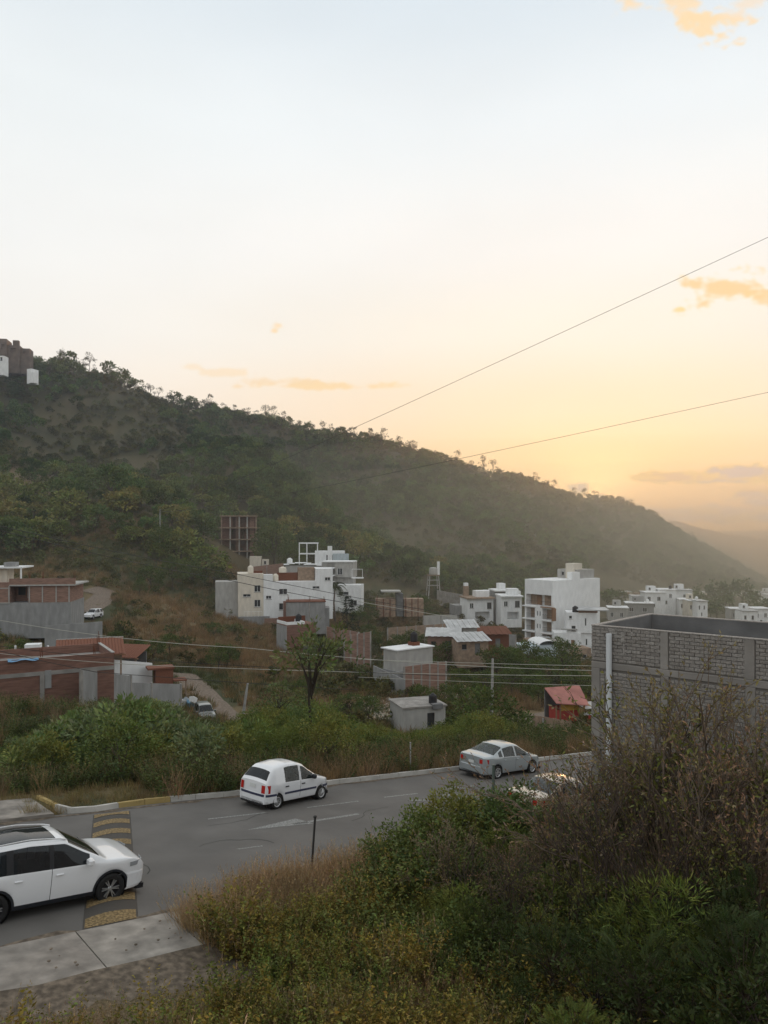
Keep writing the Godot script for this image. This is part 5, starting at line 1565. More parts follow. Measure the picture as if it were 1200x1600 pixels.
	part(o, "number_plate", box_mesh(Vector3(xr - 0.008, p.plate_y, -0.16), Vector3(xr, p.plate_y + 0.13, 0.16)), M.plate)
	return o

func hug(o: Node3D, called: String, m: Material, p: Dictionary, pts: Array, sd: float, y0: float, y1: float, lift: float) -> void:
	# a strip that follows the flank or the corner; pts: [x, how far in from the flank]
	var b := MB.new()
	for i in pts.size() - 1:
		for s in 4:
			var c := []
			for t in [s / 4.0, (s + 1) / 4.0]:
				var x := lerpf(pts[i][0], pts[i + 1][0], t)
				var z: float = (soft(p.plan, x, 0.05) + lift) - lerpf(pts[i][1], pts[i + 1][1], t)
				var push := lift if lerpf(pts[i][1], pts[i + 1][1], t) > 0.02 else 0.0
				c.append(Vector3(x + signf(x) * push, 0, sd * z))
			var lo0: Vector3 = c[0] + Vector3.UP * y0
			var hi0: Vector3 = c[0] + Vector3.UP * y1
			var lo1: Vector3 = c[1] + Vector3.UP * y0
			var hi1: Vector3 = c[1] + Vector3.UP * y1
			var out := Vector3(signf(c[0].x) * 0.6, 0, sd)
			if (hi1 - lo0).cross(hi0 - lo0).dot(out) > 0.0: b.quad(lo0, hi0, hi1, lo1)
			else: b.quad(lo1, hi1, hi0, lo0)
			var inn := Vector3(0, 0, -sd * 0.04)
			var tp := [hi0, hi0 + inn, hi1 + inn, hi1]
			if (tp[2] - tp[0]).cross(tp[1] - tp[0]).y < 0.0: tp.reverse()
			b.quad(tp[0], tp[1], tp[2], tp[3])
	part(o, called, b.done(), m)

func wheel(o: Node3D, at: Vector3, r: float, rim: float, sd: float, spokes: int, sport: bool) -> void:
	var t := Transform3D(Basis(Vector3.RIGHT, PI / 2 * sd), Vector3.ZERO)
	var ty := MB.new()
	ty.lathe([[rim, -0.10], [rim + 0.02, -0.11], [r - 0.03, -0.115], [r - 0.006, -0.09], [r, -0.05], [r, 0.05], [r - 0.006, 0.09], [r - 0.03, 0.115], [rim + 0.02, 0.11], [rim, 0.10]], t, 28)
	var w := Node3D.new(); w.name = "wheel"; o.add_child(w, true); w.position = at
	part(w, "tyre", ty.done(), M.tyre)
	var dish := MB.new()
	dish.lathe([[0.005, 0.02], [rim * 0.9, 0.015], [rim, 0.04]], t, 24)
	part(w, "dish", dish.done(), M.rim_dark if sport else M.rim_dark)
	var rm := MB.new()
	var lip := MB.new()
	lip.lathe([[rim - 0.025, 0.06], [rim - 0.02, 0.105], [rim + 0.004, 0.108], [rim + 0.008, 0.09]], t, 28)
	part(w, "rim_lip", lip.done(), M.rim_dark if sport else M.rim)
	rm.lathe([[rim * 0.24, 0.05], [rim * 0.2, 0.085], [0.005, 0.09]], t, 14)
	for k in spokes:
		for pair in ([-0.14, 0.14] if sport else [0.0]):
			var f: float = TAU * k / spokes + pair
			var ww := 0.011 if sport else (0.9 * rim / spokes)
			var turn := t * Transform3D(Basis(Vector3.UP, f), Vector3.ZERO)
			rm.box(Vector3(rim * 0.15, 0.05, -ww), Vector3(rim - 0.015, 0.09, ww), turn)
	part(w, "rim", rm.done(), M.rim)

func make_vehicles() -> void:
	var suv := {"L": 4.55, "W": 1.86, "sill": 0.27, "r": 0.355, "rim": 0.245, "rear": -1.36, "front": 1.34, "tumble": 0.30, "paint": M.white_paint, "glass": M.glass_tint, "cladding": true, "black_pillars": true,
		"plan": [[-2.3, 0.74], [-2.2, 0.85], [-1.9, 0.92], [-1.0, 0.93], [1.2, 0.93], [1.7, 0.90], [2.05, 0.82], [2.2, 0.74], [2.3, 0.60]],
		"belt": [[-2.3, 1.02], [-1.2, 1.08], [0.9, 1.03], [1.35, 1.02], [1.9, 0.97], [2.15, 0.88], [2.28, 0.72]],
		"top": [[-2.3, 1.05], [-2.15, 1.3], [-1.95, 1.52], [-1.6, 1.64], [-0.6, 1.68], [0.2, 1.63], [0.95, 1.22], [1.2, 1.07], [1.7, 1.03], [2.1, 0.93], [2.28, 0.74]],
		"seams": [-1.02, -0.12, 0.92], "side_glass": [[-1.95, -1.12], [-0.98, -0.16], [-0.08, 0.80]], "windscreen": [0.26, 1.02], "rear_glass": [-2.22, -1.98], "sunroof": [-1.3, 0.05],
		"seats": [-0.75, 0.05], "mirror": 0.72, "handles": [-0.86, 0.06], "handle_y": 0.90, "headlamp": [[2.21, 0.30], [2.16, 0.06], [1.98, 0.0], [1.80, 0.0]], "head_y": [0.80, 0.90], "taillamp": [[-2.29, 0.25], [-2.26, 0.05], [-2.0, 0.0]], "tail_y": [0.88, 1.02], "rails": true, "rail_x": [-1.7, 0.25], "rear_bumper": [0.30, 0.68], "front_bumper": [0.26, 0.66], "plate_y": 0.74, "spokes": 6, "sport": true}
	var hatch := {"L": 3.5, "W": 1.52, "sill": 0.24, "r": 0.27, "rim": 0.175, "rear": -1.16, "front": 1.22, "tumble": 0.24, "paint": M.white_paint, "glass": M.glass_clear, "screen": M.glass_tint,
		"plan": [[-1.76, 0.66], [-1.66, 0.73], [-1.3, 0.755], [1.0, 0.76], [1.45, 0.72], [1.65, 0.62], [1.76, 0.48]],
		"belt": [[-1.76, 0.93], [-1.0, 0.93], [0.6, 0.90], [1.0, 0.89], [1.45, 0.80], [1.7, 0.66], [1.76, 0.60]],
		"top": [[-1.76, 0.95], [-1.68, 1.06], [-1.48, 1.36], [-1.25, 1.48], [-0.6, 1.55], [-0.1, 1.54], [0.24, 1.45], [0.92, 1.0], [1.05, 0.93], [1.45, 0.84], [1.7, 0.69], [1.76, 0.62]],
		"seams": [-0.86, 0.0, 0.86], "side_glass": [[-0.8, -0.05], [0.05, 0.72]], "windscreen": [0.32, 0.92], "rear_glass": [-1.67, -1.44],
		"seats": [-0.7, 0.05], "mirror": 0.62, "handles": [-0.72, 0.14], "handle_y": 0.76, "handle_mat": M.trim_dark, "mirror_mat": M.trim_dark, "side_trim": 0.50, "bumper_strip": 0.50, "headlamp": [[1.70, 0.28], [1.66, 0.08], [1.45, 0.0]], "head_y": [0.62, 0.76], "taillamp": [[-1.762, 0.20], [-1.745, 0.04], [-1.6, 0.0], [-1.56, 0.0]], "tail_y": [0.62, 0.90], "rear_bumper": [0.27, 0.60], "front_bumper": [0.25, 0.58], "plate_y": 0.76, "spokes": 9}
	var sedan := {"L": 4.5, "W": 1.78, "sill": 0.25, "r": 0.315, "rim": 0.205, "rear": -1.32, "front": 1.36, "tumble": 0.34, "paint": M.silver_paint, "glass": M.glass_clear,
		"plan": [[-2.26, 0.70], [-2.15, 0.80], [-1.7, 0.87], [1.2, 0.88], [1.8, 0.82], [2.1, 0.70], [2.26, 0.50]],
		"belt": [[-2.26, 0.98], [-1.8, 1.0], [-1.0, 0.99], [0.8, 0.93], [1.4, 0.88], [1.9, 0.80], [2.2, 0.64], [2.26, 0.58]],
		"top": [[-2.26, 1.0], [-2.1, 1.05], [-1.75, 1.08], [-1.55, 1.12], [-0.85, 1.44], [-0.3, 1.50], [0.2, 1.48], [0.4, 1.42], [1.15, 1.0], [1.3, 0.94], [1.9, 0.84], [2.2, 0.67], [2.26, 0.60]],
		"seams": [-0.95, 0.0, 1.0], "side_glass": [[-1.25, -1.0], [-0.9, -0.05], [0.05, 0.9]], "windscreen": [0.42, 1.12], "rear_glass": [-1.58, -0.88],
		"seats": [-0.75, 0.05], "mirror": 0.8, "handles": [-0.8, 0.12], "handle_y": 0.82, "headlamp": [[2.15, 0.32], [2.1, 0.10], [1.8, 0.0]], "head_y": [0.62, 0.76], "taillamp": [[-2.262, 0.22], [-2.24, 0.06], [-1.98, 0.0]], "tail_y": [0.74, 0.93], "rear_bumper": [0.27, 0.62], "front_bumper": [0.25, 0.58], "plate_y": 0.68, "spokes": 6}
	var beige := sedan.duplicate(); beige.paint = M.beige_paint
	var estate := {"L": 3.8, "W": 1.64, "sill": 0.32, "r": 0.33, "rim": 0.2, "rear": -1.1, "front": 1.15, "tumble": 0.2, "paint": M.grey_paint, "glass": M.glass_tint,
		"plan": [[-1.9, 0.74], [-1.8, 0.8], [-1.4, 0.82], [1.2, 0.82], [1.6, 0.78], [1.85, 0.7], [1.92, 0.6]],
		"belt": [[-1.9, 1.02], [0.8, 0.98], [1.6, 0.92], [1.85, 0.8], [1.92, 0.75]],
		"top": [[-1.9, 1.05], [-1.8, 1.4], [-1.6, 1.62], [-0.4, 1.68], [0.2, 1.64], [0.75, 1.06], [0.9, 1.02], [1.6, 0.96], [1.85, 0.83], [1.92, 0.77]],
		"seams": [-0.85, 0.0, 0.8], "side_glass": [[-1.7, -0.95], [-0.8, -0.05], [0.05, 0.62]], "windscreen": [0.24, 0.74], "rear_glass": [-1.84, -1.62],
		"seats": [-0.6, 0.1], "mirror": 0.55, "handles": [-0.7, 0.14], "handle_y": 0.85, "headlamp": [[1.82, 0.3], [1.8, 0.06], [1.66, 0.0]], "head_y": [0.68, 0.84], "taillamp": [[-1.9, 0.2], [-1.88, 0.04], [-1.75, 0.0]], "tail_y": [0.8, 1.0], "rear_bumper": [0.34, 0.6], "front_bumper": [0.34, 0.6], "plate_y": 0.7, "spokes": 6}
	var jeep := estate.duplicate(); jeep.paint = M.white_paint
	# where they stand: [a, c] of the middle on the road, heading along the road
	park("white_suv", "white SUV with tinted glass and black sunroof crossing the speed hump", suv, -1.33, 0.62, 3.0)
	park("white_hatchback", "small white hatchback with blue bumper strip parked by the far kerb", hatch, 8.2, 6.0, 13.0)
	park("silver_sedan", "silver blue sedan parked by the far kerb under trees", sedan, 19.4, 6.2, 4.0)
	park("beige_sedan", "beige sedan half hidden behind the dry bushes", beige, 15.9, 0.2, 2.0)
	park("dusty_sedan", "pale car roof just showing behind bushes at the road end", beige.duplicate(), 30.0, 6.0, 2.0)
	var e := P(320, 1112, 78.0)
	car("grey_wagon", "old grey wagon parked on the dirt lane, facing the camera", estate, HV(e.x, 78.0, 0.02), 0.0, Vector3(0.45, -0.02, 1.0))
	e = P(146, 948, 138.0)
	car("white_jeep", "white jeep parked beside the plinth house on bare earth", jeep, HV(e.x, 138.0, 0.02), 0.0, Vector3(-0.25, 0.0, 1.0))
	e = P(757, 968, 172.0)
	car("white_hatchback", "tiny white car parked under the modern white houses", hatch, HV(e.x, 172.0, 0.02), 0.0, Vector3(0.9, 0.0, 0.4))

func park(called: String, label: String, p: Dictionary, a: float, c: float, turn: float) -> void:
	# turn: degrees the car is turned away from the road's own heading, towards the far side
	var t := deg_to_rad(turn)
	var q := at_road(a, c)
	var f := at_road(a + cos(t), c + sin(t)) - q
	car(called, label, p, q + Vector3(0, 0.004, 0), 0.0, f).scale = Vector3.ONE * 0.91

# ------------------------------------------------------------------ poles and wires
func wire(label: String, m: Material, pts: Array, r0: float, r1: float, sag := 0.0) -> void:
	# a cable through [u, v, depth] points, each span sagging a little
	var b := MB.new()
	var c := Curve3D.new()
	for p in pts: c.add_point(P(p[0], p[1], p[2]))
	var seg := 14
	for i in pts.size() - 1:
		var a := P(pts[i][0], pts[i][1], pts[i][2])
		var e := P(pts[i + 1][0], pts[i + 1][1], pts[i + 1][2])
		for k in seg:
			var t0 := float(k) / seg
			var t1 := float(k + 1) / seg
			var p0 := a.lerp(e, t0) - Vector3.UP * sag * 4.0 * t0 * (1.0 - t0)
			var p1 := a.lerp(e, t1) - Vector3.UP * sag * 4.0 * t1 * (1.0 - t1)
			var q0 := lerpf(r0, r1, (i + t0) / (pts.size() - 1))
			var q1 := lerpf(r0, r1, (i + t1) / (pts.size() - 1))
			b.tube(p0, p1, q0, q1, 5, false)
	var o := piece("power_line", b.done(), m, "", label, "cable")
	o.set_meta("group", "overhead cables")

func utility_pole(label: String, u: float, v: float, d: float, h: float, lean: float, m: Material, arm := true) -> void:
	var o := thing("utility_pole", label, "pole", P(u, v, d), 0.0, "utility poles")
	o.position.y = minf(o.position.y, H(o.position.x, o.position.z))
	var top := P(u, v, d).y + h - o.position.y
	var b := MB.new()
	b.tube(Vector3(0, -0.5, 0), Vector3(lean * top, top, 0), 0.16, 0.10, 10)
	part(o, "shaft", b.done(), m)
	if arm:
		part(o, "crossarm", box_mesh(Vector3(lean * top - 0.9, top - 0.55, -0.06), Vector3(lean * top + 0.9, top - 0.42, 0.06)), M.wood_door)

func make_wires() -> void:
	wire("upper thin cable rising across the sky to the top right", M.wire, [[1260, 343, 20.0], [250, 798, 190.0]], 0.006, 0.05, 0.5)
	wire("lower thin cable rising across the sky to the right edge", M.wire, [[1260, 600, 26.0], [250, 800, 190.0]], 0.007, 0.045, 0.8)
	wire("upper dark cable of the pair crossing before the white house", M.wire, [[-30, 815, 60.0], [350, 893, 110.0], [720, 962, 150.0]], 0.028, 0.05, 0.25)
	wire("lower dark cable of the pair crossing before the white house", M.wire, [[-30, 821, 60.0], [350, 905, 100.0], [640, 957, 140.0]], 0.03, 0.05, 0.3)
	wire("pale cable crossing the dry field below the plinth house", M.wire_pale, [[-30, 964, 55.0], [380, 1012, 62.0], [950, 1048, 70.0]], 0.022, 0.03, 0.35)
	wire("second pale cable across the field, lower", M.wire_pale, [[-30, 1018, 50.0], [300, 1042, 58.0], [950, 1056, 66.0]], 0.018, 0.026, 0.15)
	wire("thin dark cable just above the brick house roof", M.wire, [[-30, 1005, 48.0], [240, 1032, 56.0], [950, 1065, 66.0]], 0.016, 0.024, 0.15)
	wire("dark cable sagging over the tile roofed shelter", M.wire, [[-30, 1010, 46.0], [150, 1050, 50.0], [560, 1078, 60.0]], 0.018, 0.022, 0.05)
	wire("highest pale cable before the small flat roofed house", M.wire_pale, [[560, 1030, 62.0], [950, 1041, 68.0]], 0.02, 0.024, 0.05)
	wire("lowest pale cable before the green trees on the right", M.wire_pale, [[560, 1058, 60.0], [950, 1072, 66.0]], 0.016, 0.02, 0.05)
	wire("bright hanging wire from the wooded slope to the white house", M.wire_pale, [[560, 940, 140.0], [720, 967, 150.0]], 0.05, 0.05, 0.0)
	utility_pole("leaning grey concrete pole beside the dirt lane", 374, 1118, 70.0, 2.9, 0.16, M.pole, false)
	utility_pole("pale upright pole among trees right of centre", 767, 1086, 68.0, 3.2, 0.02, M.pole, false)
	utility_pole("pole on the wooded slope where the two sky cables end", 250, 812, 190.0, 2.6, 0.0, M.pole, false)
	utility_pole("slim pole standing right of the round dark bush", 728, 1000, 150.0, 3.4, 0.0, M.pole, true)
	# posts by the road
	var q := at_road(4.25, -1.75)
	var o := thing("dark_post", "thin black metal post leaning at the near kerb among weeds", "post", q)
	var b := MB.new(); b.tube(Vector3(-0.06, -0.3, 0), Vector3(0.08, 1.75, 0), 0.028, 0.026, 8)
	part(o, "shaft", b.done(), M.post_dark)
	b = MB.new(); b.chamfer_box(Vector3(0.04, 1.75, -0.04), Vector3(0.12, 1.80, 0.04), 0.012)
	part(o, "cap", b.done(), M.post_dark)
	q = at_road(10.4, -1.9)
	o = thing("green_post", "grey green metal post standing at the near kerb, right of centre", "post", q)
	b = MB.new(); b.tube(Vector3(0, -0.3, 0), Vector3(0, 2.55, 0), 0.042, 0.042, 10)
	part(o, "shaft", b.done(), M.post_green)
	b = MB.new(); b.tube(Vector3(0, 2.55, 0), Vector3(0, 2.58, 0), 0.05, 0.04, 10)
	part(o, "cap", b.done(), M.post_green)
	q = at_road(15.6, 7.9)
	o = thing("thin_post", "thin grey post behind the far kerb between two cars", "post", q)
	b = MB.new(); b.tube(Vector3(0, -0.3, 0), Vector3(0, 1.25, 0), 0.03, 0.03, 8)
	part(o, "shaft", b.done(), M.pole)
	part(o, "cap", box_mesh(Vector3(-0.035, 1.25, -0.035), Vector3(0.035, 1.28, 0.035)), M.pole)

# ------------------------------------------------------------------ plants
func ball(r := rng) -> Vector3:
	while true:
		var v := Vector3(r.randf_range(-1, 1), r.randf_range(-1, 1), r.randf_range(-1, 1))
		var l := v.length()
		if l < 1.0 and l > 0.05: return v / l
	return Vector3.UP

func vary(c: Color, k: float) -> Color:
	var f := 1.0 + rng.randf_range(-k, k)
	return Color(c.r * f * (1.0 + rng.randf_range(-0.12, 0.12)), c.g * f, c.b * f * (1.0 + rng.randf_range(-0.15, 0.15)))

# crown of leaves: clumps on and in an ellipsoid; returns the leaf mesh
func crown(centre: Vector3, rad: Vector3, clumps: int, each: int, leaf: float, slim: float, tint: Color, spread := 0.33, hollow := 0.55, droop := 0.0) -> ArrayMesh:
	var b := MB.new()
	for k in clumps:
		var n := ball()
		if n.y < -0.55: n.y = -n.y
		var c := centre + n * rad * rng.randf_range(hollow, 1.0)
		var tone := vary(tint, 0.28)
		var cr := minf(rad.x, rad.y) * spread * rng.randf_range(0.65, 1.3)
		for e in each:
			var m := ball()
			var at := c + m * cr * pow(rng.randf(), 0.45) * Vector3(1.0, 0.8, 1.0)
			var out := (m + n * 0.6 + Vector3(0, 0.25 - droop, 0) + ball() * 0.5).normalized()
			var side := out.cross(ball()).normalized()
			var l := leaf * rng.randf_range(0.7, 1.3)
			b.leaf(at, out, side, l, l * slim, vary(tone, 0.16))
	return b.done()

func limbs(h: float, r: float, tips: Array, tint: Color) -> ArrayMesh:
	var b := MB.new()
	b.col = tint
	var p := Vector3(0, -0.25, 0)
	var n := 5
	var mid := Vector3(rng.randf_range(-0.1, 0.1) * h, h, rng.randf_range(-0.1, 0.1) * h)
	for i in n:
		var q := p.lerp(mid, 1.0 / (n - i)) + Vector3(rng.randf_range(-1, 1), 0, rng.randf_range(-1, 1)) * r * 0.5
		b.tube(p, q, r * (1.0 - 0.12 * i), r * (1.0 - 0.12 * (i + 1)), 6, i == 0)
		p = q
	for t in tips:
		var s: Vector3 = Vector3(0, h * rng.randf_range(0.55, 0.95), 0).lerp(p, 0.5)
		var m: Vector3 = s.lerp(t, 0.5) + Vector3(rng.randf_range(-0.1, 0.1), 0.12, rng.randf_range(-0.1, 0.1)) * h * 0.4
		b.tube(s, m, r * 0.45, r * 0.3, 5, false); b.tube(m, t, r * 0.3, r * 0.1, 5, false)
	return b.done()

func tips_of(n: int, c: Vector3, rad: Vector3) -> Array:
	var out := []
	for i in n:
		var v := ball(); v.y = absf(v.y) * 0.8
		out.append(c + v * rad * 0.8)
	return out

var kinds := {}
func kind(called: String, trunk: Variant, leaves: ArrayMesh, tm: Material, lm: Material) -> void:
	if not kinds.has(called): kinds[called] = []
	kinds[called].append([trunk, leaves, tm, lm])

# many thin stems with small leaves; a weed, a herb or a young shrub
func herb(stems: int, h: float, spread: float, leaf: float, slim: float, per: int, tint: Color, stem: Color, upright := 0.75) -> ArrayMesh:
	var b := MB.new()
	for s in stems:
		var a := rng.randf() * TAU
		var root := Vector3(cos(a), 0, sin(a)) * spread * 0.35 * rng.randf()
		var dir := (Vector3(cos(a) * (1.0 - upright), 1.0, sin(a) * (1.0 - upright)) + ball() * 0.2).normalized()
		var bend := Vector3(cos(a), -0.2, sin(a)) * rng.randf_range(0.0, 0.35)
		var L := h * rng.randf_range(0.55, 1.1)
		b.blade(root - Vector3(0, 0.08, 0), dir, bend, L, 0.012, vary(stem, 0.2), 4)
		var tone := vary(tint, 0.3)
		for k in per:
			var t := lerpf(0.18, 1.0, float(k + rng.randf()) / per)
			var at := root + dir * L * t + bend * L * t * t
			var out := (ball() * Vector3(1, 0.4, 1) + Vector3(0, 0.35, 0)).normalized()
			var l := leaf * rng.randf_range(0.6, 1.25) * (1.15 - 0.5 * t)
			b.leaf(at, out, out.cross(ball()).normalized(), l, l * slim, vary(tone, 0.2))
	return b.done()

func tuft(blades: int, h: float, spread: float, width: float, tint: Color, tip: Color, heads: bool) -> ArrayMesh:
	var b := MB.new()
	for s in blades:
		var a := rng.randf() * TAU
		var root := Vector3(cos(a), 0, sin(a)) * spread * rng.randf()
		var dir := (Vector3(0, 1, 0) + ball() * 0.28).normalized()
		var L := h * rng.randf_range(0.45, 1.1)
		var bend := Vector3(cos(a), -0.25, sin(a)) * rng.randf_range(0.05, 0.4)
		var tone := vary(tint.lerp(tip, rng.randf()), 0.2)
		b.blade(root - Vector3(0, 0.05, 0), dir, bend, L, width, tone, 3)
		if heads and rng.randf() < 0.55:
			var end := root + dir * L + bend * L
			for k in 5:
				b.leaf(end - dir * 0.03 * k, (dir + ball() * 0.5).normalized(), ball().cross(dir).normalized(), 0.05, 0.012, vary(tip, 0.15))
	return b.done()

# a leafless or half bare branching shrub; leaves and seed heads at the twigs
func twiggy(h: float, forks: int, tint: Color, leaf_tint: Color, leaves: int, leaf: float, seed_tint: Color, seeds: int) -> Array:
	var w := MB.new()
	var g := MB.new()
	w.col = tint
	var stack := []
	for i in forks:
		var a := rng.randf() * TAU
		stack.append([Vector3(cos(a), 0, sin(a)) * 0.12, (Vector3(cos(a) * 0.32, 1, sin(a) * 0.32) + ball() * 0.12).normalized(), h * rng.randf_range(0.3, 0.42), 0.026, 0])
	while stack:
		var s: Array = stack.pop_back()
		var a: Vector3 = s[0]
		var d: Vector3 = s[1]
		var L: float = s[2]
		var r: float = s[3]
		var m: Vector3 = a + d * L * 0.5 + ball() * L * 0.06
		var e: Vector3 = a + d * L + ball() * L * 0.08
		w.tube(a - (Vector3(0, 0.2, 0) if s[4] == 0 else Vector3.ZERO), m, r, r * 0.85, 4, false); w.tube(m, e, r * 0.85, r * 0.65, 4, false)
		if s[4] < 4:
			for k in (3 if s[4] < 3 else 2):
				stack.append([a.lerp(e, rng.randf_range(0.55, 1.0)), (d + ball() * 0.62 + Vector3(0, 0.12, 0)).normalized(), L * rng.randf_range(0.55, 0.78), r * 0.6, s[4] + 1])
		if s[4] >= 3:
			for k in leaves:
				var out := (ball() + Vector3(0, -0.1, 0)).normalized()
				g.leaf(a.lerp(e, rng.randf()), out, out.cross(ball()).normalized(), leaf * rng.randf_range(0.6, 1.3), leaf * 0.4, vary(leaf_tint, 0.3))
			for k in seeds:
				var out := (d + ball() * 0.7).normalized()
				g.leaf(e - d * 0.12 * rng.randf(), out, out.cross(ball()).normalized(), 0.055 * rng.randf_range(0.6, 1.4), 0.02, vary(seed_tint, 0.25))
	return [w.done(), g.done()]

# sprays of feathered leaves, as on an ash or a mesquite
func sprays(h: float, rad: float, n: int, tint: Color) -> Array:
	var w := MB.new()
	var g := MB.new()
	w.col = Color(0.06, 0.045, 0.03)
	for i in n:
		var a := rng.randf() * TAU
		var y := h * pow(rng.randf(), 0.7)
		var reach := rad * sqrt(maxf(0.05, 1.0 - pow(y / h * 0.9, 2.0)))
		var root := Vector3(0, y * 0.7, 0)
		var end := Vector3(cos(a), 0, sin(a)) * reach * rng.randf_range(0.6, 1.0) + Vector3(0, y + 0.2, 0)
		w.tube(root, end, 0.012, 0.004, 3, false)
		for f in 5:
			var o := root.lerp(end, rng.randf_range(0.6, 1.0))
			var d := ((end - root).normalized() + ball() * 0.7 + Vector3(0, 0.15, 0)).normalized()
			var L := rng.randf_range(0.2, 0.38)
			var sd := d.cross(Vector3.UP + ball() * 0.4).normalized()
			var tone := vary(tint, 0.3)
			for k in 8:
				var p := o + d * L * (k + 0.5) / 8.0 - Vector3(0, 0.04 * pow(k / 8.0, 2.0), 0)
				for s in [-1.0, 1.0]:
					var out: Vector3 = (sd * s + d * 0.7 + Vector3(0, 0.1, 0)).normalized()
					g.leaf(p, out, out.cross(sd.cross(d)).normalized(), 0.085 * (1.1 - 0.06 * k), 0.02, vary(tone, 0.12))
	w.tube(Vector3(0, -0.3, 0), Vector3(0, h * 0.75, 0), 0.05, 0.02, 6, false)
	return [w.done(), g.done()]

func plant(kind_name: String, variant: int, called: String, label: String, category: String, at: Vector3, size: float, group := "", stretch := 1.0) -> Node3D:
	var k: Array = kinds[kind_name][variant % kinds[kind_name].size()]
	var o := thing(called, label, category, at, rng.randf() * TAU, group)
	o.scale = Vector3(size, size * stretch, size)
	if k[0]: part(o, "trunk" if category == "tree" else "stem", k[0], k[2])
	part(o, "crown" if category == "tree" else "foliage", k[1], k[3])
	return o

func scatter(called: String, label: String, meshes: Array, m: Material, places: Array, category := "") -> void:
	# places: [position, size, tint]; split over the variants
	for v in meshes.size():
		var mine := []
		for i in places.size(): if i % meshes.size() == v: mine.append(places[i])
		if mine.is_empty(): continue
		var mm := MultiMesh.new()
		mm.transform_format = MultiMesh.TRANSFORM_3D
		mm.use_colors = true
		mm.mesh = meshes[v]
		mm.instance_count = mine.size()
		for i in mine.size():
			var s: float = mine[i][1]
			var basis := Basis(Vector3.UP, rng.randf() * TAU).scaled(Vector3(s, s * rng.randf_range(0.85, 1.2), s))
			mm.set_instance_transform(i, Transform3D(basis, mine[i][0]))
			mm.set_instance_color(i, mine[i][2])
		var o := MultiMeshInstance3D.new()
		o.name = numbered(called); o.multimesh = mm; o.material_override = m
		add_child(o, true)
		o.set_meta("kind", "stuff"); o.set_meta("label", label); o.set_meta("category", category if category else called.replace("_", " "))

func tone(lo: float, hi: float) -> Color:
	var f := rng.randf_range(lo, hi)
	return Color(f * rng.randf_range(0.9, 1.12), f, f * rng.randf_range(0.85, 1.1))

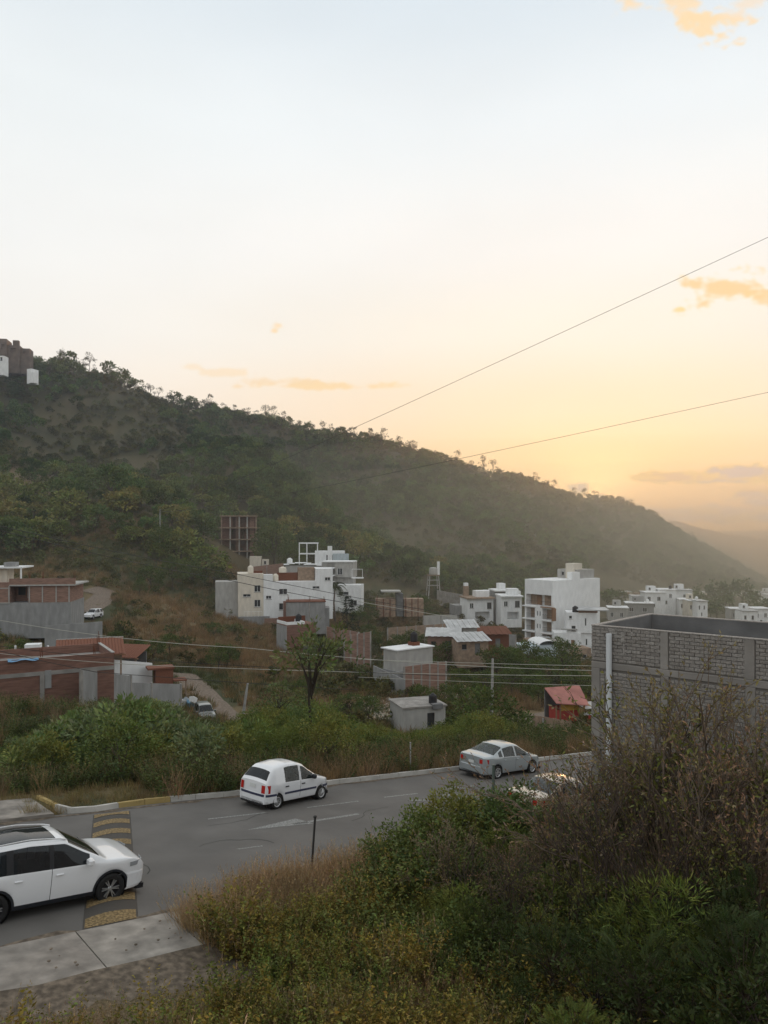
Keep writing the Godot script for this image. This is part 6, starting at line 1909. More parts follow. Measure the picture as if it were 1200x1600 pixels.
func make_kinds() -> void:
	var bark := Color(0.085, 0.065, 0.05)
	# far trees: round, loose, tall eucalyptus
	for i in 5:
		var c := Vector3(0, 3.3, 0)
		var rad := Vector3(2.6, 2.0 + 0.3 * (i % 3), 2.6)
		kind("round", limbs(2.2, 0.16, tips_of(5, c, rad), bark), crown(c, rad, 24, 22, 0.52, 0.62, Color(0.088, 0.126, 0.042), 0.32, 0.6), M.bark, M.far_leaf)
	for i in 4:
		var c := Vector3(0, 3.3, 0)
		var rad := Vector3(2.7, 2.1 + 0.25 * (i % 3), 2.7)
		kind("pale_round", limbs(2.2, 0.16, tips_of(5, c, rad), bark), crown(c, rad, 30, 30, 0.42, 0.6, [Color(0.185, 0.195, 0.062), Color(0.145, 0.170, 0.052), Color(0.110, 0.145, 0.052), Color(0.20, 0.185, 0.064)][i], 0.30, 0.6), M.bark, M.far_leaf)
	for i in 4:
		var c := Vector3(0, 6.2, 0)
		var rad := Vector3(1.9 + 0.4 * (i % 2), 2.8, 1.9)
		kind("tall", limbs(5.2, 0.15, tips_of(7, c, rad), bark), crown(c, rad, 11, 20, 0.42, 0.5, Color(0.050, 0.060, 0.030), 0.30, 0.55), M.bark, M.far_leaf)
	for i in 3:
		var c := Vector3(0, 1.0, 0)
		kind("scrub", limbs(0.7, 0.07, tips_of(4, c, Vector3(1.2, 0.8, 1.2)), bark), crown(c, Vector3(1.5, 0.95, 1.5), 12, 18, 0.34, 0.6, Color(0.105, 0.105, 0.045), 0.4, 0.4), M.bark, M.far_leaf)
	# middle distance: dense garden and thicket trees
	for i in 3:
		var c := Vector3(0, 3.0, 0)
		var rad := Vector3(2.5, 2.1, 2.5)
		kind("dense", limbs(1.8, 0.15, tips_of(8, c, rad), bark), crown(c, rad, 46, 46, 0.24, 0.55, Color(0.082, 0.110, 0.030), 0.28, 0.55), M.bark, M.leaf)
	var ctree := MB.new()
	for k in 700:
		var y := 6.0 * pow(rng.randf(), 1.3)
		var rr := 0.75 * (1.0 - y / 6.1) * (0.75 + 0.3 * rng.randf())
		var a := rng.randf() * TAU
		ctree.leaf(Vector3(cos(a) * rr, 0.4 + y, sin(a) * rr), (Vector3(cos(a) * 0.5, 1.0, sin(a) * 0.5)).normalized(), Vector3(-sin(a), 0, cos(a)), 0.4, 0.22, vary(Color(0.022, 0.034, 0.018), 0.25))
	kind("cypress", limbs(2.0, 0.12, [], bark), ctree.done(), M.bark, M.far_leaf)
	var conifer := MB.new()
	for lay in 15:
		var y := 1.2 + lay * 0.55
		var rr := 2.5 * (1.0 - pow(lay / 16.0, 1.4)) * rng.randf_range(0.7, 1.1)
		for k in 9:
			var a := rng.randf() * TAU
			var dir := Vector3(cos(a), -0.08, sin(a))
			for q in 12:
				var t := rng.randf_range(0.25, 1.0)
				conifer.leaf(Vector3(0, y, 0) + dir * rr * t + ball() * 0.18, (dir + ball() * 0.7).normalized(), ball().cross(dir).normalized(), 0.42, 0.12, vary(Color(0.024, 0.036, 0.022), 0.3))
	kind("conifer", limbs(9.0, 0.16, [], bark), conifer.done(), M.bark, M.far_leaf)
	var palm := MB.new()
	for k in 26:
		var a := TAU * k / 26.0 + rng.randf() * 0.2
		var lift := rng.randf_range(-0.5, 1.1)
		var p := Vector3(0, 5.2, 0)
		var d := Vector3(cos(a), lift, sin(a)).normalized()
		for q in 14:
			var t := q / 14.0
			var at := p + d * 2.6 * t - Vector3(0, 1.7 * t * t, 0)
			for s in [-1.0, 1.0]:
				var side: Vector3 = Vector3(-sin(a), 0, cos(a)) * s
				palm.leaf(at, (side + d * 0.7 + Vector3(0, -0.5 * t, 0)).normalized(), d.cross(side).normalized(), 0.75 * (1.0 - 0.5 * t), 0.09, vary(Color(0.055, 0.07, 0.03), 0.25))
	kind("palm", limbs(5.2, 0.22, [], Color(0.13, 0.10, 0.075)), palm.done(), M.bark, M.far_leaf)
	# thicket behind the road: broad pale leaves, small leaves, feathery
	for i in 3:
		var c := Vector3(0, 1.6, 0)
		var rad := Vector3(1.35, 1.3, 1.35)
		kind("broad", limbs(1.1, 0.05, tips_of(9, c, rad), Color(0.10, 0.08, 0.06)), crown(c, rad, 34, 26, 0.25, 0.40, [Color(0.175, 0.215, 0.078), Color(0.15, 0.195, 0.062), Color(0.165, 0.195, 0.09)][i], 0.27, 0.5), M.bark, M.leaf)
	for i in 3:
		var c := Vector3(0, 1.25, 0)
		var rad := Vector3(1.25, 1.15, 1.25)
		kind("bushy", limbs(0.8, 0.04, tips_of(9, c, rad), bark), crown(c, rad, 60, 42, 0.105, 0.5, [Color(0.115, 0.145, 0.038), Color(0.175, 0.182, 0.046), Color(0.098, 0.145, 0.046)][i], 0.24, 0.45), M.bark, M.leaf)
	for i in 2:
		var c := Vector3(0, 1.25, 0)
		var rad := Vector3(1.2, 1.2, 1.2)
		kind("feathery", limbs(0.8, 0.035, tips_of(8, c, rad), bark), crown(c, rad, 60, 46, 0.15, 0.14, Color(0.145, 0.178, 0.040), 0.24, 0.45), M.bark, M.leaf)
	for i in 2:
		var c := Vector3(0, 3.5, 0)
		var rad := Vector3(1.5, 1.2, 1.5)
		kind("slender", limbs(3.0, 0.07, tips_of(10, c, rad), Color(0.04, 0.032, 0.026)), crown(c, rad, 30, 24, 0.17, 0.4, Color(0.12, 0.15, 0.052), 0.25, 0.35), M.bark, M.leaf)
	# foreground: half bare shrubs with seed heads, dark evergreen sprays, leafy shrubs
	for i in 3:
		var t := twiggy(3.9, 4, Color(0.17, 0.13, 0.10), Color(0.19, 0.17, 0.055), 1, 0.06, [Color(0.33, 0.20, 0.125), Color(0.27, 0.20, 0.13), Color(0.26, 0.21, 0.10)][i], 4)
		kind("seedy", t[0], t[1], M.bark, M.leaf)
	for i in 2:
		var t := twiggy(3.2, 4, Color(0.06, 0.044, 0.036), Color(0.12, 0.11, 0.035), 1, 0.06, Color(0.15, 0.09, 0.055), 1)
		kind("bare", t[0], t[1], M.bark, M.leaf)
	for i in 2:
		var t := twiggy(3.0, 5, Color(0.075, 0.06, 0.045), Color(0.165, 0.175, 0.045), 3, 0.08, Color(0.24, 0.19, 0.06), 1)
		kind("half_leafy", t[0], t[1], M.bark, M.leaf)
	for i in 3:
		var c := Vector3(0, 1.2, 0)
		var rad := Vector3(1.3, 1.15, 1.3)
		kind("dark_bush", limbs(0.9, 0.05, tips_of(12, c, rad), Color(0.04, 0.03, 0.025)), crown(c, rad, 46, 24, 0.10, 0.42, Color(0.042, 0.058, 0.017), 0.24, 0.55), M.bark, M.leaf)
	for i in 3:
		kind("stalks", null, tuft(80, 3.3, 0.55, 0.014, Color(0.15, 0.105, 0.072), Color(0.25, 0.175, 0.11), true), M.bark, M.dry)
	for i in 3:
		var t := sprays(2.0, 1.4, 70, [Color(0.045, 0.062, 0.016), Color(0.11, 0.135, 0.028), Color(0.038, 0.055, 0.016)][i])
		kind("spray", t[0], t[1], M.bark, M.leaf)

func free_of_houses(u: float, v: float) -> bool:
	return true

func grow(kind_name: String, called: String, label: String, category: String, u: float, d: float, size: float, group := "", stretch := 1.0, variant := -1) -> Node3D:
	var x := (u - 600.0) / FOCAL * d
	return plant(kind_name, variant if variant >= 0 else rng.randi() % 8, called, label, category, HV(x, d, -0.05), size, group, stretch)

func make_plants() -> void:
	make_kinds()
	make_foreground()
	make_thicket()
	make_town_trees()
	make_hill()

func meshes_of(kind_name: String) -> Array:
	var out := []
	for k in kinds[kind_name]: out.append(k[1])
	return out

func patch_tone(n: float) -> Color:
	# weeds of different kinds grow in patches: yellow green, olive, brownish
	var f := rng.randf_range(0.6, 1.25)
	var c := Color(0.75, 0.95, 0.8).lerp(Color(1.25, 0.95, 0.8), smoothstep(-0.3, 0.35, n + rng.randf_range(-0.2, 0.2)))
	return Color(c.r * f, c.g * f, c.b * f)

# ---- foreground lot
func make_foreground() -> void:
	var olive := Color(0.195, 0.185, 0.05)
	var deep := Color(0.10, 0.13, 0.036)
	var straw := Color(0.42, 0.295, 0.165)
	var russet := Color(0.29, 0.18, 0.092)
	var herbs := []
	var greens := []
	var grasses := []
	var browns := []
	for i in 4: herbs.append(herb(11, 0.85, 0.5, 0.085, 0.45, 22, olive, Color(0.12, 0.10, 0.05)))
	for i in 4: greens.append(herb(13, 1.1, 0.6, 0.10, 0.45, 24, deep, Color(0.07, 0.07, 0.035)))
	for i in 4: grasses.append(tuft(60, 0.85, 0.22, 0.009, straw, Color(0.42, 0.30, 0.17), true))
	for i in 3: browns.append(tuft(50, 0.7, 0.28, 0.010, russet, straw, true))
	var ph := []
	var pg := []
	var ps := []
	var pb := []
	var rows := 0
	for i in 14500:
		var a := rng.randf_range(-9.0, 30.0)
		var c := rng.randf_range(-13.0, -1.35)
		if i > 13000:
			a = rng.randf_range(0.8, 7.5)
			c = rng.randf_range(-4.2, -1.5)
		var p := at_road(a, c)
		var d := -p.z
		if d < 9.0: continue
		var u := 600.0 + p.x / d * FOCAL
		if u < -60.0 or u > 1290.0: continue
		var n := noise.get_noise_2d(a * 0.22 + 7.0, c * 0.22)
		var m := noise.get_noise_2d(a * 0.5, c * 0.5 + 30.0)
		# the pavement stays bare up to where weeds have swallowed it
		if a < 0.9 + 0.5 * n and c > -5.3 - 0.5 * m: continue
		if a < 1.4 and c > -1.9: continue
		if c > -1.6 and rng.randf() < 0.6: continue
		if a > 13.2 and c > -14.0 and a < 21.0: 
			continue
		p.y = H(p.x, p.z) - 0.02
		var fringe := smoothstep(-4.2, -1.9, c) * smoothstep(9.0, 4.5, a) * smoothstep(-0.5, 0.6, a)
		var leafy := smoothstep(2.0, 9.0, a + 0.4 * (c + 6.0) + 5.0 * n)
		var k := rng.randf()
		var patch := noise.get_noise_2d(a * 0.35 - 50.0, c * 0.35)
		var s := rng.randf_range(0.6, 1.15) * (0.85 + 0.25 * leafy + 0.7 * patch + 0.5 * noise.get_noise_2d(a * 0.9, c * 0.9 + 80.0))
		if s < 0.3: s = 0.3 + 0.3 * rng.randf()
		if k < fringe * 0.85: 
			if rng.randf() < 0.62: ps.append([p, s * 0.95, tone(0.75, 1.15)])
			else: pb.append([p, s, tone(0.75, 1.2)])
		elif k < 0.42 + 0.35 * m: 
			if leafy > rng.randf(): pg.append([p, s * 1.05, tone(0.7, 1.2)])
			else: ph.append([p, s, patch_tone(patch)])
		elif k < 0.62 + 0.3 * m: ph.append([p, s, patch_tone(m)])
		elif k < 0.78: pb.append([p, s * 1.0, tone(0.6, 1.2)])
		elif rng.randf() < 0.4 * (1.0 - leafy): ps.append([p, s * 0.85, tone(0.6, 1.0)])
	scatter("weeds", "olive green weeds covering the lot before the road", herbs, M.leaf, ph, "weeds")
	scatter("undergrowth", "dark green leafy undergrowth in the lot before the road", greens, M.leaf, pg, "undergrowth")
	scatter("dry_grass", "tall tan dry grass with seed heads along the near kerb", grasses, M.dry, ps, "grass")
	scatter("brown_grass", "brown withered grass among the foreground weeds", browns, M.dry, pb, "grass")
	# single shrubs, kind by kind: [a, c, kind, size]
	var shrubs := [[7.0, -2.6, "bushy", 0.82], [8.4, -2.4, "bushy", 0.95], [9.6, -3.2, "bushy", 1.0], [6.0, -2.5, "bushy", 0.62], [8.2, -4.4, "feathery", 0.7], [6.6, -4.6, "bushy", 0.55], [11.2, -2.9, "half_leafy", 0.40], [12.2, -3.6, "half_leafy", 0.42], [10.4, -5.0, "bushy", 0.8], [12.0, -5.4, "feathery", 0.75], [9.0, -6.2, "bushy", 0.7], [7.4, -6.4, "feathery", 0.55], [11.0, -7.0, "spray", 0.85], [5.2, -5.2, "bushy", 0.42], [5.8, -3.2, "feathery", 0.42], [4.2, -6.6, "bushy", 0.4], [9.4, -8.2, "spray", 0.8], [13.2, -4.2, "half_leafy", 0.5], [12.8, -6.6, "bushy", 0.9], [6.0, -7.4, "bushy", 0.5], [7.0, -8.2, "feathery", 0.5], [8.2, -7.2, "bushy", 0.6], [5.0, -8.0, "bushy", 0.42], [7.6, -5.4, "bushy", 0.6], [9.8, -6.8, "feathery", 0.6], [6.4, -5.6, "feathery", 0.45], [8.8, -5.0, "bushy", 0.7], [10.4, -4.2, "bushy", 0.7], [7.8, -2.4, "bushy", 0.7], [9.2, -2.0, "feathery", 0.72]]
	var k := 0
	for s in shrubs:
		var q := at_road(s[0], s[1])
		q.y = H(q.x, q.z) - 0.03
		var words: String = {"bushy": "rounded small leaved green shrub in the overgrown lot", "feathery": "fine leaved bright green shrub in the overgrown lot", "half_leafy": "thin leggy shrub with sparse leaves by the near kerb", "spray": "dark shrub with feathered leaf sprays in the overgrown lot"}[s[2]]
		plant(s[2], k, "lot_shrub", words, "shrub", q, s[3], "shrubs of the overgrown lot: " + s[2].replace("_", " "))
		k += 1
	# the tall half bare bushes in front of the block house: [u, depth, size, kind]
	var tall := [[940, 18.4, 1.2, "seedy"], [1010, 17.6, 1.35, "seedy"], [1095, 17.4, 1.62, "seedy"], [1150, 16.4, 1.4, "seedy"], [1200, 17.0, 1.45, "seedy"], [1060, 18.6, 1.5, "half_leafy"], [1125, 18.4, 1.75, "half_leafy"], [985, 18.6, 1.45, "half_leafy"], [905, 18.0, 1.1, "bare"], [965, 15.8, 1.3, "bare"], [865, 17.6, 0.72, "seedy"], [830, 18.6, 0.66, "half_leafy"], [1180, 15.2, 1.15, "half_leafy"], [1085, 15.4, 1.1, "bare"], [1020, 15.0, 0.95, "bare"], [790, 17.6, 0.62, "seedy"], [880, 16.0, 0.72, "half_leafy"], [745, 16.6, 0.75, "bare"], [1240, 16.0, 1.35, "seedy"], [700, 17.6, 0.75, "seedy"], [820, 15.6, 0.75, "bare"], [1010, 16.6, 0.95, "stalks"], [1045, 17.4, 1.1, "stalks"], [1075, 16.4, 1.1, "stalks"], [1110, 17.2, 1.25, "stalks"], [1140, 16.2, 1.15, "stalks"], [1170, 17.4, 1.3, "stalks"], [1195, 16.0, 1.15, "stalks"], [1225, 17.0, 1.2, "stalks"], [1090, 18.2, 1.3, "stalks"], [1155, 18.4, 1.35, "stalks"], [920, 17.0, 0.75, "stalks"], [860, 16.8, 0.62, "stalks"]]
	for s in tall:
		var x: float = (s[0] - 600.0) / FOCAL * s[1]
		var words: String = {"seedy": "tall twiggy bush with rust brown seed heads before the block house", "half_leafy": "tall straggling bush with sparse green leaves before the block house", "bare": "nearly bare dark branching bush on the right", "stalks": "clump of tall dry brown stalks before the block house"}[s[3]]
		plant(s[3], k, "tall_bush", words, "bush", HV(x, s[1], -0.05), s[2] * (1.22 if s[0] > 985.0 else 1.08), "tall bushes before the block house: " + s[3].replace("_", " "))
		k += 1
	# dark evergreen shrubs at the lower right
	var dark := [[1000, 12.2, 0.9, "spray"], [1080, 11.4, 0.9, "dark_bush"], [1160, 11.8, 1.1, "spray"], [1220, 10.6, 1.1, "dark_bush"], [930, 12.8, 0.8, "dark_bush"], [860, 13.4, 0.75, "spray"], [1120, 13.2, 1.05, "dark_bush"], [1040, 13.6, 1.0, "feathery"], [1200, 13.6, 1.15, "spray"], [960, 14.0, 0.85, "dark_bush"], [905, 11.2, 0.62, "spray"], [1010, 10.2, 0.7, "dark_bush"], [1110, 10.0, 0.7, "spray"], [1180, 9.6, 0.8, "dark_bush"], [800, 14.2, 0.65, "dark_bush"], [760, 15.0, 0.65, "spray"], [820, 12.4, 0.5, "dark_bush"], [720, 15.6, 0.6, "feathery"]]
	for s in dark:
		var x: float = (s[0] - 600.0) / FOCAL * s[1]
		var words: String = {"spray": "dark evergreen shrub with feathered sprays, lower right", "dark_bush": "dense dark small leaved shrub, lower right corner area", "feathery": "narrow leaved green shrub among the dark evergreens"}[s[3]]
		plant(s[3], k, "evergreen_shrub", words, "shrub", HV(x, s[1], -0.1), s[2], "dark shrubs at the lower right: " + s[3].replace("_", " "))
		k += 1
	# loose bits: stones on the pavement
	for i in 18:
		var q := at_road(rng.randf_range(-2.6, 0.8), rng.randf_range(-3.3, -1.9), 0.1)
		var b := MB.new()
		b.col = Color(0.16, 0.13, 0.10) * rng.randf_range(0.5, 1.4)
		var r := rng.randf_range(0.012, 0.032)
		b.chamfer_box(Vector3(-r, 0, -r * 0.8), Vector3(r, r * 1.1, r * 0.8), r * 0.4)
		var o := piece("pebble", b.done(), M.rubble, "", "small dark stone lying on the near pavement slabs", "stone")
		o.position = q; o.rotation.y = rng.randf() * TAU; o.set_meta("group", "stones on the near pavement")

# ---- thicket and verge beyond the far kerb
func make_thicket() -> void:
	var grasses := []
	for i in 3: grasses.append(tuft(40, 0.42, 0.22, 0.016, Color(0.16, 0.135, 0.05), Color(0.27, 0.20, 0.10), false))
	var tall := []
	for i in 3: tall.append(tuft(46, 1.0, 0.25, 0.022, Color(0.20, 0.14, 0.07), Color(0.32, 0.22, 0.12), true))
	var leafy := []
	for i in 3: leafy.append(herb(13, 1.0, 0.7, 0.11, 0.42, 18, Color(0.072, 0.096, 0.03), Color(0.08, 0.07, 0.035)))
	var pg := []
	var pt := []
	var pl := []
	for i in 9000:
		var a := rng.randf_range(-24.0, 44.0)
		var c := 7.62 + 32.0 * pow(rng.randf(), 1.4)
		var p := at_road(a, c)
		var d := -p.z
		var u := 600.0 + p.x / d * FOCAL
		if u < -80.0 or u > 960.0: continue
		if a < 0.2 and c < 9.6: continue
		p.y = H(p.x, p.z) - 0.02
		var n := noise.get_noise_2d(a * 0.16, c * 0.2)
		if c < 10.5 + 1.2 * n and a < 4.5: pg.append([p, rng.randf_range(0.5, 1.1), tone(0.8, 1.25)])
		elif c < 9.6 and rng.randf() < 0.6 + n: pt.append([p, rng.randf_range(0.5, 0.95), tone(0.7, 1.2)])
		elif rng.randf() < 0.25 + 0.5 * n: pt.append([p, rng.randf_range(0.7, 1.2), tone(0.6, 1.1)])
		elif rng.randf() < 0.7: pl.append([p, rng.randf_range(0.7, 1.3), tone(0.75, 1.25)])
	scatter("verge_grass", "short yellowing grass on the verge by the yellow kerb", grasses, M.dry, pg, "grass")
	scatter("tall_grass", "tall dry grass along the far kerb", tall, M.dry, pt, "grass")
	scatter("thicket_weeds", "leafy weeds under the thicket behind the far kerb", leafy, M.leaf, pl, "weeds")
	var spots := [[40, 34, "bushy", 1.0], [90, 32, "broad", 0.95], [150, 33, "broad", 1.05], [205, 34, "broad", 1.1], [255, 34.5, "broad", 1.1], [310, 34, "broad", 1.0], [360, 35, "bushy", 1.05], [20, 40, "bushy", 1.15], [70, 40, "broad", 1.15], [130, 41, "broad", 1.3], [185, 42, "broad", 1.4], [240, 43, "broad", 1.35], [295, 43, "broad", 1.3], [345, 44, "bushy", 1.25], [400, 42, "bushy", 1.3], [110, 47, "broad", 1.3], [165, 48, "broad", 1.4], [225, 50, "broad", 1.45], [280, 51, "bushy", 1.4], [330, 52, "bushy", 1.4], [385, 52, "bushy", 1.6], [430, 48, "bushy", 1.6], [460, 42, "feathery", 1.3], [520, 40, "bushy", 1.05], [560, 42, "feathery", 1.35], [600, 45, "feathery", 1.5], [640, 46, "feathery", 1.5], [590, 40, "bushy", 0.95], [680, 47, "bushy", 1.35], [650, 42, "feathery", 1.0], [700, 44, "bushy", 1.2], [470, 52, "bushy", 1.7], [540, 54, "bushy", 1.6], [610, 56, "bushy", 1.4], [660, 55, "feathery", 1.6], [830, 52, "bushy", 1.3], [870, 50, "bushy", 1.2], [905, 47, "bushy", 1.1], [850, 58, "bushy", 1.4], [900, 58, "feathery", 1.3], [430, 60, "bushy", 1.8], [500, 64, "bushy", 1.6], [360, 62, "bushy", 1.5], [570, 66, "feathery", 1.6], [730, 60, "bushy", 1.7], [800, 46, "bushy", 1.0], [-20, 35, "bushy", 1.1], [-10, 44, "broad", 1.3], [440, 38, "bushy", 0.9], [395, 37, "broad", 0.95], [55, 48, "bushy", 1.2], [300, 58, "bushy", 1.2], [250, 57, "bushy", 1.2], [620, 61, "bushy", 1.5], [690, 63, "feathery", 1.5], [530, 47, "bushy", 1.3], [490, 47, "feathery", 1.3]]
	for row in [30.5, 33.5, 37.0, 40.5, 44.5, 49.0, 54.0, 60.0]:
		var uu := -40.0 + rng.randf() * 30.0
		while uu < 930.0:
			var on_road: bool = across((uu - 600.0) / FOCAL * row, row) < 10.2
			if not on_road:
				spots.append([uu, row + rng.randf_range(-1.2, 1.2), (["broad", "broad", "bushy"] if uu < 370.0 else ["bushy", "feathery", "bushy"])[rng.randi() % 3], rng.randf_range(0.8, 1.5)])
			uu += rng.randf_range(34.0, 62.0) * 36.0 / row
	var k := 0
	var skyline := [[-100, 1152], [0, 1150], [60, 1135], [110, 1105], [160, 1088], [250, 1085], [275, 1100], [295, 1124], [350, 1124], [385, 1108], [430, 1085], [470, 1080], [520, 1100], [560, 1118], [640, 1142], [700, 1125], [760, 1100], [820, 1140], [900, 1165], [1000, 1170]]
	for s in spots:
		var tall_: float = {"broad": 3.1, "bushy": 2.5, "feathery": 2.55}[s[2]]
		var top: float = EYE - (curve(skyline, s[0]) + rng.randf_range(0.0, 14.0) - ROW) / FOCAL * s[1]
		s[3] = minf(s[3], (top - H((s[0] - 600.0) / FOCAL * s[1], -s[1])) / tall_)
		if s[3] < 0.35: continue
		var words: String = {"broad": "broad leaved pale green shrub in the thicket left of the white hatchback", "bushy": "dense small leaved shrub in the thicket beyond the road", "feathery": "fine leaved yellow green shrub in the thicket beyond the road"}[s[2]]
		grow(s[2], "thicket_shrub", words, "shrub", s[0], s[1], s[3], "thicket beyond the road: " + s[2], 1.0, k)
		k += 1
	grow("slender", "slender_tree", "slender dark trunked tree rising just behind the white hatchback", "tree", 492, 37.0, 1.45, "", 1.1, 0)
	grow("slender", "slender_tree", "loose young tree among the thicket near the dirt lane", "tree", 440, 47.0, 1.0, "", 0.9, 1)
	grow("dense", "round_tree", "large round dense tree in front of the concrete hut", "tree", 758, 62.0, 1.2, "", 0.95, 0)
	grow("dense", "round_tree", "lower round tree right of the large dense one", "tree", 812, 60.0, 0.8, "", 0.95, 1)
	grow("dense", "round_tree", "small round tree left of the large dense one", "tree", 708, 66.0, 0.7, "", 0.9, 2)

# ---- trees in the town
func make_town_trees() -> void:
	grow("cypress", "cypress_tree", "slim dark cypress between the white villas", "tree", 504, 175.0, 1.7, "", 1.0)
	grow("palm", "palm_tree", "palm tree in front of the terraced villa", "tree", 523, 172.0, 1.3, "", 1.25)
	grow("conifer", "conifer_tree", "dark ragged conifer right of the grey hall", "tree", 545, 148.0, 1.05, "", 1.0)
	grow("dense", "garden_tree", "big dark tree right of the concrete frame tower", "tree", 428, 222.0, 2.4, "", 1.15)
	grow("dense", "garden_tree", "dark tree against the left side of the white villa", "tree", 455, 218.0, 1.9, "", 1.1)
	grow("dense", "garden_tree", "round dark tree between the two shacks", "tree", 696, 126.0, 1.0, "", 1.0)
	grow("dense", "garden_tree", "round bush beside the tank house", "tree", 500, 126.0, 0.85, "", 1.0)
	grow("dense", "garden_tree", "dark bush before the rusty shed", "tree", 800, 130.0, 0.9, "", 0.9)
	grow("dense", "garden_tree", "tree below the pale blue house on its left", "tree", 776, 116.0, 1.2, "", 0.9)
	var misc := [[620, 138, 0.8], [640, 142, 0.9], [660, 146, 0.8], [705, 152, 0.9], [690, 148, 0.8], [560, 166, 0.9], [575, 172, 1.0], [600, 182, 0.9], [630, 186, 1.0], [655, 190, 1.2], [335, 182, 1.3], [300, 176, 1.2], [270, 170, 1.3], [235, 166, 1.2], [310, 190, 1.6], [255, 186, 1.6], [820, 118, 1.1], [850, 112, 1.0], [880, 118, 1.2], [800, 105, 0.9], [840, 98, 0.9], [900, 100, 0.9], [760, 100, 0.9], [720, 96, 0.8], [690, 92, 0.7], [545, 84, 0.7], [575, 82, 0.7], [470, 96, 0.6], [240, 112, 0.8], [265, 118, 0.7], [215, 110, 0.7], [180, 116, 0.6], [60, 88, 0.7], [100, 92, 0.7], [30, 96, 0.8], [130, 96, 0.6], [10, 84, 0.7], [160, 100, 0.6], [200, 98, 0.7], [235, 96, 0.6], [740, 172, 0.8], [752, 168, 0.7], [1080, 330, 1.8], [1100, 345, 2.0], [1120, 340, 2.2], [1140, 350, 2.0], [1160, 345, 2.2], [1110, 300, 1.6], [1135, 310, 1.6], [1120, 290, 1.3], [950, 290, 1.5], [965, 300, 1.4], [1180, 320, 1.6], [1195, 300, 1.4]]
	for i in 60:
		var s := [rng.randf_range(190.0, 900.0), rng.randf_range(84.0, 190.0), rng.randf_range(0.35, 0.85)]
		if on_lane(s[0], s[1]) or (s[0] < 480.0 and s[1] > 100.0 and s[1] < 165.0 and rng.randf() < 0.7) or (s[0] > 270.0 and s[0] < 410.0 and s[1] < 112.0): continue
		misc.append(s)
	for s in misc:
		var near: bool = s[1] < 200.0
		grow("dense" if near else "round", "leafy_tree" if near else "valley_tree", "leafy green tree among the houses of the middle slope" if near else "dark tree among the valley houses on the right", "tree", s[0], s[1], s[2], "trees among the houses" if near else "trees in the valley", rng.randf_range(0.8, 1.1))
	# fields: straw, weeds and small bushes
	var straw := []
	for i in 3: straw.append(tuft(34, 1.1, 0.55, 0.05, Color(0.20, 0.14, 0.065), Color(0.30, 0.20, 0.10), false))
	var green := []
	for i in 3: green.append(tuft(34, 0.9, 0.6, 0.07, Color(0.07, 0.085, 0.03), Color(0.12, 0.115, 0.045), false))
	var ps := []
	var pg := []
	var pb := []
	for i in 26000:
		var d := sqrt(rng.randf_range(62.0 * 62.0, 215.0 * 215.0))
		var u := rng.randf_range(-60.0, 960.0)
		var x := (u - 600.0) / FOCAL * d
		var p := HV(x, d, -0.05)
		var n := noise.get_noise_2d(x * 0.035 + 40.0, d * 0.035) + golden(x, d)
		var m := noise.get_noise_2d(x * 0.12, d * 0.12)
		if on_lane(u, d): continue
		var k := rng.randf()
		if k < 0.35 + 0.8 * n: ps.append([p, rng.randf_range(0.6, 1.3), tone(0.6, 1.2)])
		elif k < 0.8: pg.append([p, rng.randf_range(0.5, 1.2), tone(0.6, 1.3)])
		elif m > 0.08 and rng.randf() < 0.35 and not (u > 270.0 and u < 410.0 and d < 112.0): pb.append([p, rng.randf_range(0.6, 1.2), tone(0.7, 1.3)])
	scatter("field_straw", "dry yellow brown grass of the fields between the houses", straw, M.dry, ps, "grass")
	scatter("field_grass", "green grass and weeds of the fields between the houses", green, M.dry, pg, "grass")
	scatter("field_scrub", "low scrub scattered over the fields", meshes_of("scrub"), M.far_leaf, pb, "scrub")
	# pale rubble on the bare patch
	var stones := []
	for i in 3:
		var b := MB.new(); b.col = Color(0.36, 0.31, 0.25)
		b.chamfer_box(Vector3(-0.25, -0.1, -0.2), Vector3(0.25, 0.2, 0.2), 0.07, Transform3D(Basis(Vector3(1, 1, 0).normalized(), i * 1.3)))
		stones.append(b.done())
	var pr := []
	for i in 380:
		var d := rng.randf_range(84.0, 100.0)
		var x := (rng.randf_range(545.0, 610.0) - 600.0) / FOCAL * d
		pr.append([HV(x, d, 0.05), rng.randf_range(0.4, 1.3), tone(0.7, 1.3)])
	for i in 160:
		var d := rng.randf_range(98.0, 112.0)
		var x := (rng.randf_range(694.0, 740.0) - 600.0) / FOCAL * d
		pr.append([HV(x, d, 0.05), rng.randf_range(0.4, 1.5), tone(0.7, 1.4)])
	scatter("rubble", "pale stones and rubble on the bare slope below the flat roofed house", stones, M.rubble, pr, "rubble")

func on_lane(u: float, d: float) -> bool:
	return (d > 66.0 and d < 108.0 and absf(u - lerpf(290.0, 425.0, clampf((106.0 - d) / 38.0, 0.0, 1.0))) < 2200.0 / d) or (d > 136.0 and d < 162.0 and u > 122.0 and u < 176.0) or (d > 150.0 and d < 186.0 and u > 700.0 and absf(u - lerpf(828.0, 700.0, (d - 150.0) / 36.0)) < 14.0) or (d > 78.0 and d < 92.0 and u > 770.0 and u < 890.0)

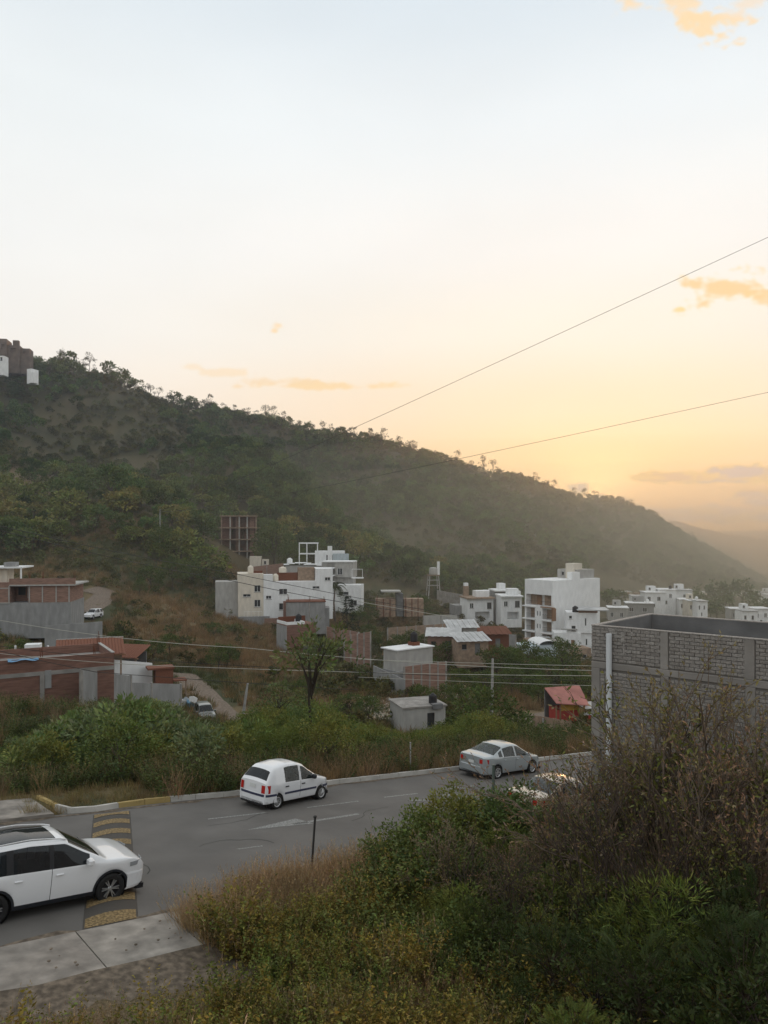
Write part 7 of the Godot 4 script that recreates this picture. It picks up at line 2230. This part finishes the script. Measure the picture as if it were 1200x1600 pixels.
# ---- the wooded hill
func make_hill() -> void:
	# the crest, tree by tree
	var u := -30.0
	var k := 0
	while u < 1215.0:
		var best := 0.0
		var top := 1e9
		for s in 60:
			var d := 320.0 + 9.0 * s
			var x := (u - 600.0) / FOCAL * d
			var v := ROW - (H(x, -d) - EYE) / d * FOCAL
			if v < top:
				top = v; best = d
		var airy := u > 190.0 and u < 800.0
		var size := (0.55 + 0.95 * pow(rng.randf(), 1.6)) * (1.0 if u < 860.0 else 0.85)
		var name_: String = "tall" if rng.randf() < (0.8 if airy else 0.45) else "round"
		if u < 300.0 and name_ == "round": size *= 1.25
		var words := "loose crowned tree on the ridge at the upper left" if u < 300.0 else ("thin airy tree on the skyline above the white houses" if u < 720.0 else "small tree on the low end of the ridge near the sunset")
		grow(name_, "ridge_tree", words, "tree", u, best - rng.randf_range(0.0, 14.0), size, "ridge trees: " + ("upper left" if u < 300.0 else ("middle" if u < 720.0 else "sunset end")), rng.randf_range(0.85, 1.15))
		u += lerpf(2.2, 9.0, pow(rng.randf(), 1.9))
		k += 1
	# the largest trees of the lower slopes
	for i in 190:
		var d := rng.randf_range(182.0, 275.0)
		var uu := rng.randf_range(-20.0, 700.0)
		if uu > 330.0 and d < 236.0: continue
		if uu < 80.0 and d > 240.0: continue
		if uu > 600.0 and d < 250.0: continue
		var words := "round leafy tree on the near wooded spur at the left" if uu < 340.0 else "round tree at the foot of the wooded hill behind the villas"
		grow("pale_round", "slope_tree", words, "tree", uu, d, rng.randf_range(0.9, 1.9), "slope trees: " + ("left spur" if uu < 340.0 else "behind the villas"), rng.randf_range(0.75, 1.0))
	var pr := []
	var pt := []
	var pc := []
	for i in 30000:
		var d := sqrt(rng.randf_range(185.0 * 185.0, 800.0 * 800.0))
		var uu := rng.randf_range(-70.0, 1270.0)
		var x := (uu - 600.0) / FOCAL * d
		if uu > 320.0 and uu < 720.0 and d < 232.0: continue
		if uu > 700.0 and d < 245.0: continue
		if uu > 915.0 and d < 400.0 + 0.25 * (uu - 915.0): continue
		var n := noise.get_noise_2d(x * 0.012, d * 0.012 + 5.0)
		var p := HV(x, d, -0.1)
		var bare := smoothstep(420.0, 200.0, uu) * smoothstep(225.0, 300.0, d)
		var lush := 0.55 + 1.2 * n - 0.4 * bare
		var k2 := rng.randf()
		if uu < 335.0 and d < 268.0 and rng.randf() < 0.8: k2 = 2.0
		if k2 < lush * 0.75: pr.append([p, rng.randf_range(0.6, 1.35), tone(0.5, 1.45)])
		elif k2 < lush * 0.75 + 0.03: pt.append([p, rng.randf_range(0.6, 1.0), tone(0.7, 1.1)])
		elif rng.randf() < (0.8 if k2 < 1.5 else 0.3): pc.append([p, rng.randf_range(0.7, 1.7), tone(0.6, 1.3)])
	scatter("wooded_slope", "dense dark trees clothing the hillside", meshes_of("round"), M.far_leaf, pr, "woodland")
	scatter("slope_eucalyptus", "scattered taller trees over the hillside woods", meshes_of("tall"), M.far_leaf, pt, "woodland")
	scatter("slope_scrub", "brownish scrub between the hillside trees", meshes_of("scrub"), M.far_leaf, pc, "scrub")
